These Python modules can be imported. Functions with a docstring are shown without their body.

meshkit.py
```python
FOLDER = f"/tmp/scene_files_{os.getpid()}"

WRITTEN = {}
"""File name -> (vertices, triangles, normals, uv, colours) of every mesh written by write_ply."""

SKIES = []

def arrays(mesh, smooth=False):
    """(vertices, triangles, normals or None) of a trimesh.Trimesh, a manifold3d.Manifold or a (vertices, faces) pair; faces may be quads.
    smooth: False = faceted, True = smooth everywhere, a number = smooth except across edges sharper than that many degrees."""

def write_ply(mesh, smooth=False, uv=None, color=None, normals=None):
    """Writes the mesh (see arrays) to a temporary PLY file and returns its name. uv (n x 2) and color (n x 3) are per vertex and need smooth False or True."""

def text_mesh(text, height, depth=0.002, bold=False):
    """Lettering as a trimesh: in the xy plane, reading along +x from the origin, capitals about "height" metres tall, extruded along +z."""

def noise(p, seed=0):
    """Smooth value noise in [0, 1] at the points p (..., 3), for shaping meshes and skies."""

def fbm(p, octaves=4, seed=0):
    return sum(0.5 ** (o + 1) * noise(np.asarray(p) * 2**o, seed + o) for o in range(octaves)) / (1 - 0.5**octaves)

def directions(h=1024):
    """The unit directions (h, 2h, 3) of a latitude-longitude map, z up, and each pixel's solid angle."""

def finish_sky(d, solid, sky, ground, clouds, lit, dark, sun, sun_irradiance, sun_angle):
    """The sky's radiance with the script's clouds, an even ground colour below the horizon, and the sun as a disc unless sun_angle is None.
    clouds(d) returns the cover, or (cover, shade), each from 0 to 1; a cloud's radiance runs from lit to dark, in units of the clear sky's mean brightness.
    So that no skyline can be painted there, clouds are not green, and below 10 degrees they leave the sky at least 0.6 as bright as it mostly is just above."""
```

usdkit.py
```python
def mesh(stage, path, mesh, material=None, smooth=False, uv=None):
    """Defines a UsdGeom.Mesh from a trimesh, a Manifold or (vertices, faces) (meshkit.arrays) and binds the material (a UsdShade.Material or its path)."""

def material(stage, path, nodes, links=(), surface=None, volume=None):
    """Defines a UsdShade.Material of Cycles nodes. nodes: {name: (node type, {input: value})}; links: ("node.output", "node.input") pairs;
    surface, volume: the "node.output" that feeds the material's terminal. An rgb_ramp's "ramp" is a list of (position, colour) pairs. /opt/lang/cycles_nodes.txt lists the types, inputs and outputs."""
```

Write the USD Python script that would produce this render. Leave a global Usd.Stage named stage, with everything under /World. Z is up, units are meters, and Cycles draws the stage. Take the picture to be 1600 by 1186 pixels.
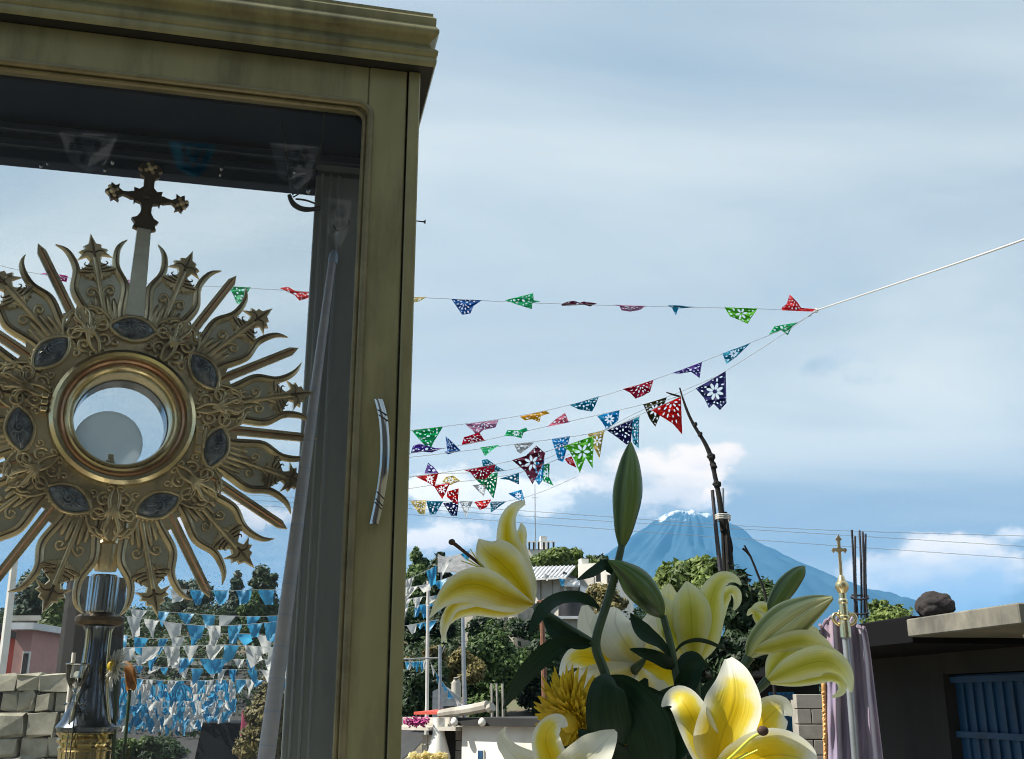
import math, random
import numpy as np, trimesh, usdkit, meshkit
from shapely.geometry import Polygon, Point, LineString
from shapely import affinity
from shapely.ops import unary_union
from scipy.interpolate import CubicSpline
from pxr import Usd, UsdGeom, UsdLux, UsdShade, Gf, Sdf

stage = Usd.Stage.CreateInMemory()
UsdGeom.SetStageUpAxis(stage, 'Z')
UsdGeom.SetStageMetersPerUnit(stage, 1.0)
UsdGeom.Xform.Define(stage, '/World')
UsdGeom.Scope.Define(stage, '/World/Looks')
PI = math.pi

# ------------------------------------------------------------------ camera
EYE = np.array([0, 0, 1.6]); PITCH = math.radians(17.0); FPX = 1650.0
cam = UsdGeom.Camera.Define(stage, '/World/camera')
cam.AddTranslateOp().Set(Gf.Vec3d(*EYE)); cam.AddRotateXOp().Set(90 + 17.0)
cam.CreateHorizontalApertureAttr(36.0); cam.CreateFocalLengthAttr(36.0 * FPX / 1600)
cam.CreateClippingRangeAttr(Gf.Vec2f(0.05, 200000)); cam.CreateExposureAttr(1.15)

# ------------------------------------------------------------------ sun and sky
SUN_AZ, SUN_ALT = math.radians(-100.0), math.radians(50.0)      # azimuth from +y towards +x
sun_dir = np.array([math.sin(SUN_AZ) * math.cos(SUN_ALT), math.cos(SUN_AZ) * math.cos(SUN_ALT), math.sin(SUN_ALT)])
sun = UsdLux.DistantLight.Define(stage, '/World/sun')
sun.CreateIntensityAttr(1.25); sun.CreateAngleAttr(0.5); sun.CreateNormalizeAttr(True); sun.CreateColorAttr(Gf.Vec3f(1.0, 0.93, 0.82))
_z = Gf.Vec3d(*sun_dir); _x = Gf.Cross(Gf.Vec3d(0, 0, 1), _z).GetNormalized(); _y = Gf.Cross(_z, _x)
sun.AddTransformOp().Set(Gf.Matrix4d(_x[0], _x[1], _x[2], 0, _y[0], _y[1], _y[2], 0, _z[0], _z[1], _z[2], 0, 0, 0, 50, 1))

def pixdir(px, py):
    X, Y = (px - 800) / FPX, (593 - py) / FPX
    c, s = math.cos(PITCH), math.sin(PITCH)
    return np.array([X, c - Y * s, s + Y * c])
def unit(v):
    v = np.asarray(v, float); return v / (np.linalg.norm(v) + 1e-12)

def build_sky():
    n, L = {}, []
    n['tc'] = ('texture_coordinate', {})
    n['sky'] = ('sky_texture', dict(sky_type='single_scattering', sun_disc=False, sun_elevation=SUN_ALT, sun_rotation=math.atan2(sun_dir[0], sun_dir[1]), altitude=1800.0, aerosol_density=1.0))
    n['sep'] = ('separate_xyz', {}); L.append(('tc.generated', 'sep.vector'))
    # plane projection of the direction: high, streaky veil
    n['zc'] = ('math', dict(math_type='maximum', value2=0.0)); L.append(('sep.z', 'zc.value1'))
    n['za'] = ('math', dict(math_type='add', value2=0.16)); L.append(('zc.value', 'za.value1'))
    n['dx'] = ('math', dict(math_type='divide')); L += [('sep.x', 'dx.value1'), ('za.value', 'dx.value2')]
    n['dy'] = ('math', dict(math_type='divide')); L += [('sep.y', 'dy.value1'), ('za.value', 'dy.value2')]
    n['pl'] = ('combine_xyz', dict(z=3.7)); L += [('dx.value', 'pl.x'), ('dy.value', 'pl.y')]
    n['m1'] = ('mapping', dict(mapping_type='point', scale=(0.55, 1.15, 1), location=(2.3, 0.4, 0), rotation=(0, 0, 0.25))); L.append(('pl.vector', 'm1.vector'))
    n['n1'] = ('noise_texture', dict(scale=1.25, detail=7.0, roughness=0.52, distortion=0.35)); L.append(('m1.vector', 'n1.vector'))
    n['cov'] = ('rgb_ramp', dict(ramp=[(0.25, (.60,) * 3), (0.40, (.86,) * 3), (0.52, (.93,) * 3), (0.68, (1,) * 3)])); L.append(('n1.fac', 'cov.fac'))
    n['m2'] = ('mapping', dict(mapping_type='point', scale=(0.8, 1.7, 1), location=(7.1, 3.0, 1), rotation=(0, 0, -0.3))); L.append(('pl.vector', 'm2.vector'))
    n['n2'] = ('noise_texture', dict(scale=1.0, detail=6.0, roughness=0.5, distortion=0.5)); L.append(('m2.vector', 'n2.vector'))
    n['veil'] = ('rgb_ramp', dict(ramp=[(0.30, (4.3, 4.9, 5.2)), (0.48, (5.9, 6.2, 6.0)), (0.66, (8.0, 8.0, 7.2))])); L.append(('n2.fac', 'veil.fac'))
    # whiter towards the middle heights, bluer high up
    n['elev'] = ('rgb_ramp', dict(ramp=[(0.0, (1.55, 1.18, .86)), (0.13, (1.02, 0.90, 0.82)), (0.175, (0.86, 0.82, 0.81)), (0.22, (1.14, 1.08, 1.01)), (0.30, (1.10, 1.06, 1.01)), (0.38, (1.04, 1.03, 1.02)), (0.55, (0.90, 0.93, 0.98)), (1.0, (0.86, 0.9, 0.97))])); L.append(('zc.value', 'elev.fac'))
    n['vm'] = ('mix_color', dict(blend_type='multiply', fac=1.0, use_clamp=False)); L += [('veil.color', 'vm.a'), ('elev.color', 'vm.b')]
    n['bl'] = ('mix_color', dict(blend_type='multiply', fac=1.0, b=(.92, .88, .74), use_clamp=False)); L.append(('sky.color', 'bl.a'))
    n['c1'] = ('mix_color', dict(blend_type='mix', use_clamp=False)); L += [('cov.color', 'c1.fac'), ('bl.result', 'c1.a'), ('vm.result', 'c1.b')]
    last = 'c1.result'
    # cumulus: billowing noise in direction space, thresholded by heap-shaped masks around each cloud
    n['m3'] = ('mapping', dict(mapping_type='point', scale=(1, 1, 1.5))); L.append(('tc.generated', 'm3.vector'))
    n['n3'] = ('noise_texture', dict(scale=13.0, detail=10.0, roughness=0.58, distortion=0.15)); L.append(('m3.vector', 'n3.vector'))
    n['n3x'] = ('math', dict(math_type='multiply_add', value2=2.3, value3=-.65)); L.append(('n3.fac', 'n3x.value1'))
    n['n4'] = ('noise_texture', dict(scale=19.0, detail=6.0, roughness=0.55)); L.append(('m3.vector', 'n4.vector'))
    clouds = [  # px, py, half-size px (w, h), strength, lit, shade
        (1010, 752, 190, 52, 1.0, (14.7, 11.8, 8.9), (11.2, 9.6, 8.1)),
        (1120, 712, 60, 26, 0.9, (14.7, 11.8, 8.9), (12.3, 10.1, 8.3)),
        (780, 770, 230, 44, .80, (17.4, 14.9, 11.6), (14.7, 12.9, 10.6)),
        (1490, 905, 230, 70, 1.2, (18.4, 14.6, 10.6), (9.3, 9.2, 9.4)),
        (1585, 830, 36, 26, .95, (18.4, 14.6, 10.6), (10.5, 9.9, 9.5)),
        (1340, 572, 84, 42, .8, (6.5, 6.6, 6.4), (4.3, 4.8, 5.0)),
        (1118, 778, 26, 24, .60, (19.4, 14.5, 10.2), (10.5, 9.9, 9.4)),
        (690, 840, 130, 42, .80, (18.6, 14.8, 10.8), (16.8, 12.9, 10.0)),
        (240, 800, 260, 40, .80, (18.6, 14.7, 10.8), (16.8, 12.9, 10.0)),
        (1900, 800, 230, 60, .95, (18.4, 14.6, 10.6), (9.9, 9.6, 9.4)),
        (-380, 780, 240, 60, .95, (18.4, 14.6, 10.6), (9.9, 9.6, 9.4)),
    ]
    for i, (px, py, w, h, st, lit, shd) in enumerate(clouds):
        d = unit(pixdir(px, py)); r = unit(np.cross(d, [0, 0, 1])); u = np.cross(r, d)
        w, h = w / FPX, h / FPX
        k = f'k{i}'
        for nm, ax, sz in (('r', r, w), ('u', u, h)):
            n[k + nm] = ('vector_math', dict(vector_math_type='dot_product', vector2=tuple(ax / sz))); n[k + nm][1].pop('vector_math_type')
            n[k + nm] = ('vector_math', dict(math_type='dot_product', vector2=tuple(ax / sz))); L.append(('tc.generated', f'{k}{nm}.vector1'))
            n[k + nm + '2'] = ('math', dict(math_type='multiply')); L += [(f'{k}{nm}.value', f'{k}{nm}2.value1'), (f'{k}{nm}.value', f'{k}{nm}2.value2')]
        n[k + 's'] = ('math', dict(math_type='add')); L += [(f'{k}r2.value', f'{k}s.value1'), (f'{k}u2.value', f'{k}s.value2')]
        # in front of the viewer only
        n[k + 'f'] = ('vector_math', dict(math_type='dot_product', vector2=tuple(d))); L.append(('tc.generated', f'{k}f.vector1'))
        n[k + 'g'] = ('math', dict(math_type='greater_than', value2=0.3)); L.append((f'{k}f.value', f'{k}g.value1'))
        n[k + 'e'] = ('map_range', dict(range_type='linear', from_min=0.0, from_max=1.8, to_min=0.42 * st, to_max=-0.55, clamp=True)); L.append((f'{k}s.value', f'{k}e.value'))
        n[k + 'a'] = ('math', dict(math_type='add')); L += [(f'{k}e.result', f'{k}a.value1'), ('n3x.value', f'{k}a.value2')]
        n[k + 'm'] = ('map_range', dict(range_type='smoothstep', from_min=0.48, from_max=0.84, to_min=0.0, to_max=min(1, st), clamp=True)); L.append((f'{k}a.value', f'{k}m.value'))
        n[k + 'x'] = ('math', dict(math_type='multiply')); L += [(f'{k}m.result', f'{k}x.value1'), (f'{k}g.value', f'{k}x.value2')]
        # lit tops, bluish bases
        n[k + 'q'] = ('math', dict(math_type='multiply_add', value2=0.30, value3=0.0)); L.append((f'{k}u.value', f'{k}q.value1'))
        n[k + 't'] = ('math', dict(math_type='add')); L += [(f'{k}q.value', f'{k}t.value1'), ('n4.fac', f'{k}t.value2')]
        n[k + 'c'] = ('rgb_ramp', dict(ramp=[(0.34, shd), (0.66, lit)])); L.append((f'{k}t.value', f'{k}c.fac'))
        n[k + 'o'] = ('mix_color', dict(blend_type='mix', use_clamp=False)); L += [(f'{k}x.value', f'{k}o.fac'), (last, f'{k}o.a'), (f'{k}c.color', f'{k}o.b')]
        last = f'{k}o.result'
    n['bg'] = ('background_shader', dict(strength=0.055)); L.append((last, 'bg.color'))
    m = usdkit.material(stage, '/World/Looks/sky', n, L, surface='bg.background')
    dome = UsdLux.DomeLight.Define(stage, '/World/sky')
    UsdShade.MaterialBindingAPI.Apply(dome.GetPrim()).Bind(m)
    dome.GetPrim().SetCustomDataByKey('kind', 'structure')
    dome.GetPrim().SetCustomDataByKey('label', 'pale blue sky with thin streaky veil clouds and low white cumulus')
    dome.GetPrim().SetCustomDataByKey('category', 'sky')
build_sky()

# ------------------------------------------------------------------ helpers
def P(px, py, y):
    d = pixdir(px, py); return EYE + d * (y / d[1])
def pxm(py, y):                                  # metres per photograph pixel at that depth
    return (y / pixdir(800, py)[1]) / FPX
used = {}
def fresh(parent, name):
    k = (parent, name); i = used.get(k, 0); used[k] = i + 1
    return f'{parent}/{name}' if i == 0 else f'{parent}/{name}_{i:03d}'
def tag(prim, label=None, cat=None, group=None, kind=None):
    for k, v in (('label', label), ('category', cat), ('group', group), ('kind', kind)):
        if v: prim.SetCustomDataByKey(k, v)
    return prim
def cat_(ms):
    ms = [m for m in ms if m is not None and len(m.faces)]
    return trimesh.util.concatenate(ms) if len(ms) > 1 else ms[0]
class Thing:
    def __init__(self, name, label, cat, loc=(0, 0, 0), group=None, kind=None):
        self.turn = None; self.loc = np.array(loc, float); self.path = fresh('/World', name)
        x = UsdGeom.Xform.Define(stage, self.path); x.AddTranslateOp().Set(Gf.Vec3d(*self.loc))
        tag(x.GetPrim(), label, cat, group, kind)
    def part(self, name, mesh, mat, smooth=False, uv=None, under=None, label=None, kind=None):
        p = fresh(under or self.path, name)
        if self.turn is not None:
            cx_, cy_, a_ = self.turn; vv = np.array(mesh.vertices, float); dx_, dy_ = vv[:, 0] - cx_, vv[:, 1] - cy_
            vv[:, 0] = cx_ + dx_ * math.cos(a_) - dy_ * math.sin(a_); vv[:, 1] = cy_ + dx_ * math.sin(a_) + dy_ * math.cos(a_); mesh = trimesh.Trimesh(vv, mesh.faces, process=False)
        if isinstance(mesh, trimesh.Trimesh): mesh = trimesh.Trimesh(mesh.vertices - self.loc, mesh.faces, process=False)
        else: mesh = (np.asarray(mesh[0]) - self.loc, mesh[1])
        m = usdkit.mesh(stage, p, mesh, mat, smooth, uv)
        tag(m.GetPrim(), label, kind=kind)
        return p
def solo(name, mesh, mat, label, cat, group=None, kind=None, smooth=False, uv=None):
    p = fresh('/World', name); m = usdkit.mesh(stage, p, mesh, mat, smooth, uv); tag(m.GetPrim(), label, cat, group, kind); return p

def box(c, size, yaw=0.0, bev=0.0):
    m = trimesh.creation.box(size)
    if bev:
        import manifold3d
        h = np.array(size) / 2 - bev
        pts = np.array([[sx * (h[0] + (bev if a == 0 else 0)), sy * (h[1] + (bev if a == 1 else 0)), sz * (h[2] + (bev if a == 2 else 0))] for sx in (-1, 1) for sy in (-1, 1) for sz in (-1, 1) for a in range(3)])
        m = trimesh.convex.convex_hull(pts)
    m.apply_transform(trimesh.transformations.rotation_matrix(yaw, [0, 0, 1])); m.apply_translation(c); return m
def spline(pts, n):
    pts = np.asarray(pts, float)
    if len(pts) == 2: return pts[0] + np.linspace(0, 1, n)[:, None] * (pts[1] - pts[0])
    t = np.r_[0, np.cumsum(np.linalg.norm(np.diff(pts, axis=0), axis=1) ** 0.5 + 1e-9)]; t /= t[-1]
    return CubicSpline(t, pts, axis=0, bc_type='natural')(np.linspace(0, 1, n))
def interp(vals, n):
    vals = np.asarray(vals, float); return np.interp(np.linspace(0, 1, n), np.linspace(0, 1, len(vals)), vals)
def smooth_interp(vals, n):
    vals = np.asarray(vals, float)
    if len(vals) < 3: return interp(vals, n)
    from scipy.interpolate import PchipInterpolator
    return PchipInterpolator(np.linspace(0, 1, len(vals)), vals)(np.linspace(0, 1, n))
def tube(pts, rad, sides=8, n=None, caps=True):
    p = spline(pts, n) if n else np.asarray(pts, float)
    r = np.broadcast_to(interp(rad, len(p)) if np.ndim(rad) else rad, (len(p),))
    t = np.gradient(p, axis=0); t /= np.linalg.norm(t, axis=1, keepdims=True) + 1e-12
    a = np.zeros_like(p); ref = np.array([0, 0, 1.0]) if abs(t[0, 2]) < .9 else np.array([1.0, 0, 0])
    for i in range(len(p)):
        ref = unit(ref - t[i] * (ref @ t[i])); a[i] = ref
    b = np.cross(t, a); ang = np.arange(sides) * 2 * PI / sides
    v = (p[:, None] + r[:, None, None] * (np.cos(ang)[None, :, None] * a[:, None] + np.sin(ang)[None, :, None] * b[:, None])).reshape(-1, 3)
    i, j = np.meshgrid(np.arange(len(p) - 1), np.arange(sides), indexing='ij')
    q = np.stack([i * sides + j, i * sides + (j + 1) % sides, (i + 1) * sides + (j + 1) % sides, (i + 1) * sides + j], -1).reshape(-1, 4)
    f = np.vstack([q[:, [0, 1, 2]], q[:, [0, 2, 3]]])
    if caps:
        c0, c1 = len(v), len(v) + 1; v = np.vstack([v, p[0], p[-1]]); k = np.arange(sides); e = (len(p) - 1) * sides
        f = np.vstack([f, np.stack([np.full(sides, c0), (k + 1) % sides, k], 1), np.stack([np.full(sides, c1), e + k, e + (k + 1) % sides], 1)])
    return trimesh.Trimesh(v, f, process=False)
def lathe(profile, sides=32, loc=(0, 0, 0)):
    m = trimesh.creation.revolve(np.array(profile, float), sections=sides); m.apply_translation(loc); return m
def grid_mesh(V, flip=False):                   # V: (n, m, 3)
    n, m = V.shape[:2]; i, j = np.meshgrid(np.arange(n - 1), np.arange(m - 1), indexing='ij')
    q = np.stack([i * m + j, i * m + j + 1, (i + 1) * m + j + 1, (i + 1) * m + j], -1).reshape(-1, 4)
    if flip: q = q[:, ::-1]
    return V.reshape(-1, 3), np.vstack([q[:, [0, 1, 2]], q[:, [0, 2, 3]]])
def ribbon(ctrl, hw, tilt=0.0, cup=0.0, n=30, m=11, ruffle=0.0, seed=0, keel=0.0):
    """A petal or leaf: centre line through (px, py, depth), half widths in pixels, turned about its own line by tilt degrees; cup bends its edges."""
    rng = np.random.default_rng(seed)
    c = spline([P(*q) for q in ctrl], n)
    depth = interp([q[1] for q in ctrl], n); yy = interp([q[2] for q in ctrl], n)
    w = smooth_interp(hw, n) * np.array([pxm(a, b) for a, b in zip(depth, yy)])
    T = np.gradient(c, axis=0); T /= np.linalg.norm(T, axis=1, keepdims=True) + 1e-12
    Vw = c - EYE; Vw /= np.linalg.norm(Vw, axis=1, keepdims=True)
    S = np.cross(T, Vw); S /= np.linalg.norm(S, axis=1, keepdims=True) + 1e-9
    N = np.cross(S, T); N *= np.where((N * Vw).sum(1) > 0, -1, 1)[:, None]
    a = np.radians(smooth_interp(tilt, n) if np.ndim(tilt) else np.full(n, tilt))[:, None]
    S2 = S * np.cos(a) + N * np.sin(a); N2 = N * np.cos(a) - S * np.sin(a)
    u = np.linspace(-1, 1, m)
    cu = (smooth_interp(cup, n) if np.ndim(cup) else np.full(n, cup))
    ph = rng.uniform(0, 6, 2); s = np.linspace(0, 1, n)
    ruf = ruffle * (np.sin(s * 17 + ph[0]) * 0.6 + np.sin(s * 29 + ph[1]) * 0.4)
    V = c[:, None] + S2[:, None] * (w[:, None, None] * u[None, :, None]) \
        + N2[:, None] * (w[:, None] * (cu[:, None] * (u ** 2)[None] + ruf[:, None] * (np.abs(u) ** 3 * np.sign(u + .001))[None] + keel * np.exp(-(u / .10) ** 2)[None]))[..., None]
    uv = np.stack(np.broadcast_arrays(u[None, :] * .5 + .5, s[:, None]), -1).reshape(-1, 2)
    return grid_mesh(V), uv
def bud_mesh(ctrl, hw, n=34, sides=36, lobes=6, groove=.10):
    c = spline([P(*q) for q in ctrl], n); py = interp([q[1] for q in ctrl], n); yy = interp([q[2] for q in ctrl], n)
    w = smooth_interp(hw, n) * np.array([pxm(a, b) for a, b in zip(py, yy)])
    T = np.gradient(c, axis=0); T /= np.linalg.norm(T, axis=1, keepdims=True)
    ref = np.array([0.3, -1, 0.2]); A = ref - T * (T @ ref)[:, None]; A /= np.linalg.norm(A, axis=1, keepdims=True); B = np.cross(T, A)
    th = np.linspace(0, 2 * PI, sides + 1); prof = 1 - groove * (np.abs(np.cos(th * lobes / 2)) ** 10) + .03 * np.cos(3 * th)
    V = c[:, None] + w[:, None, None] * prof[None, :, None] * (np.cos(th)[None, :, None] * A[:, None] + np.sin(th)[None, :, None] * B[:, None])
    uv = np.stack(np.broadcast_arrays((th / (2 * PI))[None, :], np.linspace(0, 1, n)[:, None]), -1).reshape(-1, 2)
    return grid_mesh(V), uv
def extrude(poly, t):                            # polygon in XY -> prism along +Z
    geoms = [g for g in getattr(poly, 'geoms', [poly]) if g.area > 1e-10]
    return cat_([trimesh.creation.extrude_polygon(g, t) for g in geoms])

# ------------------------------------------------------------------ materials
def mat(name, color, color2=None, rough=.6, metallic=0.0, scale=6.0, detail=5.0, bump=0.0, bscale=None, coat=0.0, spec=.5, stretch=(1, 1, 1), lo=.35, hi=.65, translucent=0.0, coord='object', sheen=0.0, dirt_or_light=None, dirt_or_light_scale=2.0):
    n, L = {'p': ('principled_bsdf', dict(base_color=color, roughness=rough, metallic=metallic, coat_weight=coat, specular_ior_level=spec, sheen_weight=sheen))}, []
    n['tc'] = ('texture_coordinate', {}) if coord == 'object' else ('geometry', {})
    out = 'tc.object' if coord == 'object' else 'tc.position'
    n['mp'] = ('mapping', dict(mapping_type='point', scale=stretch)); L.append((out, 'mp.vector'))
    src = None
    if color2 is not None:
        n['nz'] = ('noise_texture', dict(scale=scale, detail=detail, roughness=.6)); L.append(('mp.vector', 'nz.vector'))
        n['rp'] = ('rgb_ramp', dict(ramp=[(lo, color), (hi, color2)])); L += [('nz.fac', 'rp.fac')]
        src = 'rp.color'
        if dirt_or_light is not None:
            n['dz'] = ('noise_texture', dict(scale=dirt_or_light_scale, detail=8.0, roughness=.68)); L.append(('mp.vector', 'dz.vector'))
            n['dr'] = ('rgb_ramp', dict(ramp=[(.48, (0, 0, 0)), (.72, (1, 1, 1))])); L.append(('dz.fac', 'dr.fac'))
            n['dm'] = ('mix_color', dict(blend_type='mix', b=dirt_or_light)); L += [('dr.color', 'dm.fac'), (src, 'dm.a')]; src = 'dm.result'
        L.append((src, 'p.base_color'))
        n['rr'] = ('map_range', dict(from_min=.3, from_max=.7, to_min=max(.03, rough - .08), to_max=min(1, rough + .10), clamp=True)); L += [('nz.fac', 'rr.value'), ('rr.result', 'p.roughness')]
    if bump:
        n['bn'] = ('noise_texture', dict(scale=bscale or scale * 4, detail=6.0, roughness=.65)); L.append(('mp.vector', 'bn.vector'))
        n['bp'] = ('bump', dict(strength=min(1, bump * 4), distance=bump)); L += [('bn.fac', 'bp.height'), ('bp.normal', 'p.normal')]
    surf = 'p.BSDF'
    if translucent:
        n['tl'] = ('translucent_bsdf', dict(color=color)); n['mx'] = ('mix_closure', dict(fac=translucent)); L += [('p.BSDF', 'mx.closure1'), ('tl.BSDF', 'mx.closure2')]
        if src: L.append((src, 'tl.color'))
        surf = 'mx.closure'
    return usdkit.material(stage, '/World/Looks/' + name, n, L, surface=surf)
def glass_mat(name, tint=(.93, .97, .98), rough=.02, dust=.0):
    n = {'t': ('transparent_bsdf', dict(color=tint)), 'g': ('glossy_bsdf', dict(color=(1, 1, 1), roughness=rough)), 'f': ('fresnel', dict(IOR=1.75)), 'm': ('mix_closure', {})}
    L = [('f.fac', 'm.fac'), ('t.BSDF', 'm.closure1'), ('g.BSDF', 'm.closure2')]
    return usdkit.material(stage, '/World/Looks/' + name, n, L, surface='m.closure')
def petal_mat(name, edge, mid, core, ymid, core_end, transl=.45, vein=.5):
    """Lily petal: coloured band along the midrib (u) that fades towards the tip (v), fine lengthwise veins."""
    n, L = {}, []
    n['uv'] = ('uvmap', dict(attribute='st')); n['s'] = ('separate_xyz', {}); L.append(('uv.UV', 's.vector'))
    n['u0'] = ('math', dict(math_type='subtract', value2=.5)); L.append(('s.x', 'u0.value1'))
    n['ua'] = ('math', dict(math_type='absolute')); L.append(('u0.value', 'ua.value1'))
    n['tc'] = ('texture_coordinate', {}); n['nz'] = ('noise_texture', dict(scale=45.0, detail=4.0)); L.append(('tc.object', 'nz.vector'))
    n['nn'] = ('math', dict(math_type='multiply_add', value2=.22, value3=-.11)); L.append(('nz.fac', 'nn.value1'))
    n['ub'] = ('math', dict(math_type='add')); L += [('ua.value', 'ub.value1'), ('nn.value', 'ub.value2')]
    n['bu'] = ('map_range', dict(range_type='smoothstep', from_min=.05, from_max=ymid, to_min=1.0, to_max=0.0, clamp=True)); L.append(('ub.value', 'bu.value'))
    n['vb'] = ('math', dict(math_type='add')); L += [('s.y', 'vb.value1'), ('nn.value', 'vb.value2')]
    n['bv'] = ('map_range', dict(range_type='smoothstep', from_min=core_end * .55, from_max=core_end, to_min=1.0, to_max=0.0, clamp=True)); L.append(('vb.value', 'bv.value'))
    n['b'] = ('math', dict(math_type='multiply')); L += [('bu.result', 'b.value1'), ('bv.result', 'b.value2')]
    n['rp'] = ('rgb_ramp', dict(ramp=[(0, edge), (.45, mid), (1, core)])); L.append(('b.value', 'rp.fac'))
    # veins along the petal
    n['cx'] = ('combine_xyz', dict(z=0.0)); n['ux'] = ('math', dict(math_type='multiply', value2=26.0)); n['vx'] = ('math', dict(math_type='multiply', value2=1.2)); L += [('s.x', 'ux.value1'), ('s.y', 'vx.value1'), ('ux.value', 'cx.x'), ('vx.value', 'cx.y')]
    n['vn'] = ('noise_texture', dict(scale=1.0, detail=3.0, roughness=.6)); L.append(('cx.vector', 'vn.vector'))
    n['vr'] = ('rgb_ramp', dict(ramp=[(.35, (1 - .22 * vein,) * 3), (.6, (1, 1, 1))])); L.append(('vn.fac', 'vr.fac'))
    n['mr'] = ('map_range', dict(range_type='smoothstep', from_min=0.0, from_max=.035, to_min=.80, to_max=1.0, clamp=True)); L.append(('ua.value', 'mr.value'))
    n['mm'] = ('mix_color', dict(blend_type='multiply', fac=1.0)); L += [('rp.color', 'mm.a'), ('vr.color', 'mm.b')]
    n['ml'] = ('mix_color', dict(blend_type='multiply', fac=1.0)); L += [('mm.result', 'ml.a'), ('mr.result', 'ml.b')]
    n['bp'] = ('bump', dict(strength=.5, distance=.0012)); L.append(('vn.fac', 'bp.height'))
    n['p'] = ('principled_bsdf', dict(roughness=.42, specular_ior_level=.4, sheen_weight=.15)); L += [('ml.result', 'p.base_color'), ('bp.normal', 'p.normal')]
    n['tl'] = ('translucent_bsdf', {}); L += [('ml.result', 'tl.color')]
    n['mx'] = ('mix_closure', dict(fac=transl)); L += [('p.BSDF', 'mx.closure1'), ('tl.BSDF', 'mx.closure2')]
    return usdkit.material(stage, '/World/Looks/' + name, n, L, surface='mx.closure')
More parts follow.
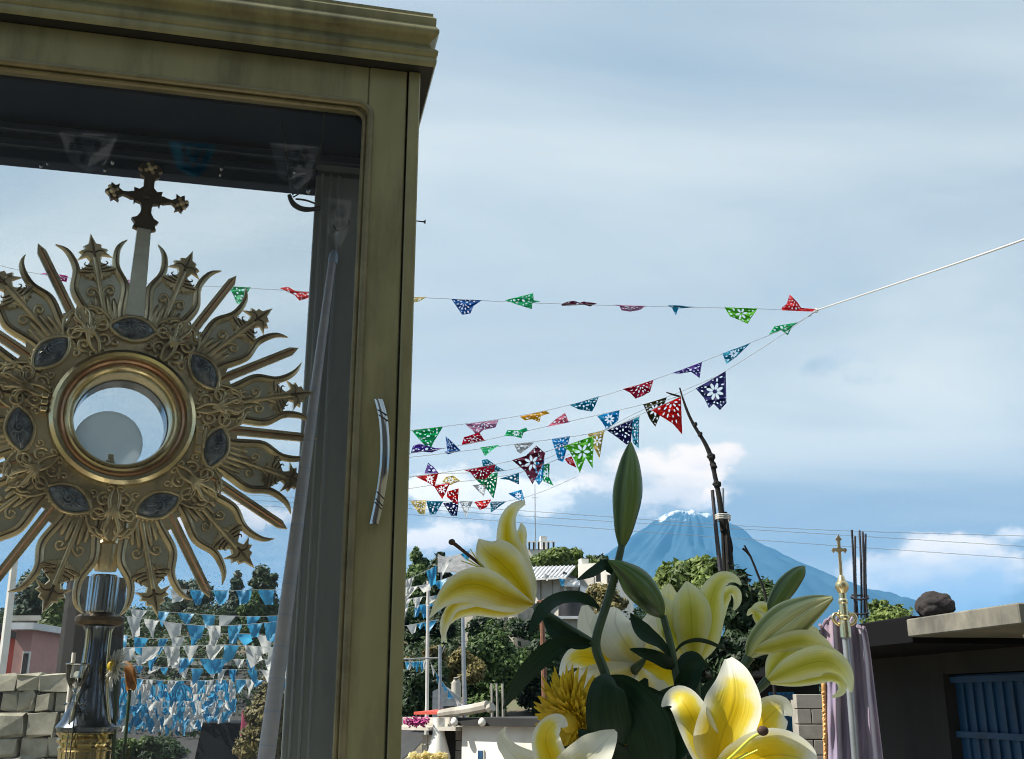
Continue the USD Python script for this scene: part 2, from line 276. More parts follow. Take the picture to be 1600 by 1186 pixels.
def bud_mat(name, base, tip, groove, seam=.03):
    n, L = {}, []
    n['uv'] = ('uvmap', dict(attribute='st')); n['s'] = ('separate_xyz', {}); L.append(('uv.UV', 's.vector'))
    n['u6'] = ('math', dict(math_type='multiply', value2=3.0)); L.append(('s.x', 'u6.value1'))
    n['fr'] = ('math', dict(math_type='fraction')); L.append(('u6.value', 'fr.value1'))
    n['f0'] = ('math', dict(math_type='subtract', value2=.5)); L.append(('fr.value', 'f0.value1'))
    n['fa'] = ('math', dict(math_type='absolute')); L.append(('f0.value', 'fa.value1'))
    n['sm'] = ('map_range', dict(range_type='smoothstep', from_min=0.0, from_max=.30, to_min=1.0, to_max=0.0, clamp=True)); L.append(('fa.value', 'sm.value'))
    n['rv'] = ('rgb_ramp', dict(ramp=[(0, base), (1, tip)])); L.append(('s.y', 'rv.fac'))
    n['cx'] = ('combine_xyz', {}); n['ux'] = ('math', dict(math_type='multiply', value2=60.0)); n['vx'] = ('math', dict(math_type='multiply', value2=2.0)); L += [('s.x', 'ux.value1'), ('s.y', 'vx.value1'), ('ux.value', 'cx.x'), ('vx.value', 'cx.y')]
    n['vn'] = ('noise_texture', dict(scale=1.0, detail=3.0)); L.append(('cx.vector', 'vn.vector'))
    n['vr'] = ('rgb_ramp', dict(ramp=[(.35, (.78,) * 3), (.65, (1.1,) * 3)])); L.append(('vn.fac', 'vr.fac'))
    n['m1'] = ('mix_color', dict(blend_type='mix', b=groove)); L += [('sm.result', 'm1.fac'), ('rv.color', 'm1.a')]
    n['m2'] = ('mix_color', dict(blend_type='multiply', fac=1.0)); L += [('m1.result', 'm2.a'), ('vr.color', 'm2.b')]
    n['bp'] = ('bump', dict(strength=.4, distance=.001)); L.append(('vn.fac', 'bp.height'))
    n['p'] = ('principled_bsdf', dict(roughness=.36, specular_ior_level=.5)); L += [('m2.result', 'p.base_color'), ('bp.normal', 'p.normal')]
    n['tl'] = ('translucent_bsdf', {}); L.append(('m2.result', 'tl.color')); n['mx'] = ('mix_closure', dict(fac=.15)); L += [('p.BSDF', 'mx.closure1'), ('tl.BSDF', 'mx.closure2')]
    return usdkit.material(stage, '/World/Looks/' + name, n, L, surface='mx.closure')

M = {}
M['ground'] = mat('ground', (.085, .072, .052), (.15, .125, .09), rough=.95, scale=.35, bump=.02, bscale=3.0, coord='pos', dirt_or_light=(.07, .10, .035), dirt_or_light_scale=.12)
M['olive'] = mat('olive_gold_paint', (.195, .182, .088), (.255, .235, .122), rough=.40, metallic=.3, scale=14.0, bump=.0006, bscale=160.0, stretch=(1, 1, .22), dirt_or_light=(.085, .075, .042), dirt_or_light_scale=9.0, lo=.3, hi=.7)
M['olive_dark'] = mat('olive_bead', (.12, .10, .05), (.19, .16, .08), rough=.35, metallic=.3, scale=22.0)
M['post_grey'] = mat('post_grey_olive', (.22, .25, .26), (.30, .33, .33), rough=.36, scale=14.0, stretch=(1, 1, .2), metallic=.2)
M['slab_shade'] = mat('slab_shade_black', (.005, .005, .006), rough=.8, spec=.1)  # near black colour stands in for shade on the far roof slab
M['soffit_shade'] = mat('painted_soffit_shade', (.012, .011, .008), rough=.7)  # shade under the cornice put into a near black colour
M['navy'] = mat('navy_lining', (.002, .012, .032), (.003, .016, .040), rough=.7, spec=.2, scale=8.0)
M['navy_trim'] = mat('navy_trim', (.010, .022, .045), (.016, .030, .058), rough=.4, scale=12.0)
M['black'] = mat('black_rubber', (.012, .012, .013), rough=.5)
M['glass'] = glass_mat('case_glass', (.975, .988, .992))
M['clear'] = glass_mat('window_glass', (.95, .97, .98), .05)
M['gold'] = mat('aged_gold', (.92, .78, .49), (.66, .54, .33), rough=.33, metallic=.82, scale=30.0, bump=.0006, bscale=120.0, dirt_or_light=(.16, .115, .06), dirt_or_light_scale=14.0)  # dark noise patches stand in for the contrast of highlights and shade
M['gold_plate'] = mat('pale_gold_plate', (.84, .82, .66), (.66, .66, .54), rough=.30, metallic=.85, scale=24.0, bump=.0005, bscale=150.0)
M['gold_bright'] = mat('bright_brass', (.80, .68, .40), (.70, .57, .32), rough=.24, metallic=1.0, scale=20.0)
M['copper'] = mat('copper_inlay', (.55, .30, .17), (.48, .30, .18), rough=.3, metallic=1.0, scale=20.0)
M['dark_gold'] = mat('dark_bronze', (.16, .115, .07), (.11, .08, .05), rough=.42, metallic=1.0, scale=26.0)
M['gem'] = mat('blue_grey_stone', (.05, .075, .115), (.20, .25, .31), rough=.2, scale=90.0, coat=.6, bump=.0022, bscale=130)
M['chrome'] = mat('chrome', (.42, .45, .46), rough=.12, metallic=1.0)
M['steel_smoke'] = mat('smoked_metal', (.20, .23, .27), (.12, .14, .18), rough=.18, metallic=1.0, scale=12.0)
M['wafer'] = mat('wafer', (.84, .90, .92), (.88, .93, .94), rough=.8, scale=40.0, translucent=.8)
M['white_plastic'] = mat('white_plastic', (.42, .43, .50), (.52, .53, .58), rough=.4, scale=6.0, stretch=(1, 1, 4))
M['cap_plastic'] = mat('cap_plastic', (.33, .42, .58), rough=.35)
M['white_paint'] = mat('white_paint', (.72, .70, .65), (.78, .77, .73), rough=.7, scale=3.0, dirt_or_light=(.50, .46, .38), dirt_or_light_scale=1.5)
M['white_wall'] = mat('white_wall', (.70, .67, .60), (.78, .75, .68), rough=.85, scale=.8, bump=.01, bscale=8.0, dirt_or_light=(.46, .42, .35), dirt_or_light_scale=.7, stretch=(1, 1, .35), coord='pos')
M['concrete'] = mat('concrete', (.30, .28, .24), (.42, .40, .35), rough=.9, scale=1.4, bump=.012, bscale=9.0, dirt_or_light=(.13, .12, .10), dirt_or_light_scale=1.1, stretch=(1, 1, .5), coord='pos')
M['concrete_dark'] = mat('concrete_dark', (.016, .017, .018), (.030, .030, .029), rough=.9, scale=1.2, bump=.012, bscale=8.0, dirt_or_light=(.009, .010, .011), dirt_or_light_scale=.9, stretch=(1, 1, .35), coord='pos')
M['slab'] = mat('weathered_slab', (.11, .105, .085), (.20, .19, .155), rough=.92, scale=1.8, bump=.012, bscale=9.0, dirt_or_light=(.045, .045, .042), dirt_or_light_scale=1.6, stretch=(1, 1, .6), coord='pos')
M['added_building_stone'] = mat('added_building_stone', (.13, .125, .115), (.18, .17, .155), rough=.95, scale=1.0, coord='pos')  # for the unseen building added behind the viewer
M['block'] = mat('grey_block', (.27, .255, .23), (.36, .34, .30), rough=.92, scale=2.2, bump=.012, bscale=14.0, dirt_or_light=(.16, .15, .13), dirt_or_light_scale=1.4, coord='pos')
M['block_light'] = mat('light_block', (.44, .42, .37), (.53, .50, .45), rough=.9, scale=2.0, bump=.01, bscale=12.0, dirt_or_light=(.28, .26, .22), dirt_or_light_scale=1.2, coord='pos')
M['mortar'] = mat('mortar', (.22, .21, .185), (.28, .27, .24), rough=.95, scale=5.0, coord='pos')
M['stone'] = mat('pale_stone', (.30, .285, .22), (.46, .43, .34), rough=.9, scale=7.0, bump=.03, bscale=16.0, dirt_or_light=(.17, .165, .12), dirt_or_light_scale=5.0, coord='pos')
M['pink_wall'] = mat('pink_wall', (.42, .22, .20), (.48, .27, .24), rough=.85, scale=1.0, dirt_or_light=(.30, .18, .16), coord='pos')
M['red_wall'] = mat('red_wall', (.42, .05, .03), (.36, .06, .04), rough=.8, scale=1.0, coord='pos')
M['blue_gate'] = mat('blue_gate', (.006, .045, .11), (.010, .06, .145), rough=.5, scale=2.5, dirt_or_light=(.006, .022, .05), coord='pos')
M['blue_bright'] = mat('blue_gate_bright', (.02, .22, .44), (.03, .28, .52), rough=.5, scale=3.0, coord='pos')
M['tin'] = mat('tin_roof', (.55, .56, .57), (.66, .67, .68), rough=.45, metallic=.35, scale=.9, dirt_or_light=(.34, .32, .30), dirt_or_light_scale=.6, coord='pos')
M['dark'] = mat('dark_recess', (.02, .02, .022), (.03, .03, .03), rough=.9, scale=2.0)
M['pale_pole'] = mat('pale_pole', (.42, .42, .40), (.50, .50, .48), rough=.7, scale=3.0)
M['rust'] = mat('rusted_steel', (.20, .09, .05), (.12, .06, .04), rough=.8, scale=9.0, metallic=.2)
M['rebar'] = mat('rebar', (.04, .045, .06), (.07, .06, .06), rough=.6, scale=20.0, metallic=.5)
M['bark'] = mat('bark', (.08, .065, .05), (.13, .105, .08), rough=.95, scale=9.0, bump=.02, bscale=30.0, stretch=(1, 1, .3))
M['bark_dark'] = mat('bark_dark', (.005, .005, .005), (.012, .011, .010), rough=.95, scale=14.0, bump=.02, bscale=60.0)
M['rock'] = mat('volcanic_rock', (.012, .010, .011), (.030, .023, .023), rough=.95, scale=4.0, bump=.03, bscale=22.0)
M['rope'] = mat('pale_rope', (.46, .45, .42), (.56, .55, .52), rough=.8, scale=40.0)
M['string'] = mat('string', (.26, .28, .30), rough=.8)
M['wire'] = mat('power_wire', (.20, .23, .27), rough=.6)
M['satin'] = mat('lilac_satin', (.17, .14, .22), (.27, .22, .31), rough=.38, scale=7.0, stretch=(1, 1, .12), sheen=.5, dirt_or_light=(.34, .20, .17), dirt_or_light_scale=9.0)  # pinkish tan patches are dappled sunlight put into the cloth colour
M['fringe'] = mat('gold_fringe', (.50, .26, .09), (.62, .36, .14), rough=.55, scale=60.0, metallic=.3)
M['pole_steel'] = mat('pole_steel', (.26, .29, .31), (.34, .36, .38), rough=.35, metallic=.6, scale=8.0)
M['car_paint'] = mat('dark_car_paint', (.007, .008, .010), rough=.5, spec=.08)
M['car_glass'] = mat('car_glass', (.008, .010, .013), rough=.5, spec=.06)
M['white_cloth'] = mat('white_cloth', (.68, .67, .63), (.74, .73, .70), rough=.85, scale=6.0)
M['tarp'] = mat('translucent_tarp', (.17, .18, .19), (.27, .28, .29), rough=.6, scale=3.0, coord='pos', translucent=.3)
M['magenta'] = mat('magenta_flowers', (.35, .03, .16), (.50, .06, .26), rough=.7, scale=12.0, coord='pos')
def leafmat(name, a, b, tr=.3, sc=.9):
    return mat(name, tuple(.75 * q for q in a), tuple(1.25 * q for q in b), rough=.6, scale=sc * 1.6, detail=9.0, coord='pos', translucent=tr, lo=.38, hi=.62)
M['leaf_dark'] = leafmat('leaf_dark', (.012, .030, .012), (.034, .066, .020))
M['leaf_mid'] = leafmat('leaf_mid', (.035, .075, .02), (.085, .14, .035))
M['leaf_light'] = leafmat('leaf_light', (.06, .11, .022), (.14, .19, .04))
M['leaf_olive'] = leafmat('leaf_olive', (.09, .085, .025), (.18, .15, .05))
M['leaf_blue'] = leafmat('leaf_blue', (.02, .05, .035), (.05, .085, .05))
PAPER = dict(green=((.02, .36, .17), (.03, .46, .24)), lime=((.10, .38, .03), (.16, .48, .06)), teal=((.01, .22, .32), (.02, .30, .42)), sky=((.01, .26, .46), (.03, .36, .58)), blue=((.01, .10, .32), (.02, .16, .42)),
             navy=((.012, .02, .12), (.03, .03, .18)), purple=((.10, .05, .28), (.15, .09, .36)), mauve=((.36, .20, .32), (.46, .28, .40)), crimson=((.36, .015, .06), (.46, .03, .10)), red=((.48, .02, .025), (.58, .05, .05)),
             pink=((.48, .16, .24), (.58, .24, .32)), magenta=((.42, .03, .26), (.52, .06, .34)), yellow=((.55, .36, .03), (.65, .45, .06)), cream=((.52, .46, .22), (.60, .54, .30)), silver=((.38, .40, .42), (.48, .50, .52)), olive=((.05, .055, .02), (.09, .08, .03)), maroon=((.10, .012, .04), (.17, .02, .07)))
for k, (a, b) in PAPER.items():
    M['paper_' + k] = mat('paper_' + k, tuple(min(.8, 1.35 * q) for q in a), tuple(min(.85, 1.35 * q) for q in b), rough=.6, scale=9.0, translucent=.7)
M['pennant_blue'] = mat('pennant_blue', (.03, .24, .48), (.06, .35, .58), rough=.4, scale=3.0, translucent=.55)
M['pennant_white'] = mat('pennant_white', (.52, .54, .54), (.66, .67, .65), rough=.5, scale=3.0, translucent=.55)
CREAM, PALEY, YEL = (.62, .63, .53), (.64, .60, .22), (.72, .50, .02)
M['petal'] = petal_mat('lily_petal_open', (.76, .78, .70), (.76, .64, .07), (.78, .55, .004), .52, .90, vein=.35)
M['petal_back'] = petal_mat('lily_petal_back', (.80, .81, .62), (.78, .72, .22), (.64, .48, .004), .46, 1.0, transl=.55, vein=.4)
M['petal_pale'] = petal_mat('lily_petal_pale', (.74, .75, .64), (.74, .72, .48), (.70, .60, .18), .36, .60, transl=.4, vein=.35)
M['petal_green'] = petal_mat('lily_petal_greenish', (.72, .74, .44), (.70, .68, .20), (.54, .53, .05), .45, .95, transl=.45, vein=.5)
M['bud'] = bud_mat('lily_bud_green', (.10, .165, .035), (.13, .22, .06), (.032, .075, .016))
M['bud_dark'] = bud_mat('lily_bud_dark', (.055, .12, .03), (.085, .17, .045), (.02, .05, .014))
M['bud_pale'] = bud_mat('lily_bud_pale', (.38, .44, .17), (.56, .57, .30), (.17, .22, .06))
M['stem'] = mat('lily_stem', (.018, .045, .02), (.032, .066, .026), rough=.45, scale=30.0)
def leaf_uv(name, a, b):
    n = {'uv': ('uvmap', dict(attribute='st')), 's': ('separate_xyz', {}), 'cx': ('combine_xyz', {}), 'ux': ('math', dict(math_type='multiply', value2=22.0)), 'vx': ('math', dict(math_type='multiply', value2=1.0)), 'vn': ('noise_texture', dict(scale=1.0, detail=3.0)), 'r': ('rgb_ramp', dict(ramp=[(.35, a), (.65, b)])),
         'p': ('principled_bsdf', dict(roughness=.48, specular_ior_level=.22)), 'tl': ('translucent_bsdf', {}), 'mx': ('mix_closure', dict(fac=.12)), 'bp': ('bump', dict(strength=.5, distance=.0015))}
    L = [('uv.UV', 's.vector'), ('s.x', 'ux.value1'), ('s.y', 'vx.value1'), ('ux.value', 'cx.x'), ('vx.value', 'cx.y'), ('cx.vector', 'vn.vector'), ('vn.fac', 'r.fac'), ('r.color', 'p.base_color'), ('r.color', 'tl.color'), ('vn.fac', 'bp.height'), ('bp.normal', 'p.normal'), ('p.BSDF', 'mx.closure1'), ('tl.BSDF', 'mx.closure2')]
    return usdkit.material(stage, '/World/Looks/' + name, n, L, surface='mx.closure')
M['lily_leaf'] = leaf_uv('lily_leaf', (.004, .020, .009), (.010, .036, .016))
M['mum_yellow'] = mat('mum_yellow', (.58, .40, .01), (.70, .52, .03), rough=.6, scale=40.0, translucent=.3)
M['mum_white'] = mat('mum_white', (.72, .72, .64), (.78, .78, .72), rough=.6, scale=40.0, translucent=.3)
M['orange_petal'] = mat('orange_petal', (.30, .12, .02), (.38, .17, .03), rough=.6, scale=20.0, translucent=.3)
M['anther'] = mat('anther', (.035, .015, .012), (.06, .03, .015), rough=.8, scale=90.0)
M['style'] = mat('style_green', (.42, .45, .04), (.50, .52, .06), rough=.4, scale=20)

M['street_shade'] = mat('street_shade', (.018, .019, .021), (.032, .032, .033), rough=.9, scale=1.5, bump=.004, bscale=40.0, coord='pos')  # dark colour stands in for shadow lying on the street
# ------------------------------------------------------------------ terrain
def sstep(a, b, x):
    t = np.clip((np.asarray(x, float) - a) / (b - a), 0, 1); return t * t * (3 - 2 * t)
def height(x, y):
    x, y = np.asarray(x, float), np.asarray(y, float)
    hill = 8.0 * sstep(34, 92, y) * (1 - sstep(7, 24, x - .02 * y)) * (1 - .9 * sstep(120, 260, y))
    dip = -1.3 * sstep(12, 30, y) * sstep(3, 9, -x) * (1 - sstep(46, 66, y))
    p = np.stack([x / 9, y / 9, np.zeros_like(x)], -1)
    return hill + dip + (meshkit.fbm(p, 3, 4) - .5) * (.25 + .6 * sstep(34, 70, y)) * sstep(6, 20, np.hypot(x, y))
def H(x, y): return float(height(np.array([x]), np.array([y]))[0])
def build_ground():
    def axis(dense, step, far):
        a = list(np.arange(0, dense, step)); s = step
        while a[-1] < far: s *= 1.22; a.append(a[-1] + s)
        return np.array(a)
    ya = axis(130, 1.6, 42000); yb = axis(30, 2, 20000); Y = np.r_[-yb[:0:-1], ya]
    xa = axis(60, 1.6, 30000); X = np.r_[-xa[:0:-1], xa]
    xx, yy = np.meshgrid(X, Y, indexing='xy')
    V = np.stack([xx, yy, height(xx, yy) - 0.0 * xx], -1)
    solo('ground', grid_mesh(V), M['ground'], 'dusty earth ground rising into the hillside', 'ground', kind='structure', smooth=True)
build_ground()

def build_road():
    xx, yy = np.meshgrid(np.linspace(-26, -3.2, 40), np.linspace(13, 64, 60), indexing='xy')
    solo('road', grid_mesh(np.stack([xx, yy, height(xx, yy) + .02], -1)), M['street_shade'], 'street under the pennants, a dark sheet with shade put into its colour', 'road', kind='structure', smooth=True)
build_road()

def build_volcano():
    D = 17500.0; pk = P(1075, 792, D); hpk = pk[2]
    base_r = hpk / math.tan(math.radians(23))
    N = 260; R = np.linspace(0, 1, 120) ** 1.15 * base_r * 1.5; th = np.linspace(0, 2 * PI, N, endpoint=False)
    rr, tt = np.meshgrid(R, th, indexing='ij'); x, y = rr * np.cos(tt), rr * np.sin(tt)
    # profile measured on the skyline: (pixels from the summit, pixels down)
    f = D / 1725.0
    q = rr / f
    drop = np.interp(q, [0, 14, 30, 50, 75, 115, 160, 230, 330, 430, 560, 800], [0, 1, 7, 19, 38, 66, 94, 130, 172, 210, 252, 300])
    p = np.stack([np.cos(tt) * 3.2 + rr / 6000, np.sin(tt) * 3.2, rr / 2600], -1)
    ridges = (meshkit.fbm(p * 2.2, 5, 3) - .5); gull = np.abs(meshkit.noise(np.stack([np.cos(tt) * 9, np.sin(tt) * 9, rr / 5200], -1), 8) - .5)
    z = (hpk - 40) - drop * f + ridges * 620 * sstep(0, 900, rr) * (1 - .4 * sstep(3000, 8000, rr)) - gull * 190 * sstep(350, 1500, rr)
    # crater rim is notched on its right
    z -= 120 * np.exp(-((x - 380) ** 2 + (y) ** 2) / 250 ** 2) + 90 * np.exp(-(rr / 200) ** 2)
    z = np.maximum(z, -30)
    V = np.stack([x + pk[0], y + D, z], -1); V = np.concatenate([V, V[:, :1]], 1)
    n = {'g': ('geometry', {}), 's': ('separate_xyz', {}), 'nz': ('noise_texture', dict(scale=.0042, detail=9.0, roughness=.66)), 'mr': ('map_range', dict(from_min=hpk - 950, from_max=hpk - 80, to_min=-.30, to_max=.44, clamp=True)), 'a': ('math', dict(math_type='add')),
         'r': ('rgb_ramp', dict(ramp=[(.80, (0, 0, 0)), (.92, (1, 1, 1))])), 'n2': ('noise_texture', dict(scale=.0012, detail=8.0, roughness=.6)), 'c': ('rgb_ramp', dict(ramp=[(.3, (.016, .040, .066)), (.7, (.042, .072, .10))])), 'm': ('mix_color', dict(blend_type='mix', b=(.80, .80, .80))), 'p': ('principled_bsdf', dict(roughness=.9, specular_ior_level=.1))}  # rock tinted blue, part of the haze is put into its colour
    L = [('g.position', 's.vector'), ('g.position', 'nz.vector'), ('g.position', 'n2.vector'), ('s.z', 'mr.value'), ('mr.result', 'a.value1'), ('nz.fac', 'a.value2'), ('a.value', 'r.fac'), ('n2.fac', 'c.fac'), ('r.color', 'm.fac'), ('c.color', 'm.a'), ('m.result', 'p.base_color')]
    mm = usdkit.material(stage, '/World/Looks/volcano', n, L, surface='p.BSDF')
    solo('volcano', grid_mesh(V, True), mm, 'distant blue snow streaked volcano cone on the horizon', 'mountain', kind='structure', smooth=True)
    return pk
PEAK = build_volcano()

def build_haze():
    v = trimesh.creation.box((60000, 60000, PEAK[2] + 450)); v.apply_translation((0, 12000, (PEAK[2] + 450) / 2 - 3))
    mm = usdkit.material(stage, '/World/Looks/haze', {'v': ('principled_volume', dict(color=(.15, .50, .98), density=4.2e-5, anisotropy=.1))}, [], volume='v.volume')
    solo('haze', v, mm, 'thin blue haze over the far plain and volcano', 'haze', kind='stuff')
build_haze()
# ------------------------------------------------------------------ the glass case
ANG = math.radians(12.6)
E1 = np.array([math.cos(ANG), math.sin(ANG), 0]); E2 = np.array([-math.sin(ANG), math.cos(ANG), 0]); EZ = np.array([0, 0, 1.0])
_d = pixdir(643, 600); CO = np.array([_d[0] / _d[1] * 1.25, 1.25, 0])          # plan point of the front right corner
def onpane(px, py, off=0.0):                     # the point of the plane "off" behind the case front seen at a pixel
    d = pixdir(px, py); q = CO + E2 * off
    t = ((q - EYE) @ E2) / (d @ E2); return EYE + d * t
def loc(p): v = np.asarray(p) - CO; return np.array([v @ E1, v @ E2, v[2]])
def W(s, o, z): return CO + E1 * s + E2 * o + EZ * z
def cbox(s0, s1, o0, o1, z0, z1, bev=.0015):
    m = box((0, 0, 0), (s1 - s0, o1 - o0, z1 - z0), 0, bev); m.apply_translation(((s0 + s1) / 2, (o0 + o1) / 2, (z0 + z1) / 2))
    return trimesh.Trimesh(CO + m.vertices[:, :1] * E1 + m.vertices[:, 1:2] * E2 + m.vertices[:, 2:] * EZ, m.faces, process=False)
def csheet(s0, s1, o0, o1, z0, z1):
    return trimesh.Trimesh(cpts([(s0, o0, z0), (s1, o1, z0), (s1, o1, z1), (s0, o0, z1)]), [[0, 1, 2], [0, 2, 3]], process=False)
def cpts(v): v = np.asarray(v, float); return CO + v[:, :1] * E1 + v[:, 1:2] * E2 + v[:, 2:] * EZ

ZT = loc(onpane(640, 112))[2]                    # top of the frame, under the cornice
S_SEAM = loc(onpane(622, 600))[0]; S_GL = loc(onpane(556, 600))[0]
Z_GL = loc(onpane(420, 148))[2]                  # top edge of the glass
WID = 2 * (0 - loc(onpane(150, 655))[0]) + .02; DEP = .265
Z0 = 1.02                                        # foot of the case, below the picture
case = Thing('glass_case', 'olive gold framed glass display case with moulded cornice holding the monstrance', 'display case', CO + EZ * Z0)
SL = -WID - (0 - S_GL) + .0
SL = -WID
gl_l = SL - S_GL                                 # left edge of the glass, mirrored
FT = .028                                        # frame thickness
case.part('stile', cbox(S_GL, S_SEAM - .0012, 0, FT, Z0, ZT), M['olive'])
case.part('stile', cbox(SL, gl_l, 0, FT, Z0, ZT), M['olive'])
case.part('top_rail', cbox(gl_l + .0004, S_GL - .0004, .0005, FT, Z_GL, ZT), M['olive'])
case.part('bottom_rail', cbox(gl_l + .0004, S_GL - .0004, .0005, FT, Z0, Z0 + .07), M['olive'])
case.part('corner_post', cbox(S_SEAM + .0012, 0, -.002, .046, Z0, ZT), M['olive'])
# rounded bead around the glass opening
def bead(inset, rad, o):
    s1, z1, s0, z0 = S_GL - inset, Z_GL - inset, gl_l + inset, Z0 + .07 + inset; c = .018
    pts = [(s0, z0 + .01)]
    pts += [(s0, z1 - c)] + [(s0 + c - c * math.cos(a), z1 - c + c * math.sin(a)) for a in np.linspace(.2, PI / 2, 6)]
    pts += [(s1 - c + c * math.sin(a), z1 - c + c * math.cos(a)) for a in np.linspace(0, PI / 2, 8)] + [(s1, z0 + .01)]
    return tube(cpts([(a, o, b) for a, b in pts]), rad, 10)
case.part('bead', bead(-.0035, .0048, .001), M['olive_dark'])
case.part('bead', bead(.0035, .0036, .006), M['olive_dark'])
# corner web that rounds the opening
for sg, s0 in ((1, S_GL), (-1, gl_l)):
    c = .018; th = np.linspace(0, PI / 2, 10)
    poly = Polygon([(0, 0)] + [(-c + c * math.sin(a), -c + c * math.cos(a)) for a in th])
    m = extrude(poly, .012); v = m.vertices
    case.part('corner_web', trimesh.Trimesh(cpts(np.stack([s0 + sg * v[:, 0], .003 + v[:, 2], Z_GL + v[:, 1]], 1)), m.faces if sg < 0 else m.faces[:, ::-1], process=False), M['olive'])
case.part('front_pane', csheet(gl_l - .006, S_GL + .006, .014, .014, Z0 + .064, Z_GL + .006), M['glass'])
# cornice: one moulding profile swept round the four sides
prof = [(.004, .0016), (.0165, .0016), (.0200, .0005), (.0225, .003), (.0235, .008), (.0215, .0125), (.0245, .0145), (.0255, .0195), (.0225, .0225), (.0150, .0275), (.0125, .0325), (.0150, .0365), (.0225, .0395), (.0262, .0435), (.0262, .0475), (.0225, .0515), (.0205, .0545), (.0215, .0565), (.0215, .064), (.0165, .068), (.0165, .072)]
loops = []
for off, z in prof:
    off *= .82; z *= 1.2
    loops.append([(SL - off, -off, ZT + z), (0 + off, -off, ZT + z), (0 + off, DEP + off, ZT + z), (SL - off, DEP + off, ZT + z)])
Lp = np.array(loops); nl = len(loops); V, F = [], []
for k in range(4):                               # each side its own strip, so that the mitres stay crisp
    a, b = Lp[:, k], Lp[:, (k + 1) % 4]; base = len(V) * 1
    st = np.stack([a, b], 1).reshape(-1, 3); o = sum(len(x) for x in V)
    V.append(st)
    for i in range(nl - 1): F += [[o + 2 * i, o + 2 * i + 1, o + 2 * i + 3], [o + 2 * i, o + 2 * i + 3, o + 2 * i + 2]]
V = np.vstack(V); o = len(V); V = np.vstack([V, Lp[-1], Lp[0]]); F += [[o, o + 1, o + 2], [o, o + 2, o + 3], [o + 4, o + 6, o + 5], [o + 4, o + 7, o + 6]]
case.part('soffit_shade', cbox(SL - .0155, .0155, -.0155, DEP + .0155, ZT + .0002, ZT + .0012, 0), M['soffit_shade'])  # thin dark sheet standing in for the shadow band under the cornice
case.part('cornice', trimesh.Trimesh(cpts(V), np.array(F), process=False), M['olive'], smooth=38)
# inside: dark blue ceiling, its trim rails, back frame
case.part('ceiling', cbox(SL + .004, -.004, FT + .002, DEP - .002, ZT - .012, ZT - .002, 0), M['navy'])
ZB = loc(onpane(300, 288, DEP))[2]
case.part('back_top_rail', cbox(SL + .03, -.03, DEP - .028, DEP, ZB, ZT - .014), M['navy'])
for oo, zz in ((DEP - .040, ZB + .014), (DEP - .05, ZB + .034)):
    case.part('ceiling_trim', cbox(SL + .03, -.03, oo, oo + .010, zz, zz + .012), M['navy_trim'])
S_BP = loc(onpane(468, 700, DEP))[0]
case.part('back_post', cbox(S_BP, -.006, DEP - .040, DEP + .001, Z0, ZT - .016), M['post_grey'])
for a in (.010, .022, .034):
    case.part('post_moulding', tube(cpts([(S_BP + a, DEP - .040, Z0 + .002), (S_BP + a, DEP - .040, ZT - .05)]), .0026, 8), M['post_grey'])
case.part('back_post', cbox(SL + .006, SL + .05, DEP - .040, DEP + .001, Z0, ZT - .016), M['olive_dark'])
case.part('side_panel', csheet(-.008, -.008, .048, DEP - .042, Z0 + .02, ZT - .02), M['glass'], label='right side pane of the case')
case.part('side_panel', csheet(SL + .008, SL + .008, .048, DEP - .042, Z0 + .02, ZT - .02), M['glass'])
case.part('back_pane', csheet(SL + .051, S_BP - .001, DEP - .018, DEP - .018, Z0 + .03, ZB - .001), M['glass'])
case.part('side_rail', cbox(-.022, -.004, .048, DEP - .042, ZT - .06, ZT - .016), M['navy'])
case.part('floor_panel', cbox(SL + .004, -.004, FT + .002, DEP - .002, Z0 + .002, Z0 + .03, 0), M['olive_dark'])
# chromed bow handle with engraved bands
hp = [(591, 626), (596, 650), (599, 690), (598, 735), (593, 775), (584, 820)]
bow = [0.006, .011, .0165, .0165, .011, .006]
hc = spline([onpane(a, b, 0) - E2 * o for (a, b), o in zip(hp, bow)], 40)
sd = E1 * .0054; th_ = -E2 * .0022
Vh = np.stack([hc - sd, hc - sd * .7 + th_ * .8, hc + th_, hc + sd * .7 + th_ * .8, hc + sd, hc + sd * .6 - th_ * .6, hc - sd * .6 - th_ * .6, hc - sd], 1)
hpath = case.part('handle', grid_mesh(Vh), M['chrome'], smooth=50)
for t in (5, 7.2, 30.5, 32, 33.5):
    i = int(t); a = hc[i] - sd * .96 - EZ * .0; b = hc[min(i + 2, 39)] + sd * .96
    case.part('engraved_line', tube([a + th_ * 1.02, (a + b) / 2 + th_ * 1.12, b + th_ * 1.02], .0007, 6), M['black'], under=hpath)
for t in (2, 37):
    case.part('handle_foot', tube([hc[t] + E2 * .004 - E2 * .003, hc[t] + E2 * .016], .004, 10), M['chrome'])
hk = onpane(657, 346, .01)
case.part('side_hook', cat_([tube([hk - E1 * .006, hk + E1 * .004], .0009, 6), tube([hk + E1 * .004, hk + E1 * .0065], [.0012, .0032], 8)]), M['black'])
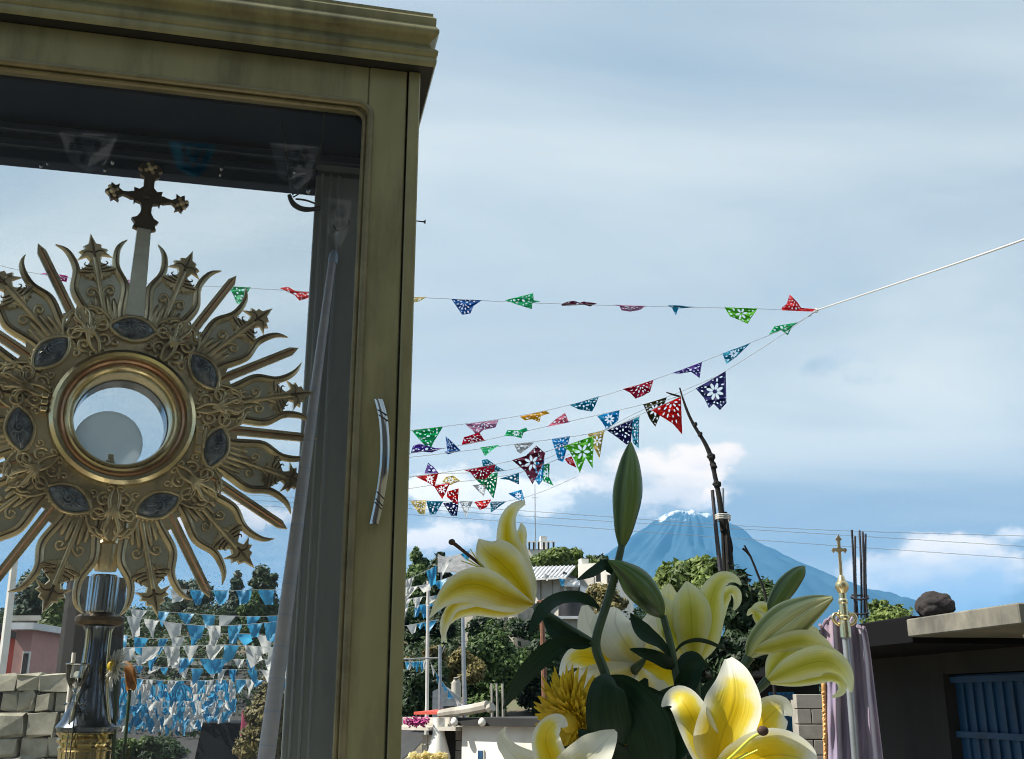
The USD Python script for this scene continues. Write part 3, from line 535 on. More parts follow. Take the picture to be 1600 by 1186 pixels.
# hanging wires and small lamps under the ceiling
zc = ZT - .012
def inner(px, py, off): return onpane(px, py, off)
case.part('wire', tube([inner(437, 150, .13), inner(440, 190, .14), inner(447, 230, .15), inner(452, 280, .16), inner(458, 305, .17)], .0011, 6, 24), M['black'])
case.part('wire', tube([inner(506, 175, .10), inner(504, 210, .12), inner(494, 260, .14), inner(470, 300, .17), inner(458, 308, .17)], .0011, 6, 24), M['black'])
case.part('wire', tube([inner(545, 345, .10), inner(540, 356, .11), inner(528, 361, .12), inner(520, 352, .13)], .0013, 6, 16), M['black'])
case.part('lamp_bracket', cat_([tube([inner(452, 305, .2), inner(458, 318, .2), inner(475, 327, .21), inner(500, 325, .22)], [.003, .0042, .004, .003], 8, 16), tube([inner(462, 311, .2), inner(478, 313, .2), inner(492, 318, .21)], .0016, 6, 12)]), M['black'])
for (px, py, r) in ((176, 252, .0042), (164, 265, .003), (346, 262, .0038), (344, 272, .003), (64, 259, .003), (74, 255, .0022), (460, 268, .0028), (482, 297, .0045)):
    q = inner(px, py, .17)
    m = trimesh.creation.icosphere(1, r); m.apply_scale((.7, .7, 1.4)); m.apply_translation(q)
    case.part('glass_bead', m, M['chrome'], smooth=True)

# white tube with a rounded cap leaning in the case corner
tb = Thing('plastic_tube', 'long pale plastic tube with rounded blue grey cap leaning inside the case corner', 'tube', onpane(415, 1186, .10))
ta, tz = onpane(519, 408, .205), onpane(412, 1215, .12)
tb.part('tube', tube([tz, ta], [.0108, .0056], 14, 20), M['white_plastic'], smooth=True)
tb.part('cap', tube([onpane(519.5, 411, .205), onpane(521, 402, .205), onpane(522, 395, .205), onpane(522, 391, .205)], [.0072, .0074, .006, .002], 14, 14), M['cap_plastic'], smooth=40)
for t in np.linspace(.05, .93, 17):
    c = tz + (ta - tz) * t; dd = unit(ta - tz); rr = .0108 + (.0056 - .0108) * t
    tb.part('ring_mark', tube([c - dd * .0006, c + dd * .0006], rr + .0002, 14), M['cap_plastic'])

# ------------------------------------------------------------------ the monstrance
MC = onpane(192, 655, .125); MS = pxm(655, MC[1]) * 1.025
YAW = math.radians(25)
MX = np.array([math.cos(YAW), math.sin(YAW), 0]); MN = np.array([math.sin(YAW), -math.cos(YAW), 0])       # right, towards the viewer
def mw(v):                                        # local (right px, up px, out px) -> world
    v = np.atleast_2d(np.asarray(v, float)) * MS; return MC + v[:, :1] * MX + v[:, 1:2] * EZ + v[:, 2:3] * MN
def mm_(m): return trimesh.Trimesh(mw(m.vertices), m.faces, process=False)
mon = Thing('monstrance', 'gilded sunburst monstrance with blue stones and round glass window in the case', 'monstrance', (MC[0], MC[1], 1.28))
def rot(pts, a):                                  # local radial frame (u sideways, v outward) at clock angle a
    pts = np.asarray(pts, float); c, s = math.cos(a), math.sin(a)
    out = np.zeros((len(pts), 3)); out[:, 0] = pts[:, 0] * c + pts[:, 1] * s; out[:, 1] = -pts[:, 0] * s + pts[:, 1] * c
    if pts.shape[1] > 2: out[:, 2] = pts[:, 2]
    return out
def plate(poly, t0, t1, a, bevel=0):
    m = extrude(poly, t1 - t0); v = m.vertices.copy(); v[:, 2] += t0
    if bevel:                                     # shrink the face a little so that its rim catches light
        c = np.array(poly.centroid.coords[0]); top = v[:, 2] > t1 - 1e-6; v[top, :2] = c + (v[top, :2] - c) * (1 - bevel)
    return mm_(trimesh.Trimesh(rot(v, a), m.faces, process=False))
def mtube(pts, r, a, sides=7, n=None):
    t = tube(np.asarray(pts, float), r, sides, n); return mm_(trimesh.Trimesh(rot(t.vertices, a), t.faces, process=False))
def spiral(cx, cy, r0, turns, dirn, z, start=0.0, n=22, flare=.12):
    t = np.linspace(0, 1, n); r = r0 * (1 - (1 - flare) * t); th = start + dirn * turns * 2 * PI * t
    return np.stack([cx + r * np.cos(th), cy + r * np.sin(th), z + 2.0 * t], 1)
def blade(pts, hw, z, hgt, a, n=34):              # flame: ridged, tapering, wavy
    c = spline(pts, n); w = smooth_interp(hw, n); t = np.gradient(c, axis=0); t /= np.linalg.norm(t, axis=1, keepdims=True); nn = np.stack([t[:, 1], -t[:, 0]], 1)
    k = np.clip(w / max(hw), .25, 1)
    rows = [np.c_[c - nn * w[:, None], np.full(n, z)], np.c_[c - nn * w[:, None] * .86, z + hgt * .55 * k], np.c_[c - nn * w[:, None] * .18, z + hgt * k], np.c_[c + nn * w[:, None] * .18, z + hgt * k], np.c_[c + nn * w[:, None] * .86, z + hgt * .55 * k], np.c_[c + nn * w[:, None], np.full(n, z)], np.c_[c + nn * w[:, None], np.full(n, z - 3.)], np.c_[c - nn * w[:, None], np.full(n, z - 3.)], np.c_[c - nn * w[:, None], np.full(n, z)]]
    V, F = grid_mesh(np.stack(rows, 1)); return mm_(trimesh.Trimesh(rot(V, a), F, process=False))
rngm = random.Random(11)
leaf_half = [(0, 0), (10, -6), (14, -2), (20, -3), (23, 3), (30, 3), (35, 10), (27, 14), (25, 11), (20, 17), (17, 14), (12, 21), (9, 18), (4, 27), (0, 30)]
tip = Polygon([(-8, 256), (-12, 264), (-27, 260), (-18, 269), (-22, 274), (-13, 277), (-14, 283), (-6, 286), (0, 304), (6, 286), (14, 283), (13, 277), (22, 274), (18, 269), (27, 260), (12, 264), (8, 256)])
plate_poly = Polygon([(-20, 130), (-25, 180), (-32, 205), (-34, 222), (-29, 240), (-21, 247), (-9, 256), (-5, 266), (5, 266), (9, 256), (21, 247), (29, 240), (34, 222), (32, 205), (25, 180), (20, 130)])
for k in range(12):
    a = math.radians(15 + 30 * k); jit = rngm.uniform(-2, 3)
    rp = mon.part('ray_panel', plate(plate_poly, -3, 0, a, .02), M['gold_plate'])
    parts = [mtube([(0, 150, 3), (0, 190, 4), (0, 225, 4.5), (0, 262, 4), (0, 280, 3)], [5.5, 4.2, 3.8, 4.2, 2.6], a, 8, 18)]
    for s in (-1, 1):
        parts.append(mtube([(s * 2, 196, 4), (s * 6, 208, 5), (s * 13, 213, 5)] + [tuple(q) for q in spiral(s * 13, 205, 8, .9, -s, 5, PI / 2, 12)], [2.4, 2.2, 2.0, 2.6], a, 6, 26))
        parts.append(mtube([(s * 3, 224, 4), (s * 9, 236, 6), (s * 20, 241, 6), (s * 30, 238, 4)], [2.4, 2.6, 2.4, 1.2], a, 6, 16))
    mon.part('stem_relief', cat_(parts), M['gold'], smooth=True, under=rp)
    for s in (-1, 1):
        pl = Polygon([(s * (x * .82 + 2), y + 231) for x, y in leaf_half] + [(s * 2, 252)])
        pl = pl if pl.is_valid else pl.buffer(0)
        mon.part('leaf', plate(pl, 0, 7, a, .14), M['gold'], under=rp)
        for q in range(3):
            mon.part('leaf_vein', mtube([(s * 6, 236 + q * 5, 7.2), (s * (17 + 4 * (2 - q)), 238 + q * 6, 7.6), (s * (27 - q * 6), 240 + q * 7, 6.4)], [1.5, 1.2, .7], a, 5, 8), M['dark_gold'], under=rp)
    mon.part('tip_leaf', plate(tip, 0, 6.5, a, .12), M['gold'], under=rp)
    mon.part('tip_vein', cat_([mtube([(0, 262, 6), (0, 280, 8), (0, 294, 6)], [2.4, 1.9, .7], a, 6, 8)] + [mtube([(0, 268, 6.5), (s * 9, 272, 7.5), (s * 17, 268, 6)], [1.6, 1.2, .6], a, 5, 8) for s in (-1, 1)]), M['dark_gold'], under=rp)
    for x in (-17, -8.5, 8.5, 17):
        top = 192 if abs(x) > 15 else 199
        mon.part('flute', mtube([(x * .86, 140, 2), (x, top - 6, 2.5), (x, top, 1.2)], [4.0, 4.2, 2.4], a, 8, 10), M['gold'], smooth=True, under=rp)
    for s in (-1, 1):                              # a wavy flame on each flank
        pts = [(s * 21, 132), (s * 24, 165), (s * 33, 194), (s * 37, 216), (s * 30, 240), (s * 32, 262), (s * 40, 279), (s * 53, 289 + jit)]
        mon.part('flame_ray', blade(pts, [7.5, 7.4, 7, 6.6, 6.2, 5.6, 4.2, .5], 2, 6, a), M['gold'], smooth=30)
        mon.part('flame_groove', mtube([(p[0] * 1.0, p[1], 8.6) for p in pts[:-1]], [1.5, 1.5, 1.3, 1.2, 1, .4], a, 5, 26), M['dark_gold'])
for k in range(1, 12):
    if k == 6: continue
    a = math.radians(30 * k)
    sp = Polygon([(-7.6, 128), (-6.8, 288), (-3, 296), (0, 302), (4, 294), (6.8, 288), (7.6, 128)])
    r_ = mon.part('straight_ray', plate(sp, -2, 5, a, .01), M['gold'])
    mon.part('ridge', mtube([(0, 130, 5.5), (0, 292, 5.5)], [2.6, 2.2], a, 6), M['copper'], under=r_)
# ornament ring
ring_poly = Point(0, 0).buffer(172, 48).difference(Point(0, 0).buffer(90, 48))
scal = unary_union([ring_poly] + [affinity.translate(Point(0, 0).buffer(21), 163 * math.sin(math.radians(360 / 14 * i)), 163 * math.cos(math.radians(360 / 14 * i))) for i in range(14)])
mon.part('ornament_plate', plate(scal, -4, 6, 0), M['gold'])
for k in range(7):
    a = math.radians(360 / 7 * k)
    # pointed oval stone in a beaded bezel
    eye = [(29 * math.cos(t) * (1 if abs(math.cos(t)) < .92 else 1.08), 17.5 * math.sin(t) * (1 - .16 * abs(math.cos(t)))) for t in np.linspace(0, 2 * PI, 28, endpoint=False)]
    V = [(x, 143 + y, 10) for x, y in eye] + [(x * .72, 143 + y * .72, 17) for x, y in eye] + [(x * .34, 143 + 2 + y * .42, 20 + 2 * math.sin(3 * i)) for i, (x, y) in enumerate(eye)] + [(0, 144, 21)]
    F = []; n_ = 28
    for i in range(n_):
        j = (i + 1) % n_
        for l in (0, 1): F += [[l * n_ + i, l * n_ + j, (l + 1) * n_ + j], [l * n_ + i, (l + 1) * n_ + j, (l + 1) * n_ + i]]
        F.append([2 * n_ + i, 2 * n_ + j, 3 * n_])
    gm = trimesh.Trimesh(rot(np.array(V, float), a), np.array(F), process=False)
    gp = mon.part('gem', mm_(gm), M['gem'], smooth=22)
    mon.part('bezel', mtube([(x * 1.08, 143 + y * 1.14, 10) for x, y in eye + eye[:1]], 3.0, a, 8), M['gold'], smooth=True, under=gp)
    mon.part('pupil', mtube([tuple(q) for q in spiral(0, 144, 9, 1.6, 1, 19.5, .4, 26)], 1.8, a, 6), M['gem'], smooth=True, under=gp)
    beads = []
    for t in np.linspace(PI * 1.04, PI * 1.96, 15):
        x, y = 37 * math.cos(t), 22 * math.sin(t)
        b = trimesh.creation.icosphere(1, 2.5); b.apply_translation((x, 143 - 2 - y * 1.0, 9)); beads.append(b)
        b = trimesh.creation.icosphere(1, 2.2); b.apply_translation((x * .96, 143 + 2 + y * .98, 9)); beads.append(b)
    bb = cat_(beads); mon.part('beading', mm_(trimesh.Trimesh(rot(bb.vertices, a), bb.faces, process=False)), M['gold'], smooth=True, under=gp)
    # cartouche of mirrored scrolls between the stones
    a2 = a + math.radians(180 / 7); parts = []
    for s in (-1, 1):
        for (cx, cy, r0, tr, st, z) in ((14, 126, 11, 1.35, -PI / 2, 10), (22, 150, 12, 1.3, PI, 11), (11, 170, 10, 1.2, 0, 10), (30, 117, 7, 1.1, PI / 2, 9), (27, 172, 8, 1.1, PI / 2, 8), (8, 110, 6, 1.0, PI, 9)):
            q = spiral(cx, cy, r0, tr, 1, z, st); q[:, 0] *= s
            parts.append(mtube(q, [2.9, 2.6, 2.0, 2.4], a2, 6))
        parts.append(mtube([(s * 2, 108, 11), (s * 7, 128, 14), (s * 4, 150, 15), (s * 10, 172, 12), (s * 3, 186, 10)], [2.2, 3, 3.2, 2.8, 1.6], a2, 7, 24))
        parts.append(mtube([(s * 12, 184, 9), (s * 22, 178, 10), (s * 34, 160, 9), (s * 36, 140, 9)], [1.6, 2.6, 2.6, 1.6], a2, 6, 18))
        for i in range(4):
            parts.append(mtube([(s * 3, 140, 15), (s * (8 + 4 * i), 158 - 3 * i, 14), (s * (14 + 6 * i), 165 - 9 * i, 11)], [1.2, 1.7, .9], a2, 5, 10))
    mon.part('scroll_ornament', cat_(parts), M['gold'], smooth=True)
    fan = cat_([mtube([(0, 132, 14), (x * .6, 146, 17), (x, 156 - abs(x) * .3, 14)], [1.4, 2.4, 1.6], a2, 6, 8) for x in (-12, -8, -4, 0, 4, 8, 12)])
    mon.part('shell', fan, M['gold'], smooth=True)
def disc(r, z, n=64):
    t = np.arange(n) * 2 * PI / n; return trimesh.Trimesh(np.vstack([np.c_[r * np.cos(t), r * np.sin(t), np.full(n, z)], [[0, 0, z]]]), [[i, (i + 1) % n, n] for i in range(n)], process=False)
# round window: stepped gold ring with copper inlay, deep sleeve
def mring(profile, material, name, sm=30, under=None, seg=72):
    m = trimesh.creation.revolve(np.array(profile + profile[:1], float), sections=seg)   # axis = local z (towards the viewer)
    return mon.part(name, mm_(m), material, smooth=sm, under=under)
rg = mring([(90, 0), (104, 2), (106.5, 12), (104.5, 21), (99, 25), (94, 23), (91, 18), (89, 14), (86, 15), (84, 12), (82, 6), (82, 0)], M['gold_bright'], 'window_ring')
mring([(90.5, 13), (91.5, 17), (88, 18.5), (85, 16), (84.5, 12)], M['copper'], 'copper_inlay', under=rg)
mring([(84.5, -34), (84.5, 13), (80, 15), (76, 13), (72, 8), (70, 2), (70, -34)], M['gold_bright'], 'inner_ring', under=rg)
mring([(71.5, -70), (71.5, -30), (68.5, -30), (68.5, -70)], M['steel_smoke'], 'sleeve', under=rg)
g = disc(70, 1); mon.part('window_glass', mm_(g), M['clear'], under=rg)
g = disc(69, -66); mon.part('window_glass', mm_(g), M['clear'], under=rg)
mon.part('hinge', cat_([mm_(box((-112, 6 + d, 14), (10, 8, 22), 0, 1.5)) for d in (-8, 2, 12)]), M['gold_bright'], under=rg)
mon.part('latch', cat_([mm_(box((113, -22, 10), (12, 44, 12), 0, 2)), mm_(box((120, -22, 10), (5, 30, 18), 0, 1.5)), mtube([(110, -34, 18), (116, -34, 18)], 2, 0, 6), mtube([(110, -10, 18), (116, -10, 18)], 2, 0, 6)]), M['gold'], under=rg)
# cross above
half = [(13, 165), (10.5, 300), (18, 303), (15, 310), (21, 318), (13, 322), (8, 331), (8, 340), (10, 347), (17, 349), (20, 345), (21, 353), (25, 352), (30, 354), (38, 356), (45, 350), (43, 343), (50, 347), (55, 343), (58, 351), (65, 358), (58, 364), (57, 373), (50, 369), (44, 373), (45, 366), (38, 361), (30, 362), (25, 364), (21, 364), (22, 372), (14, 370), (8, 376), (8, 392), (15, 397), (12, 405), (19, 408), (14, 418), (6, 416), (0, 428)]
cp = Polygon([(x, y + 14) for x, y in half] + [(-x, y + 14) for x, y in half[::-1][1:]])
cx = mon.part('cross', plate(cp, -6, 4, 0, .0), M['dark_gold'])
mon.part('cross_boss', cat_([mtube(spiral(0, 372, 9, 1.0, 1, 5, 0), 2.2, 0, 6), mtube([(0, 372, 2), (0, 372, 10)], [6, 3], 0, 10)]), M['dark_gold'], smooth=True, under=cx)
for s, (x, y) in enumerate(((54, 372), (-54, 372), (0, 424))):
    mon.part('trefoil', cat_([mtube([(x, y, 3), (x, y, 8)], [6, 2.5], 0, 8)] + [mtube([(x + 8 * math.cos(q), y + 8 * math.sin(q), 3), (x + 8 * math.cos(q), y + 8 * math.sin(q), 7)], [4, 1.8], 0, 7) for q in (0.5, 2.1, 3.7, 5.2)]), M['gold'], under=cx)
st_ = Polygon([(-14, 165), (-10.5, 316), (10.5, 316), (14, 165)])
mon.part('cross_stem', plate(st_, 4.3, 7, 0, .02), M['gold_plate'], under=cx)
# shaft and foot
def mlathe(profile, material, name, x=0, zc=-14, sm=35, seg=40):
    m = trimesh.creation.revolve(np.array(profile, float), sections=seg); v = m.vertices
    return mon.part(name, mm_(trimesh.Trimesh(np.stack([x + v[:, 0], v[:, 2], zc - v[:, 1]], 1), m.faces, process=False)), material, smooth=sm)
mlathe([(0, -228), (15, -228), (19, -215), (19, -190), (14, -184), (14, -168), (20, -160), (0, -158)][::-1], M['gold'], 'neck')
mlathe([(0, -290), (19, -290), (21, -286), (21, -238), (19, -234), (0, -234)][::-1], M['chrome'], 'knop_cylinder')
mlathe([(0, -306), (30, -306), (34, -301), (34, -295), (28, -291), (0, -290)][::-1], M['dark_gold'], 'knop')
mlathe([(0, -452), (40, -452), (43, -446), (36, -436), (30, -420), (24, -395), (19, -365), (17, -335), (18, -315), (22, -308), (0, -307)][::-1], M['steel_smoke'], 'flared_shaft')
for s in (-1, 1):
    mon.part('shaft_rib', mtube([(s * 15, -312, 4), (s * 15, -350, 5), (s * 19, -400, 8), (s * 27, -446, 14)], [2.6, 2.6, 2.4, 2.4], 0, 8, 20), M['gold_bright'], smooth=True)
bp_ = [(0, -535), (41, -535), (41, -531), (37, -529), (37, -527), (40, -525), (40, -521), (36, -519), (35, -516), (35, -478), (37, -476), (37, -473), (35, -471), (36, -468), (39, -466), (39, -462), (36, -460), (38, -457), (41, -455), (41, -453), (0, -452.5)]
M['brass'] = mat('polished_brass', (.66, .53, .25), (.54, .42, .19), rough=.13, metallic=1.0, scale=10.0)
mlathe(bp_[::-1], M['brass'], 'turned_base', sm=25, seg=56)
mlathe([(0, -575), (62, -575), (62, -560), (58, -546), (50, -540), (0, -535.5)][::-1], M['white_paint'], 'foot_plate')
pz = MC[2] - 575 * MS
stand = solo('stand', box((MC[0], MC[1], (Z0 + .03 + pz - .002) / 2), (.20, .12, pz - .002 - Z0 - .03), ANG, .004), M['white_paint'], 'white block under the foot of the monstrance', 'stand')
wf = Thing('wafer', 'round pale grey wafer disc inside the round window of the monstrance', 'wafer', mw([(-10, -38, -50)])[0])
g = trimesh.creation.cylinder(51, 2.2, sections=64); g.apply_translation((-14, -28, -50)); wf.part('disc', mm_(g), M['wafer'])
mon.part('wafer_clip', cat_([mm_(trimesh.Trimesh(mm.vertices, mm.faces, process=False)) for mm in [box((-8, -66, -45), (9, 9, 4), 0, 1), box((-8, -58, -45), (12, 8, 4), .3, 1), box((-8, -50, -45), (8, 8, 4), 0, 1), box((-8, -72, -45), (14, 6, 4), 0, 1)]]), M['gold'])

# flowers and glass set beside the shaft
def chrysanthemum(name, label, center, axis, R, petals, mat_p, mat_c, seed, rings=5, wid=.10, stem_to=None):
    th = Thing(name, label, 'flower', center); rg_ = np.random.default_rng(seed); ax = unit(axis); a = unit(np.cross(ax, [0.1, .2, 1])); b = np.cross(ax, a)
    for ri in range(rings):
        k = ri / max(1, rings - 1); L = R * (1 - .55 * k); lift = .10 + .75 * k; npet = int(petals * (1 - .4 * k))
        for i in range(npet):
            ph = 2 * PI * (i + .5 * (ri % 2)) / npet + rg_.normal(0, .06); d = a * math.cos(ph) + b * math.sin(ph); l = L * rg_.uniform(.86, 1.08); side = np.cross(ax, d); lf = lift + rg_.normal(0, .06)
            t = np.linspace(0, 1, 7); c = center + np.outer(t * l * math.cos(lf * .9), d) + np.outer(t * l * math.sin(lf * .9) - (.18 * l) * t ** 3 * (1 - k), ax)
            w = R * wid * np.array([.45, .8, 1, 1.05, 1.0, .8, .25])
            V = np.stack([c - side * w[:, None], c - ax * R * .02, c + side * w[:, None]], 1)
            th.part('petal', grid_mesh(V), mat_p, smooth=True)
    cm = trimesh.creation.icosphere(2, R * (.32 if mat_p is not mat_c else .22)); cm.apply_scale((1, 1, 1)); cm.apply_translation(center + ax * R * .12); th.part('centre', cm, mat_c, smooth=True)
    if stem_to is not None: th.part('stem', tube([center - ax * R * .05, center - ax * R * .4 + (np.array(stem_to) - center) * .3, stem_to], .0022, 7, 12), M['stem'], smooth=True)
    return th
c1 = onpane(181, 1042, .12); foot = W(loc(c1)[0], .15, Z0 + .031)
chrysanthemum('white_chrysanthemum', 'small white chrysanthemum with yellow centre beside the monstrance shaft', c1, (-.72, -.66, .22), 29 * MS, 44, M['mum_white'], M['mum_yellow'], 3, rings=7, wid=.05, stem_to=foot)
op = Thing('orange_flower', 'single orange petalled bloom behind the white chrysanthemum in the case', 'flower', onpane(204, 1066, .16))
for (dx, dy, tl) in ((0, 0, 10), (5, 3, -30), (-4, 4, 40)):
    q = onpane(203 + dx, 1080, .165); yq = q[1]
    g_, uv_ = ribbon([(203 + dx, 1076 + dy, yq), (204 + dx, 1064 + dy, yq - .004), (201 + dx, 1044 + dy, yq - .002), (195 + dx, 1034 + dy, yq + .004)], [2, 7, 6, 1.5], tl, .4, 14, 7)
    op.part('petal', g_, M['orange_petal'], smooth=True, uv=uv_)
q = onpane(203, 1078, .165); op.part('stem', tube([q, W(loc(q)[0] + .004, .17, Z0 + .031)], .0022, 7, 6), M['stem'], smooth=True)
gq = onpane(118, 1078, .10); gz = onpane(118, 1102, .10)[2]
gob = Thing('glass_goblet', 'small clear glass goblet standing left of the monstrance shaft', 'goblet', (gq[0], gq[1], gz))
gob.part('bowl', lathe([(.0, .0), (.013, 0), (.013, .002), (.003, .004), (.0025, .012), (.006, .017), (.012, .03), (.0135, .045), (.0125, .045), (.011, .03), (.0, .018)], 24, (gq[0], gq[1], gz)), M['clear'], smooth=30)
gob.part('rim', lathe([(.0132, .0445), (.0142, .0455), (.0132, .0465), (.0124, .0455), (.0132, .0445)], 24, (gq[0], gq[1], gz)), M['chrome'])
gob.part('stem', tube([(gq[0], gq[1], Z0 + .033), (gq[0], gq[1], gz + .001)], [.012, .003, .003, .003, .003], 12, 24), M['clear'], smooth=40)
cq = onpane(111, 1060, .13); cz = Z0 + .031; ctop = onpane(112, 1020, .13)[2]
cd_ = Thing('candle', 'thin white candle standing left of the monstrance shaft in the case', 'candle', (cq[0], cq[1], cz))
cd_.part('candle_body', tube([(cq[0], cq[1], cz + .02), (cq[0], cq[1], ctop)], [.0032, .0024], 10), M['white_paint'], smooth=40)
cd_.part('candle_holder', lathe([(0, 0), (.014, 0), (.013, .004), (.005, .008), (.006, .02), (.0035, .022), (0, .022)], 20, (cq[0], cq[1], cz)), M['gold_bright'], smooth=30)

# table that carries the case and the vase, below the picture
tab = Thing('altar_table', 'white cloth covered table under the glass case', 'table', (W(-WID / 2, .2, 0)[0], 1.4, 0))
tab.part('tabletop', box((.06, 1.42, Z0 - .022), (1.7, .66, .04), ANG, .006), M['white_paint'])
tab.part('cloth', box((.06, 1.42, .52), (1.66, .62, .88), ANG, .004), M['white_cloth'])

# ------------------------------------------------------------------ cut paper flags on strings
def noise1(x, z, s): return math.sin(x * 7.1 + s) * .5 + math.sin(z * 9.3 + 2 * s) * .5
def paper_flag(pxs, y, color, label, group=None, cat='paper flag', seed=0, holes=True, border=1.35):
    rg_ = np.random.default_rng(seed); poly = Polygon(pxs)
    if not poly.is_valid: poly = poly.buffer(0)
    if poly.geom_type != 'Polygon': poly = max(poly.geoms, key=lambda g: g.area)
    out = poly
    if holes:
        x0, y0, x1, y1 = poly.bounds; c = poly.centroid; innerp = poly.buffer(-border); hs = []
        if not innerp.is_empty:
            R = math.sqrt(poly.area) * .34; kind = rg_.integers(0, 3)
            n_ = int(rg_.integers(6, 9)); ph = rg_.uniform(0, 6)
            if kind < 1 and R > 4.5:
                for i in range(n_):
                    a = ph + 2 * PI * i / n_; e = affinity.rotate(affinity.scale(Point(0, 0).buffer(1, 6), R * .38, R * .17), a, use_radians=True)
                    hs.append(affinity.translate(e, c.x + R * .60 * math.cos(a), c.y + R * .60 * math.sin(a)))
            if kind == 1:                         # cut rays fanning out from under the string
                ox, oy = c.x + rg_.normal(0, R * .1), y0 + (c.y - y0) * rg_.uniform(.3, 1.0)
                for ring, (r1, n1) in enumerate(((R * .55, 7), (R * 1.15, 12), (R * 1.85, 17), (R * 2.6, 22))):
                    for q in range(n1):
                        a = 2 * PI * (q + .5 * ring) / n1 + rg_.normal(0, .06); e = affinity.rotate(affinity.scale(Point(0, 0).buffer(1, 5), R * rg_.uniform(.17, .27), R * rg_.uniform(.07, .12)), a, use_radians=True); hs.append(affinity.translate(e, ox + r1 * math.cos(a), oy + r1 * math.sin(a)))
            else:                                 # scattered leaf shaped cuts, round the flower if there is one
                pts_ = []
                for tr_ in range(260):
                    x, yy = rg_.uniform(x0, x1), rg_.uniform(y0, y1); sz = rg_.uniform(.9, 2.3)
                    if kind < 1 and math.hypot(x - c.x, yy - c.y) < R * 1.15: continue
                    if any(math.hypot(x - a_, yy - b_) < (sz + s_) * 1.15 + .9 for a_, b_, s_ in pts_): continue
                    pts_.append((x, yy, sz)); a = math.atan2(yy - c.y, x - c.x) + rg_.normal(0, .4)
                    hs.append(affinity.translate(affinity.rotate(affinity.scale(Point(0, 0).buffer(1, 4), sz * 1.25, sz * rg_.uniform(.5, .85)), a, use_radians=True), x, yy))
            hs = [h.intersection(innerp) for h in hs]; hs = [h for h in hs if h.area > .7]
            if hs: out = poly.difference(unary_union(hs))
            if out.geom_type != 'Polygon': out = max(out.geoms, key=lambda g: g.area)
    out = out.segmentize(4.0); m = extrude(out, .06); v = m.vertices; k = pxm(np.mean([q[1] for q in pxs]), y)
    cx, cy = poly.centroid.x, poly.centroid.y; topy = min(q[1] for q in pxs)
    sl = rg_.uniform(-.9, .9); V = []
    for X, Y, Zt in v:
        bend = k * (sl * (Y - topy) * .55 + 3.0 * noise1((X - cx) / 16, (Y - cy) / 16, seed) + Zt)
        V.append(P(X, Y, y + bend))
    return solo('paper_flag', trimesh.Trimesh(np.array(V), m.faces[:, ::-1], process=False), M['paper_' + color], label, cat, group)
def hang(pts, name, label, y, r=.0034, group=None, material='string', cat='string', n=40):
    pts3 = [P(a, b, (y if np.ndim(y) == 0 else y[i])) for i, (a, b) in enumerate(pts)]
    return solo(name, tube(pts3, r, 5, n if len(pts3) > 2 else None), M[material], label, cat, group, smooth=True)
COL = dict(sky='light blue', teal='teal', lime='bright green', green='green', blue='blue', navy='navy', purple='purple', mauve='mauve', crimson='crimson', red='red', pink='pink', magenta='magenta', yellow='yellow', cream='cream', silver='silver grey', olive='dark olive', maroon='dark maroon')
ORD = ['first', 'second', 'third', 'fourth', 'fifth', 'sixth', 'seventh', 'eighth', 'ninth', 'tenth', 'eleventh', 'twelfth', 'thirteenth', 'fourteenth', 'fifteenth', 'sixteenth', 'seventeenth', 'eighteenth', 'nineteenth', 'twentieth']
def nth(i, n): return 'leftmost' if i == 0 else 'rightmost' if i == n - 1 else ORD[i] + ' from the left'
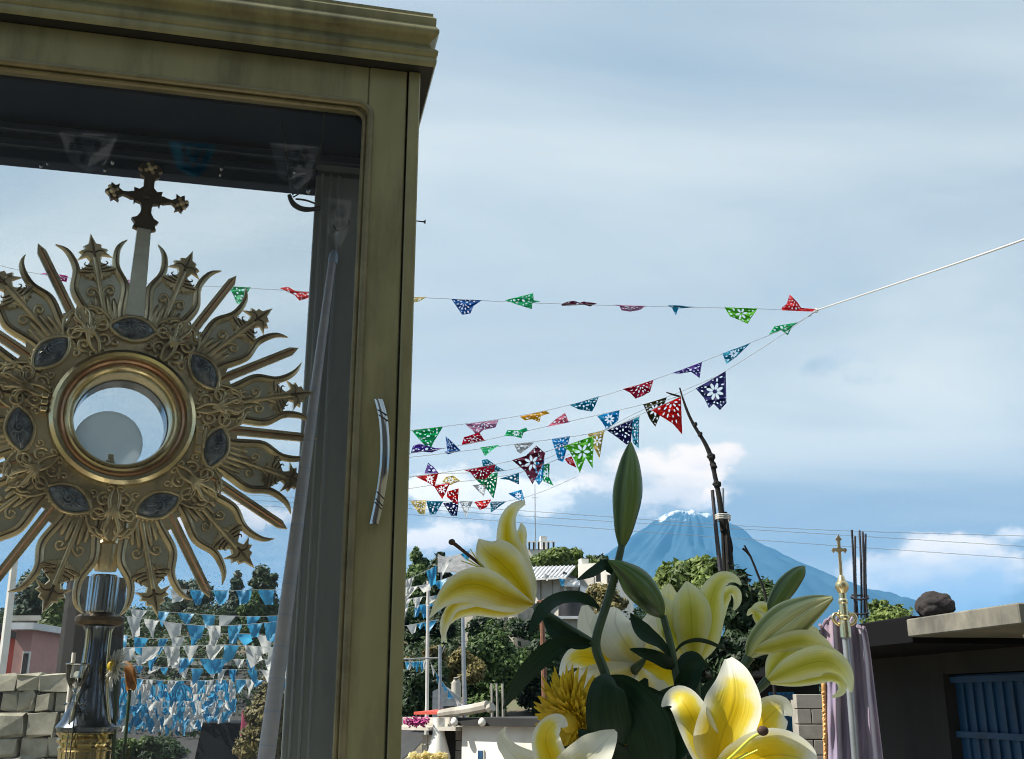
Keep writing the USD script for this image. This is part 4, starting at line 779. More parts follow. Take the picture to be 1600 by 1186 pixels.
rows = {
 'topmost string': (14.0, [('magenta', [(62, 427), (82, 427), (106, 431), (104, 441), (93, 438), (80, 431)]), ('magenta', [(188, 437), (206, 437), (203, 446), (197, 456), (193, 448)]), ('green', [(348, 447), (392, 449), (385, 460), (379, 475), (370, 474), (362, 456)]), ('red', [(437, 450), (450, 448), (462, 455), (486, 457), (484, 465), (468, 470), (460, 461)]),
    ('cream', [(628, 464), (667, 464), (655, 471), (640, 474)]), ('blue', [(705, 467), (753, 469), (746, 474), (740, 478), (735, 490), (722, 492), (712, 477)]), ('green', [(789, 469), (833, 458), (834, 469), (845, 471), (832, 473), (831, 483), (805, 475)]), ('maroon', [(877, 475), (888, 471), (897, 470), (906, 473), (912, 471), (933, 474), (922, 479), (912, 476), (900, 477), (878, 478)]), ('mauve', [(958, 476), (1009, 478), (1001, 484), (985, 487), (971, 485), (968, 478)]), ('teal', [(1043, 477), (1060, 477), (1076, 479), (1093, 480), (1060, 482), (1056, 493), (1050, 481)]), ('lime', [(1132, 480), (1184, 482), (1175, 495), (1168, 506), (1150, 498), (1140, 494)]), ('red', [(1221, 481), (1229, 475), (1234, 460), (1246, 472), (1252, 481), (1274, 483), (1270, 487), (1222, 485)])]),
 'second string': (13.6, [('green', [(1201, 523), (1210, 510), (1249, 503), (1238, 510), (1231, 524), (1221, 516)]), ('teal', [(1129, 552), (1173, 536), (1150, 558), (1135, 569)]), ('purple', [(1050, 583), (1097, 566), (1093, 591), (1080, 581), (1062, 584)]), ('crimson', [(973, 608), (1021, 594), (1016, 612), (1004, 619), (993, 623), (985, 614)]), ('teal', [(890, 633), (936, 619), (930, 634), (925, 643), (905, 640)]), ('yellow', [(812, 651), (853, 642), (859, 646), (845, 650), (843, 660), (832, 655), (820, 657)]), ('mauve', [(727, 663), (779, 656), (774, 668), (755, 672), (745, 681), (738, 672)]), ('green', [(643, 672), (692, 667), (677, 692), (672, 704), (661, 693), (650, 681)])]),
 'third string': (13.2, [('sky', [(933, 650), (968, 641), (966, 657), (948, 672), (941, 660)]), ('pink', [(855, 667), (868, 655), (883, 645), (889, 660)]), ('green', [(788, 681), (793, 672), (812, 672), (822, 668), (825, 673), (818, 676), (815, 685), (805, 682)]), ('crimson', [(721, 696), (725, 683), (735, 680), (749, 676), (758, 689)]), ('blue', [(694, 706), (699, 705), (696, 681), (708, 692), (720, 704), (700, 710)]), ('purple', [(642, 708), (645, 697), (655, 693), (680, 700), (693, 700), (675, 707), (660, 706)])]),
 'fourth string': (12.6, [('navy', [(1087, 607), (1134, 580), (1135, 630), (1125, 641), (1115, 631), (1108, 638), (1100, 622)]), ('red', [(1018, 641), (1064, 620), (1066, 679), (1051, 662), (1040, 655)]), ('navy', [(948, 672), (989, 655), (986, 690), (979, 695), (965, 684)]), ('cream', [(918, 678), (945, 672), (941, 690), (937, 717), (928, 700)]), ('sky', [(862, 686), (891, 681), (888, 692), (880, 722), (872, 719)]), ('silver', [(803, 694), (835, 691), (828, 698), (813, 709), (808, 705)]), ('green', [(750, 699), (781, 695), (768, 704), (758, 713)])]),
 'fifth string': (12.0, [('lime', [(880, 698), (928, 681), (926, 732), (915, 715), (906, 739), (898, 720), (890, 705)]), ('maroon', [(800, 719), (822, 712), (838, 696), (852, 708), (848, 726), (832, 757), (820, 736)]), ('crimson', [(725, 735), (774, 726), (772, 736), (758, 749), (742, 748), (735, 738)]), ('red', [(650, 745), (685, 740), (679, 761), (670, 755), (660, 750)])]),
 'sixth string': (12.9, [('olive', [(1005, 632), (1042, 621), (1031, 650), (1024, 667), (1015, 655)]), ('teal', [(985, 658), (999, 650), (998, 701), (989, 692)]), ('red', [(882, 717), (893, 713), (901, 731), (888, 725)]), ('sky', [(838, 716), (851, 712), (848, 750), (842, 758), (835, 748)]), ('green', [(846, 727), (859, 724), (858, 745), (865, 759), (849, 752)]), ('teal', [(753, 719), (761, 717), (776, 728), (788, 735), (775, 738), (755, 733)]), ('purple', [(663, 740), (669, 723), (678, 730), (686, 740)])]),
 'seventh string': (12.4, [('teal', [(780, 748), (811, 739), (811, 757), (795, 750)]), ('green', [(740, 746), (778, 738), (776, 757), (771, 779), (762, 766)]), ('silver', [(738, 758), (761, 755), (756, 776), (750, 770)]), ('cream', [(691, 753), (697, 745), (708, 743), (719, 751), (704, 758)]), ('red', [(678, 759), (703, 755), (696, 771), (691, 780), (685, 771)]), ('red', [(699, 768), (717, 763), (715, 787), (708, 785), (698, 776)])]),
 'lowest string': (15.2, [('cream', [(641, 783), (666, 781), (664, 804), (655, 803)]), ('teal', [(666, 783), (693, 783), (680, 804), (672, 804)]), ('navy', [(692, 786), (717, 784), (714, 806), (705, 806)]), ('silver', [(718, 783), (739, 783), (728, 808)]), ('red', [(741, 784), (768, 780), (760, 793), (750, 797)]), ('teal', [(766, 784), (792, 783), (777, 794), (767, 801)]), ('sky', [(794, 771), (815, 765), (821, 786), (808, 780)])]),
}
sd_ = 0
for rname, (yy, fl) in rows.items():
    order = sorted(range(len(fl)), key=lambda i: min(q[0] for q in fl[i][1]))
    same = {}
    for i in order: same.setdefault(fl[i][0], []).append(i)
    for i, (c, poly) in enumerate(fl):
        sd_ += 1; r = order.index(i); lst = same[c]
        pos = nth(r, len(fl)) if len(lst) > 1 else 'the only %s one' % COL[c]
        txt = f'{COL[c]} cut paper flag on the {rname}, {pos}' + (', behind glass' if min(q[0] for q in poly) < 490 else '')
        paper_flag(poly, yy, c, txt, 'cut paper flags on the strings', seed=sd_)
K = (1275, 485)
hang([(-60, 396), (60, 428), (300, 446), (490, 456), (700, 467), (880, 475), (1100, 480.5), K], 'flag_string', 'thin string of the topmost flag row', 14.0)
hang([(560, 682), (692, 666.5), (853, 641.5), (1021, 593.5), (1097, 565.5), (1173, 535.5), (1249, 502.5), K], 'flag_string', 'thin string of the second flag row', 13.6)
hang([(560, 718), (690, 701), (825, 673), (967, 641), (1040, 621), (1130, 583)], 'flag_string', 'thin string of the third flag row', 13.2)
hang([(560, 722), (690, 709), (835, 690), (945, 672), (990, 652.5), (1064, 619.5), (1134, 579.5), (1215, 528), K], 'flag_string', 'thin string of the fourth flag row, from the curved pole to the knot', 12.6)
hang([(560, 757), (685, 739.5), (774, 725.5), (852, 706), (928, 680.5), (1000, 650)], 'flag_string', 'thin string of the fifth flag row', 12.0)
hang([(560, 756), (690, 740), (790, 735), (890, 700), (1005, 640), (1064, 618)], 'flag_string', 'thin string of the sixth flag row', 12.9)
hang([(560, 776), (703, 754.5), (811, 738.5), (900, 705)], 'flag_string', 'thin string of the seventh flag row', 12.4)
hang([(560, 784), (666, 782.5), (793, 783), (900, 745)], 'flag_string', 'thin string of the lowest flag row', 15.2)
hang([K, (1380, 450), (1490, 413), (1620, 367), (1800, 300)], 'white_rope', 'pale twisted rope rising to the right from the flag knot', (14.0, 11.5, 9.2, 7.2, 5.5), .0085, material='rope', cat='rope')
solo('knot', cat_([tube([P(K[0] + 3 * math.cos(a) , K[1] + 3 * math.sin(a), 14 + .02 * math.sin(2 * a)) for a in np.linspace(0, 5.5, 12)], .010, 5), tube([P(1272, 488, 14), P(1262, 495, 14), P(1268, 493, 14)], .006, 5)]), M['rope'], 'knot of pale rope where the flag strings meet', 'knot')
# power lines across the sky
for i, (pts, lb) in enumerate((([(-200, 740), (400, 774), (640, 788), (860, 801), (1200, 824), (1620, 838), (1900, 846)], 'uppermost of three thin power lines crossing before the volcano'), ([(-200, 745), (400, 782), (640, 795), (860, 809), (1200, 829), (1620, 855), (1900, 872)], 'middle of three thin power lines crossing before the volcano'), ([(-200, 755), (400, 790), (640, 804), (860, 820), (1200, 845), (1620, 874), (1900, 892)], 'lowest of three thin power lines crossing before the volcano'))):
    hang(pts, 'power_line', lb, 30.0, .007, material='wire', cat='power line')
# flags that hang behind the viewer and show as reflections in the front pane
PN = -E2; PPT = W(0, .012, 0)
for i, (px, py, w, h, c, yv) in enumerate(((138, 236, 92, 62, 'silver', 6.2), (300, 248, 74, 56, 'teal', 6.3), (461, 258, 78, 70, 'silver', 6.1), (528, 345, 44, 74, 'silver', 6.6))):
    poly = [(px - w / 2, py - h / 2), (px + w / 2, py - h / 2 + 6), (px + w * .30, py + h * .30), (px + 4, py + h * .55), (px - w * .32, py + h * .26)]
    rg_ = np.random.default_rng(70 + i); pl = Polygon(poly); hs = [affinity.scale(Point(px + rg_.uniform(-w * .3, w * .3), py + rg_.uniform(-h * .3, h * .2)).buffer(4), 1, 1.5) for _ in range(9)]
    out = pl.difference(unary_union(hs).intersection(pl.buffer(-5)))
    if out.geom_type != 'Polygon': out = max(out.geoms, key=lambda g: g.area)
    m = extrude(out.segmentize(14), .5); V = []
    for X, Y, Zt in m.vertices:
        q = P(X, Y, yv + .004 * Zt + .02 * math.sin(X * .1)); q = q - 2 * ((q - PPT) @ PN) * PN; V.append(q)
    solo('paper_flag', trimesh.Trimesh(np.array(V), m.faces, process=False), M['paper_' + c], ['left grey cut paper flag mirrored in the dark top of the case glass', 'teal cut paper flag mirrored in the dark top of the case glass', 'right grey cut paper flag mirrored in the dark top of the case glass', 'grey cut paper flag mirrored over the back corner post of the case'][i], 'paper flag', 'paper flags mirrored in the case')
# unseen dark building added behind the viewer to darken the glass reflections
FX = 6.0
fac = Thing('added_dark_building', 'unseen dark building added behind the viewer to darken reflections', 'building', (FX, -11, 0))
fac.part('wall', box((FX, -12.5, 6.5), (21, 3, 13), 0), M['added_building_stone'])
fac.part('added_doorway', box((FX, -10.98, 2), (3, .1, 4), 0), M['dark'])
for sx in (-1, 1): fac.part('added_tower', box((FX + sx * 6, -12.4, 15), (3.2, 3.2, 4), 0), M['added_building_stone'])
# ------------------------------------------------------------------ trees and bushes
def foliage(clumps, n, size, rng, flat=.0, wid=.55):
    """Many small leaf faces scattered through the clumps (centre, radii): denser near each clump's surface."""
    c = np.array([q[0] for q in clumps]); r = np.array([q[1] for q in clumps]); vol = np.prod(r, 1) ** (2 / 3); idx = rng.choice(len(c), n, p=vol / vol.sum())
    d = rng.normal(size=(n, 3)); d /= np.linalg.norm(d, axis=1, keepdims=True); rad = rng.uniform(.25, 1, n) ** .45
    p = c[idx] + d * r[idx] * (rad * rng.uniform(.82, 1.12, n))[:, None]
    nrm = d + rng.normal(0, .55, (n, 3)) + np.array([0, 0, .35]); nrm /= np.linalg.norm(nrm, axis=1, keepdims=True)
    a = np.cross(nrm, rng.normal(size=(n, 3))); a /= np.linalg.norm(a, axis=1, keepdims=True); b = np.cross(nrm, a); s = size * rng.uniform(.6, 1.4, n)[:, None]
    V = np.stack([p - a * s, p + b * s * wid - nrm * s * .12, p + a * s, p - b * s * wid - nrm * s * .12], 1).reshape(-1, 3)
    k = np.arange(n) * 4; return V, np.vstack([np.stack([k, k + 1, k + 2], 1), np.stack([k, k + 2, k + 3], 1)])
def tree(name, label, px, py_top, y, w_px, h_px, mat_, n=3500, seed=0, group=None, shape='round', leaf=.16, base=None, cat='tree'):
    n, leaf = int(n * 2.6), leaf * .56
    rng = np.random.default_rng(seed); k = pxm(py_top, y); top = P(px, py_top, y); W_, H_ = w_px * k / 2, h_px * k
    gz = H(top[0], y) if base is None else base; zc0 = top[2] - H_
    th = Thing(name, label, cat, (top[0], y, gz), group)
    cl = []
    if shape == 'round':
        for i in range(13):
            a = rng.uniform(0, 2 * PI); q = rng.uniform(0, .62); zz = rng.uniform(.12, .86); f = math.sin(PI * min(1, zz * .9 + .12)) ** .6
            rr = W_ * rng.uniform(.30, .52); cl.append((np.array([top[0] + W_ * q * math.cos(a) * f, y + W_ * q * math.sin(a) * f, zc0 + H_ * zz]), np.array([rr, rr, rr * .8])))
        cl.append((np.array([top[0], y, zc0 + H_ * .55]), np.array([W_ * .6, W_ * .6, H_ * .42])))
    elif shape == 'column':
        for zz in np.linspace(.1, .95, 9):
            rr = W_ * (math.sin(PI * (zz * .8 + .15)) ** .7) * rng.uniform(.8, 1.1); cl.append((np.array([top[0] + rng.normal(0, W_ * .12), y + rng.normal(0, W_ * .12), zc0 + H_ * zz]), np.array([rr, rr, H_ * .10])))
    elif shape == 'wide':
        for i in range(18):
            x = rng.uniform(-1, 1); zz = rng.uniform(.1, 1) * (1 - .5 * x * x); rr = min(H_ * .45, W_ * .3) * rng.uniform(.6, 1.05)
            cl.append((np.array([top[0] + W_ * x * .85, y + rng.uniform(-.5, .5) * W_ * .5, zc0 + H_ * zz * .8]), np.array([rr * 1.1, rr, rr * .75])))
    for i in range(12):
        c0, r0 = cl[rng.integers(len(cl))]; dd = rng.normal(size=3); dd[2] = abs(dd[2]); dd /= np.linalg.norm(dd); cl.append((c0 + dd * r0 * rng.uniform(.9, 1.25), r0 * rng.uniform(.22, .40)))
    tr = [tube([(top[0], y, gz - .2), (top[0] + .05 * W_, y, gz + (zc0 - gz) * .6), (top[0], y, zc0 + H_ * .3), (top[0] + .04 * W_, y, zc0 + H_ * .7)], [max(.05, W_ * .10), max(.04, W_ * .08), max(.03, W_ * .055), .02], 7, 10)]
    for i, (c, r) in enumerate(cl[:6]):
        tr.append(tube([(top[0], y, zc0 + H_ * .18), (top[0] * .5 + c[0] * .5, y * .5 + c[1] * .5, (zc0 + H_ * .18) * .5 + c[2] * .5 - .05), c], [max(.02, W_ * .045), max(.015, W_ * .03), .012], 5, 8))
    th.part('trunk', cat_(tr), M['bark']); th.part('crown', foliage(cl, n, leaf, rng), M[mat_])
    return th
T = tree
T('cypress_tree', 'green cypress rising beside the case edge on the hill', 655, 864, 78, 46, 95, 'leaf_mid', 2600, 1, shape='column', leaf=.30)
T('cypress_tree', 'rounded dark cypress left of the white lily', 686, 866, 74, 44, 90, 'leaf_dark', 2600, 2, shape='column', leaf=.30)
T('broadleaf_tree', 'broad sunlit tree behind the tin roofed house', 880, 848, 84, 130, 60, 'leaf_light', 4200, 3, shape='wide', leaf=.34)
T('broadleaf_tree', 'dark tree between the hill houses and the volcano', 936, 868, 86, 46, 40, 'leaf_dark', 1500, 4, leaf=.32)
T('pine_tree', 'yellowish pine under the white hill house', 948, 905, 62, 74, 92, 'leaf_olive', 2600, 5, leaf=.25)
T('broadleaf_tree', 'reddish yellow bush in front of the dark hedge by the case', 690, 1000, 44, 120, 62, 'leaf_olive', 2600, 6, shape='wide', leaf=.20, cat='tree')
T('broadleaf_tree', 'large leafy dark green tree at the foot of the hill', 770, 968, 46, 130, 160, 'leaf_mid', 7000, 7, leaf=.20)
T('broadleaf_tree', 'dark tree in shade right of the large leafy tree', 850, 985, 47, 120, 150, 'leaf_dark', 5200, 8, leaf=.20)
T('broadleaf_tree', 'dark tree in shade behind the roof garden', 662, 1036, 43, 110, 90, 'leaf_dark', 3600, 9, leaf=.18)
T('broadleaf_tree', 'small pale tree below the concrete retaining wall', 880, 985, 54, 60, 66, 'leaf_mid', 1800, 10, leaf=.20)
T('shrub', 'shrub on the slope under the retaining wall', 790, 955, 60, 110, 36, 'leaf_dark', 2200, 11, shape='wide', leaf=.22, cat='shrub')
T('shrub', 'dark shrub strip behind the pennant poles', 660, 945, 66, 110, 60, 'leaf_dark', 2400, 12, shape='wide', leaf=.25, cat='shrub')
# right of the lilies
T('palm_like_tree', 'feathery sunlit tree left of the curved pole', 1040, 878, 17.5, 66, 110, 'leaf_light', 1700, 21, leaf=.12)
T('palm_like_tree', 'bright leafy tree at the foot of the curved pole', 1098, 868, 17.0, 120, 130, 'leaf_light', 3400, 22, leaf=.13)
T('palm_like_tree', 'dark leafy tree right of the curved pole', 1150, 884, 12.2, 90, 150, 'leaf_dark', 3200, 23, leaf=.09)
T('palm_like_tree', 'small sunlit tree behind the forked dry stick', 1196, 902, 18.5, 66, 90, 'leaf_mid', 1700, 24, leaf=.12)
T('shrub', 'dark shrub mass behind the lily bouquet', 1130, 950, 11.6, 230, 190, 'leaf_dark', 6000, 25, shape='wide', leaf=.10, cat='shrub')
T('broadleaf_tree', 'round sunlit tree behind the flat roof and rebar', 1388, 944, 40, 110, 60, 'leaf_light', 2400, 26, leaf=.17)
# seen through the case glass
T('broadleaf_tree', 'tall dark tree behind the pennants, right in the glass', 415, 890, 70, 70, 150, 'leaf_dark', 2600, 31, shape='column', leaf=.28)
T('cypress_tree', 'slim cypress behind the top pennant row', 372, 896, 72, 30, 120, 'leaf_blue', 1600, 32, shape='column', leaf=.26)
T('broadleaf_tree', 'bright green tree between two cypresses in the glass', 398, 918, 66, 60, 90, 'leaf_mid', 2000, 33, leaf=.25)
T('broadleaf_tree', 'wide dark wood edge behind the pennants in the glass', 300, 905, 80, 190, 90, 'leaf_blue', 4200, 34, shape='wide', leaf=.34)
T('broadleaf_tree', 'dark tree behind the lower left sun rays', 60, 892, 60, 110, 120, 'leaf_blue', 2800, 35, leaf=.25)
T('broadleaf_tree', 'light green tree left of the monstrance shaft', 92, 925, 28, 56, 150, 'leaf_light', 2600, 36, shape='column', leaf=.13)
T('shrub', 'tall olive shrub at the right foot of the case glass', 425, 1050, 22, 110, 190, 'leaf_olive', 4200, 37, leaf=.10, cat='shrub')
T('shrub', 'dark shrub under the pennants beside the dark car', 205, 1138, 42, 100, 50, 'leaf_mid', 1800, 38, shape='wide', leaf=.16, cat='shrub')
T('shrub', 'dark low hedge below the lowest pennants left of the car', 235, 1142, 46, 170, 70, 'leaf_dark', 3600, 40, shape='wide', leaf=.16, cat='shrub')
T('shrub', 'long dark hedge behind the lowest pennants', 270, 1085, 64, 260, 80, 'leaf_dark', 4000, 39, shape='wide', leaf=.24, cat='shrub')
post = P(152, 905, 8.5)
solo('wooden_post', tube([(post[0], 8.5, -.5), (post[0] + .02, 8.5, 1.6), (post[0], 8.5, post[2])], [.27, .25, .22], 14, 14), M['bark_dark'], 'thick dark trunk standing behind the monstrance shaft', 'trunk')
# the dense green on the far slope, nobody could count it
rngs = np.random.default_rng(5); N_ = 2600
xs = rngs.uniform(-62, 16, N_); ys = rngs.uniform(50, 96, N_); zs = height(xs, ys)
cl = [(np.array([x, y_, z + .2]), np.array([r, r, r * .8])) for x, y_, z, r in zip(xs, ys, zs, rngs.uniform(.5, 1.7, N_))]
solo('hillside_scrub', foliage(cl, 150000, .16, rngs), M['leaf_dark'], 'dense dark scrub covering the slope', 'scrub', kind='stuff')

# ------------------------------------------------------------------ houses on the hill
def house_box(x0, x1, zt, zb, yc, dep, yaw=0.0):
    return box(((x0 + x1) / 2, yc + dep / 2, (zt + zb) / 2), (x1 - x0, dep, zt - zb), yaw)
def hx(px, py, y): return P(px, py, y)
YAWH = math.radians(-38)                          # house fronts turned to the viewer's left, into the sun
def wing(px0, px1, py_top, y, dep, mat_, t, name='wall', top_extra=0.0, zb=None, yaw=YAWH):
    """A block whose front left face and right side show: px0, px1 its outline in the picture."""
    a, b = P(px0, py_top, y), P(px1, py_top, y); w = b[0] - a[0]; zb = (min(H(a[0], y), H(b[0], y)) - .6) if zb is None else zb
    c = np.array([(a[0] + b[0]) / 2, y + dep / 2, (a[2] + zb) / 2]); L = w / (math.cos(yaw) + abs(math.sin(yaw)) * dep / max(w, .01)) if yaw else w
    return c, L, a[2], zb
h1 = Thing('block_house', 'grey block house with white tin roof on the hill crest', 'house', (P(860, 930, 70)[0], 70, H(P(860, 930, 70)[0], 70)))
a, b, c = P(826, 906, 70), P(881, 906, 68), P(907, 906, 71.5); zb = h1.loc[2] - .8
def wall_quad(p, q, zt, zb, thick=.25):
    d = np.array(q[:2]) - np.array(p[:2]); L = np.linalg.norm(d); yaw = math.atan2(d[1], d[0])
    n_ = np.array([-d[1], d[0]]) / L * thick / 2
    return box(((p[0] + q[0]) / 2 + n_[0], (p[1] + q[1]) / 2 + n_[1], (zt + zb) / 2), (L - .004, thick, zt - zb), yaw)
h1.part('wall', wall_quad(a, b, a[2], zb), M['block_light']); h1.part('wall', wall_quad(b, c, a[2] + .06, zb), M['block'])  # sunlit face lighter, shaded side darker: the light is in the block colours
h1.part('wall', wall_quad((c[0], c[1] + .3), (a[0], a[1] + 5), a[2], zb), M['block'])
for t in (.34, .67): h1.part('column', wall_quad(a + (b - a) * t + np.array([-.02, -.06, 0]), a + (b - a) * t + np.array([.16, -.06, 0]), a[2] + .01, zb, .1), M['concrete'])
h1.part('ring_beam', wall_quad(a + np.array([0, -.05, 0]), b + np.array([0, -.05, 0]), a[2] - 1.55, a[2] - 1.8, .12), M['concrete'])
r0, r1, r2, r3 = P(812, 905, 68.5), P(884, 901, 67.2), P(899, 884, 72.5), P(828, 886, 74)
def slab_quad(q, th_, ):
    q = np.array(q); V = np.vstack([q, q - [0, 0, th_]]); return trimesh.Trimesh(V, [[0, 1, 2], [0, 2, 3], [4, 6, 5], [4, 7, 6], [0, 4, 5], [0, 5, 1], [1, 5, 6], [1, 6, 2], [2, 6, 7], [2, 7, 3], [3, 7, 4], [3, 4, 0]], process=False)
h1.part('tin_roof', slab_quad([r0, r1, r2, r3], .12), M['tin'])
for t in np.linspace(.06, .94, 11):
    h1.part('roof_rib', tube([r0 + (r1 - r0) * t + [0, 0, .03], r3 + (r2 - r3) * t + [0, 0, .03]], .05, 5), M['tin'])
h1.part('gable', wall_quad(P(882, 904, 68), P(903, 904, 72), P(884, 893, 68)[2], a[2] - .02, .1), M['concrete_dark'])
h1.part('lean_to_roof', slab_quad([P(881, 914, 67.5), P(906, 914, 69), P(905, 904, 71), P(884, 904, 70)], .1), M['tin'])
h1.part('dark_opening', wall_quad(P(842, 908, 68.4), P(872, 908, 68.0), P(850, 903, 68)[2], a[2] - .12, .1), M['dark'])
h2 = Thing('white_house', 'white house with small windows at the right end of the hill', 'house', (P(950, 930, 76)[0], 76, H(P(950, 930, 76)[0], 76)))
a, b, c = P(903, 888, 75), P(960, 884, 74), P(988, 890, 78); zb = h2.loc[2] - .8
h2.part('wall', wall_quad(a, b, a[2] + .3, zb), M['white_wall']); h2.part('wall', wall_quad(b, c, a[2] + .5, zb), M['white_wall'])
h2.part('chimney', box(P(912, 888, 75.5), (.55, .55, 1.3), .3), M['white_wall'])
h2.part('side_wall', wall_quad(P(905, 905, 72), P(928, 912, 71.5), P(915, 903, 72)[2], zb), M['block_light'])
for (px, py) in ((925, 903), (935, 902), (952, 905), (962, 904)):
    q = P(px, py, 73.6 if px < 958 else 74.2); w = h2.part('window', box(q, (.34, .16, .62), -.1), M['concrete']); h2.part('pane', box(q + [0, -.05, 0], (.26, .10, .54), -.1), M['dark'], under=w)
h2.part('lean_to_roof', slab_quad([P(906, 922, 70), P(930, 936, 70), P(932, 920, 73), P(908, 908, 73)], .1), M['tin'])
h3 = Thing('hilltop_house', 'white flat roofed house with balustrade on the hilltop behind the trees', 'house', (P(848, 860, 92)[0], 92, H(P(848, 860, 92)[0], 92)))
a, b = P(824, 858, 92), P(868, 858, 92); zb = h3.loc[2] - .5
h3.part('wall', house_box(a[0], b[0], a[2], zb, 92, 4), M['white_wall'])
for px in (827, 834, 842, 850, 857, 865): q = P(px, 858, 91.9); h3.part('roof_post', box((q[0], 91.9, q[2] + .28), (.16, .16, .62)), M['concrete_dark'])
h3.part('roof_rail', box(((a[0] + b[0]) / 2, 91.9, a[2] + .62), (b[0] - a[0], .1, .1)), M['white_paint'])
h3.part('water_tank', box(P(849, 850, 93), (.55, .55, 1.3), .2), M['white_paint'])
an = P(836, 756, 92); an0 = P(835, 856, 92)
solo('antenna_mast', cat_([tube([(an[0], 92.3, an0[2] - .2), (an[0], 92.3, an[2])], [.055, .028], 6), tube([(an[0] - .25, 92.3, an[2] - 1.2), (an[0] + .25, 92.3, an[2] - 1.2)], .02, 5)]), M['pole_steel'], 'thin antenna mast rising from the hilltop house', 'antenna')
wl = Thing('retaining_wall', 'weathered grey concrete retaining wall under the hill houses', 'wall', (P(790, 965, 63)[0], 63, H(P(790, 965, 63)[0], 63)))
a, b, c = P(722, 950, 64), P(806, 953, 62), P(866, 957, 64); zb = min(H(a[0], 64), H(b[0], 62)) - 1
wl.part('wall_panel', wall_quad(a, b, a[2], zb), M['concrete']); wl.part('wall_panel', wall_quad(b, c, a[2] - .1, zb), M['block'])
for t in (.25, .5, .75, 1.0): q = a + (b - a) * t; wl.part('buttress', box((q[0], q[1] - .12, (a[2] + zb) / 2), (.25, .3, a[2] - zb - .06), .0), M['concrete'])
wl.part('coping', wall_quad(a + np.array([0, -.1, 0]), b + np.array([0, -.1, 0]), a[2] + .12, a[2] + .003, .5), M['block_light'])
h4 = Thing('small_house', 'low flat roofed shed with a dark water tank below the block house', 'shed', (P(893, 975, 58)[0], 58, H(P(893, 975, 58)[0], 58)))
a, b = P(868, 968, 58), P(918, 966, 58); zb = h4.loc[2] - .6
h4.part('wall', house_box(a[0], b[0], a[2], zb, 58, 3), M['block']); h4.part('roof_slab', box(((a[0] + b[0]) / 2, 59.4, a[2] + .08), (b[0] - a[0] + .4, 3.6, .15)), M['tin'])
h4.part('water_tank', lathe([(0, 0), (.55, 0), (.6, .1), (.6, .9), (.45, 1.1), (.15, 1.2), (0, 1.2)], 20, (P(890, 960, 59)[0], 59.3, a[2] + .156)), M['black'], smooth=40)
tp = Thing('plastic_tent', 'pale translucent plastic tent roof on the hill behind the white lily', 'tent', (P(715, 900, 66)[0], 66, H(P(715, 900, 66)[0], 66)))
n_, m_ = 14, 10; Vt = np.zeros((n_, m_, 3)); rgt = np.random.default_rng(2)
for i in range(n_):
    for j in range(m_):
        u, v = i / (n_ - 1), j / (m_ - 1); Vt[i, j] = P(684 + 92 * u, 900 - 34 * math.sin(PI * min(1, v * .6 + .05)) + 5 * math.sin(u * 9) * v + rgt.uniform(-1, 1), 66 + 4 * v)
tp.part('sheet', grid_mesh(Vt), M['tarp'], smooth=True)
for px in (690, 730, 770): q = P(px, 896, 66.4); tp.part('tent_pole', tube([(q[0], q[1], H(q[0], 66.4) - .2), q], .05, 6), M['pole_steel'])

# the white house at the foot of the hill
YF = 24.0
wh = Thing('roof_terrace_house', 'white walled house with flat concrete roof terrace left of the flowers', 'house', (P(760, 1160, YF)[0], YF, 0))
wh.turn = (P(722, 1130, YF)[0], YF, math.radians(-38))
def wx(px, py=1130, y=YF): return P(px, py, y)[0]
def wz(py, y=YF): return P(740, py, y)[2]
wh.part('white_wall', box(((wx(722) + wx(900)) / 2, YF + 2.0, (wz(1134) + 0) / 2 - .2), (wx(900) - wx(722), 4.0, wz(1134) + .4)), M['white_wall'])
wh.part('roof_slab', box(((wx(718) + wx(900)) / 2, YF + 2.0, (wz(1121) + wz(1133.5)) / 2), (wx(900) - wx(718), 4.4, wz(1121) - wz(1133.5))), M['concrete_dark'])
w_ = wh.part('window', box((wx(762, 1165), YF - .01, (wz(1170) + wz(1192)) / 2), (wx(768) - wx(756), .06, wz(1170) - wz(1192))), M['white_paint'])
wh.part('pane', box((wx(762, 1165), YF - .03, (wz(1171.5) + wz(1190)) / 2), (wx(766.6) - wx(757.4), .05, wz(1171.5) - wz(1190))), M['blue_gate'], under=w_)
for i, px in enumerate((724, 780)): q = P(px, 1128, YF - .3); wh.part('roof_lamp', lathe([(0, -.09), (.07, -.05), (.085, .0), (.06, .06), (.02, .09), (0, .09)], 12, q), M['white_paint'], smooth=True)
bl = [(687, 1116), (712, 1113), (740, 1110), (768, 1106), (785, 1103)]
bm = tube([P(px, py, YF - .2) for px, py in bl], [.085, .10, .105, .11, .115], 9, 14)
wh.part('parapet_beam', bm, M['concrete'], label='rough pale concrete parapet beam')
wh.part('parapet_beam', tube([P(787, 1108, YF - .2), P(795, 1104, YF - .2)], .10, 8), M['concrete'])
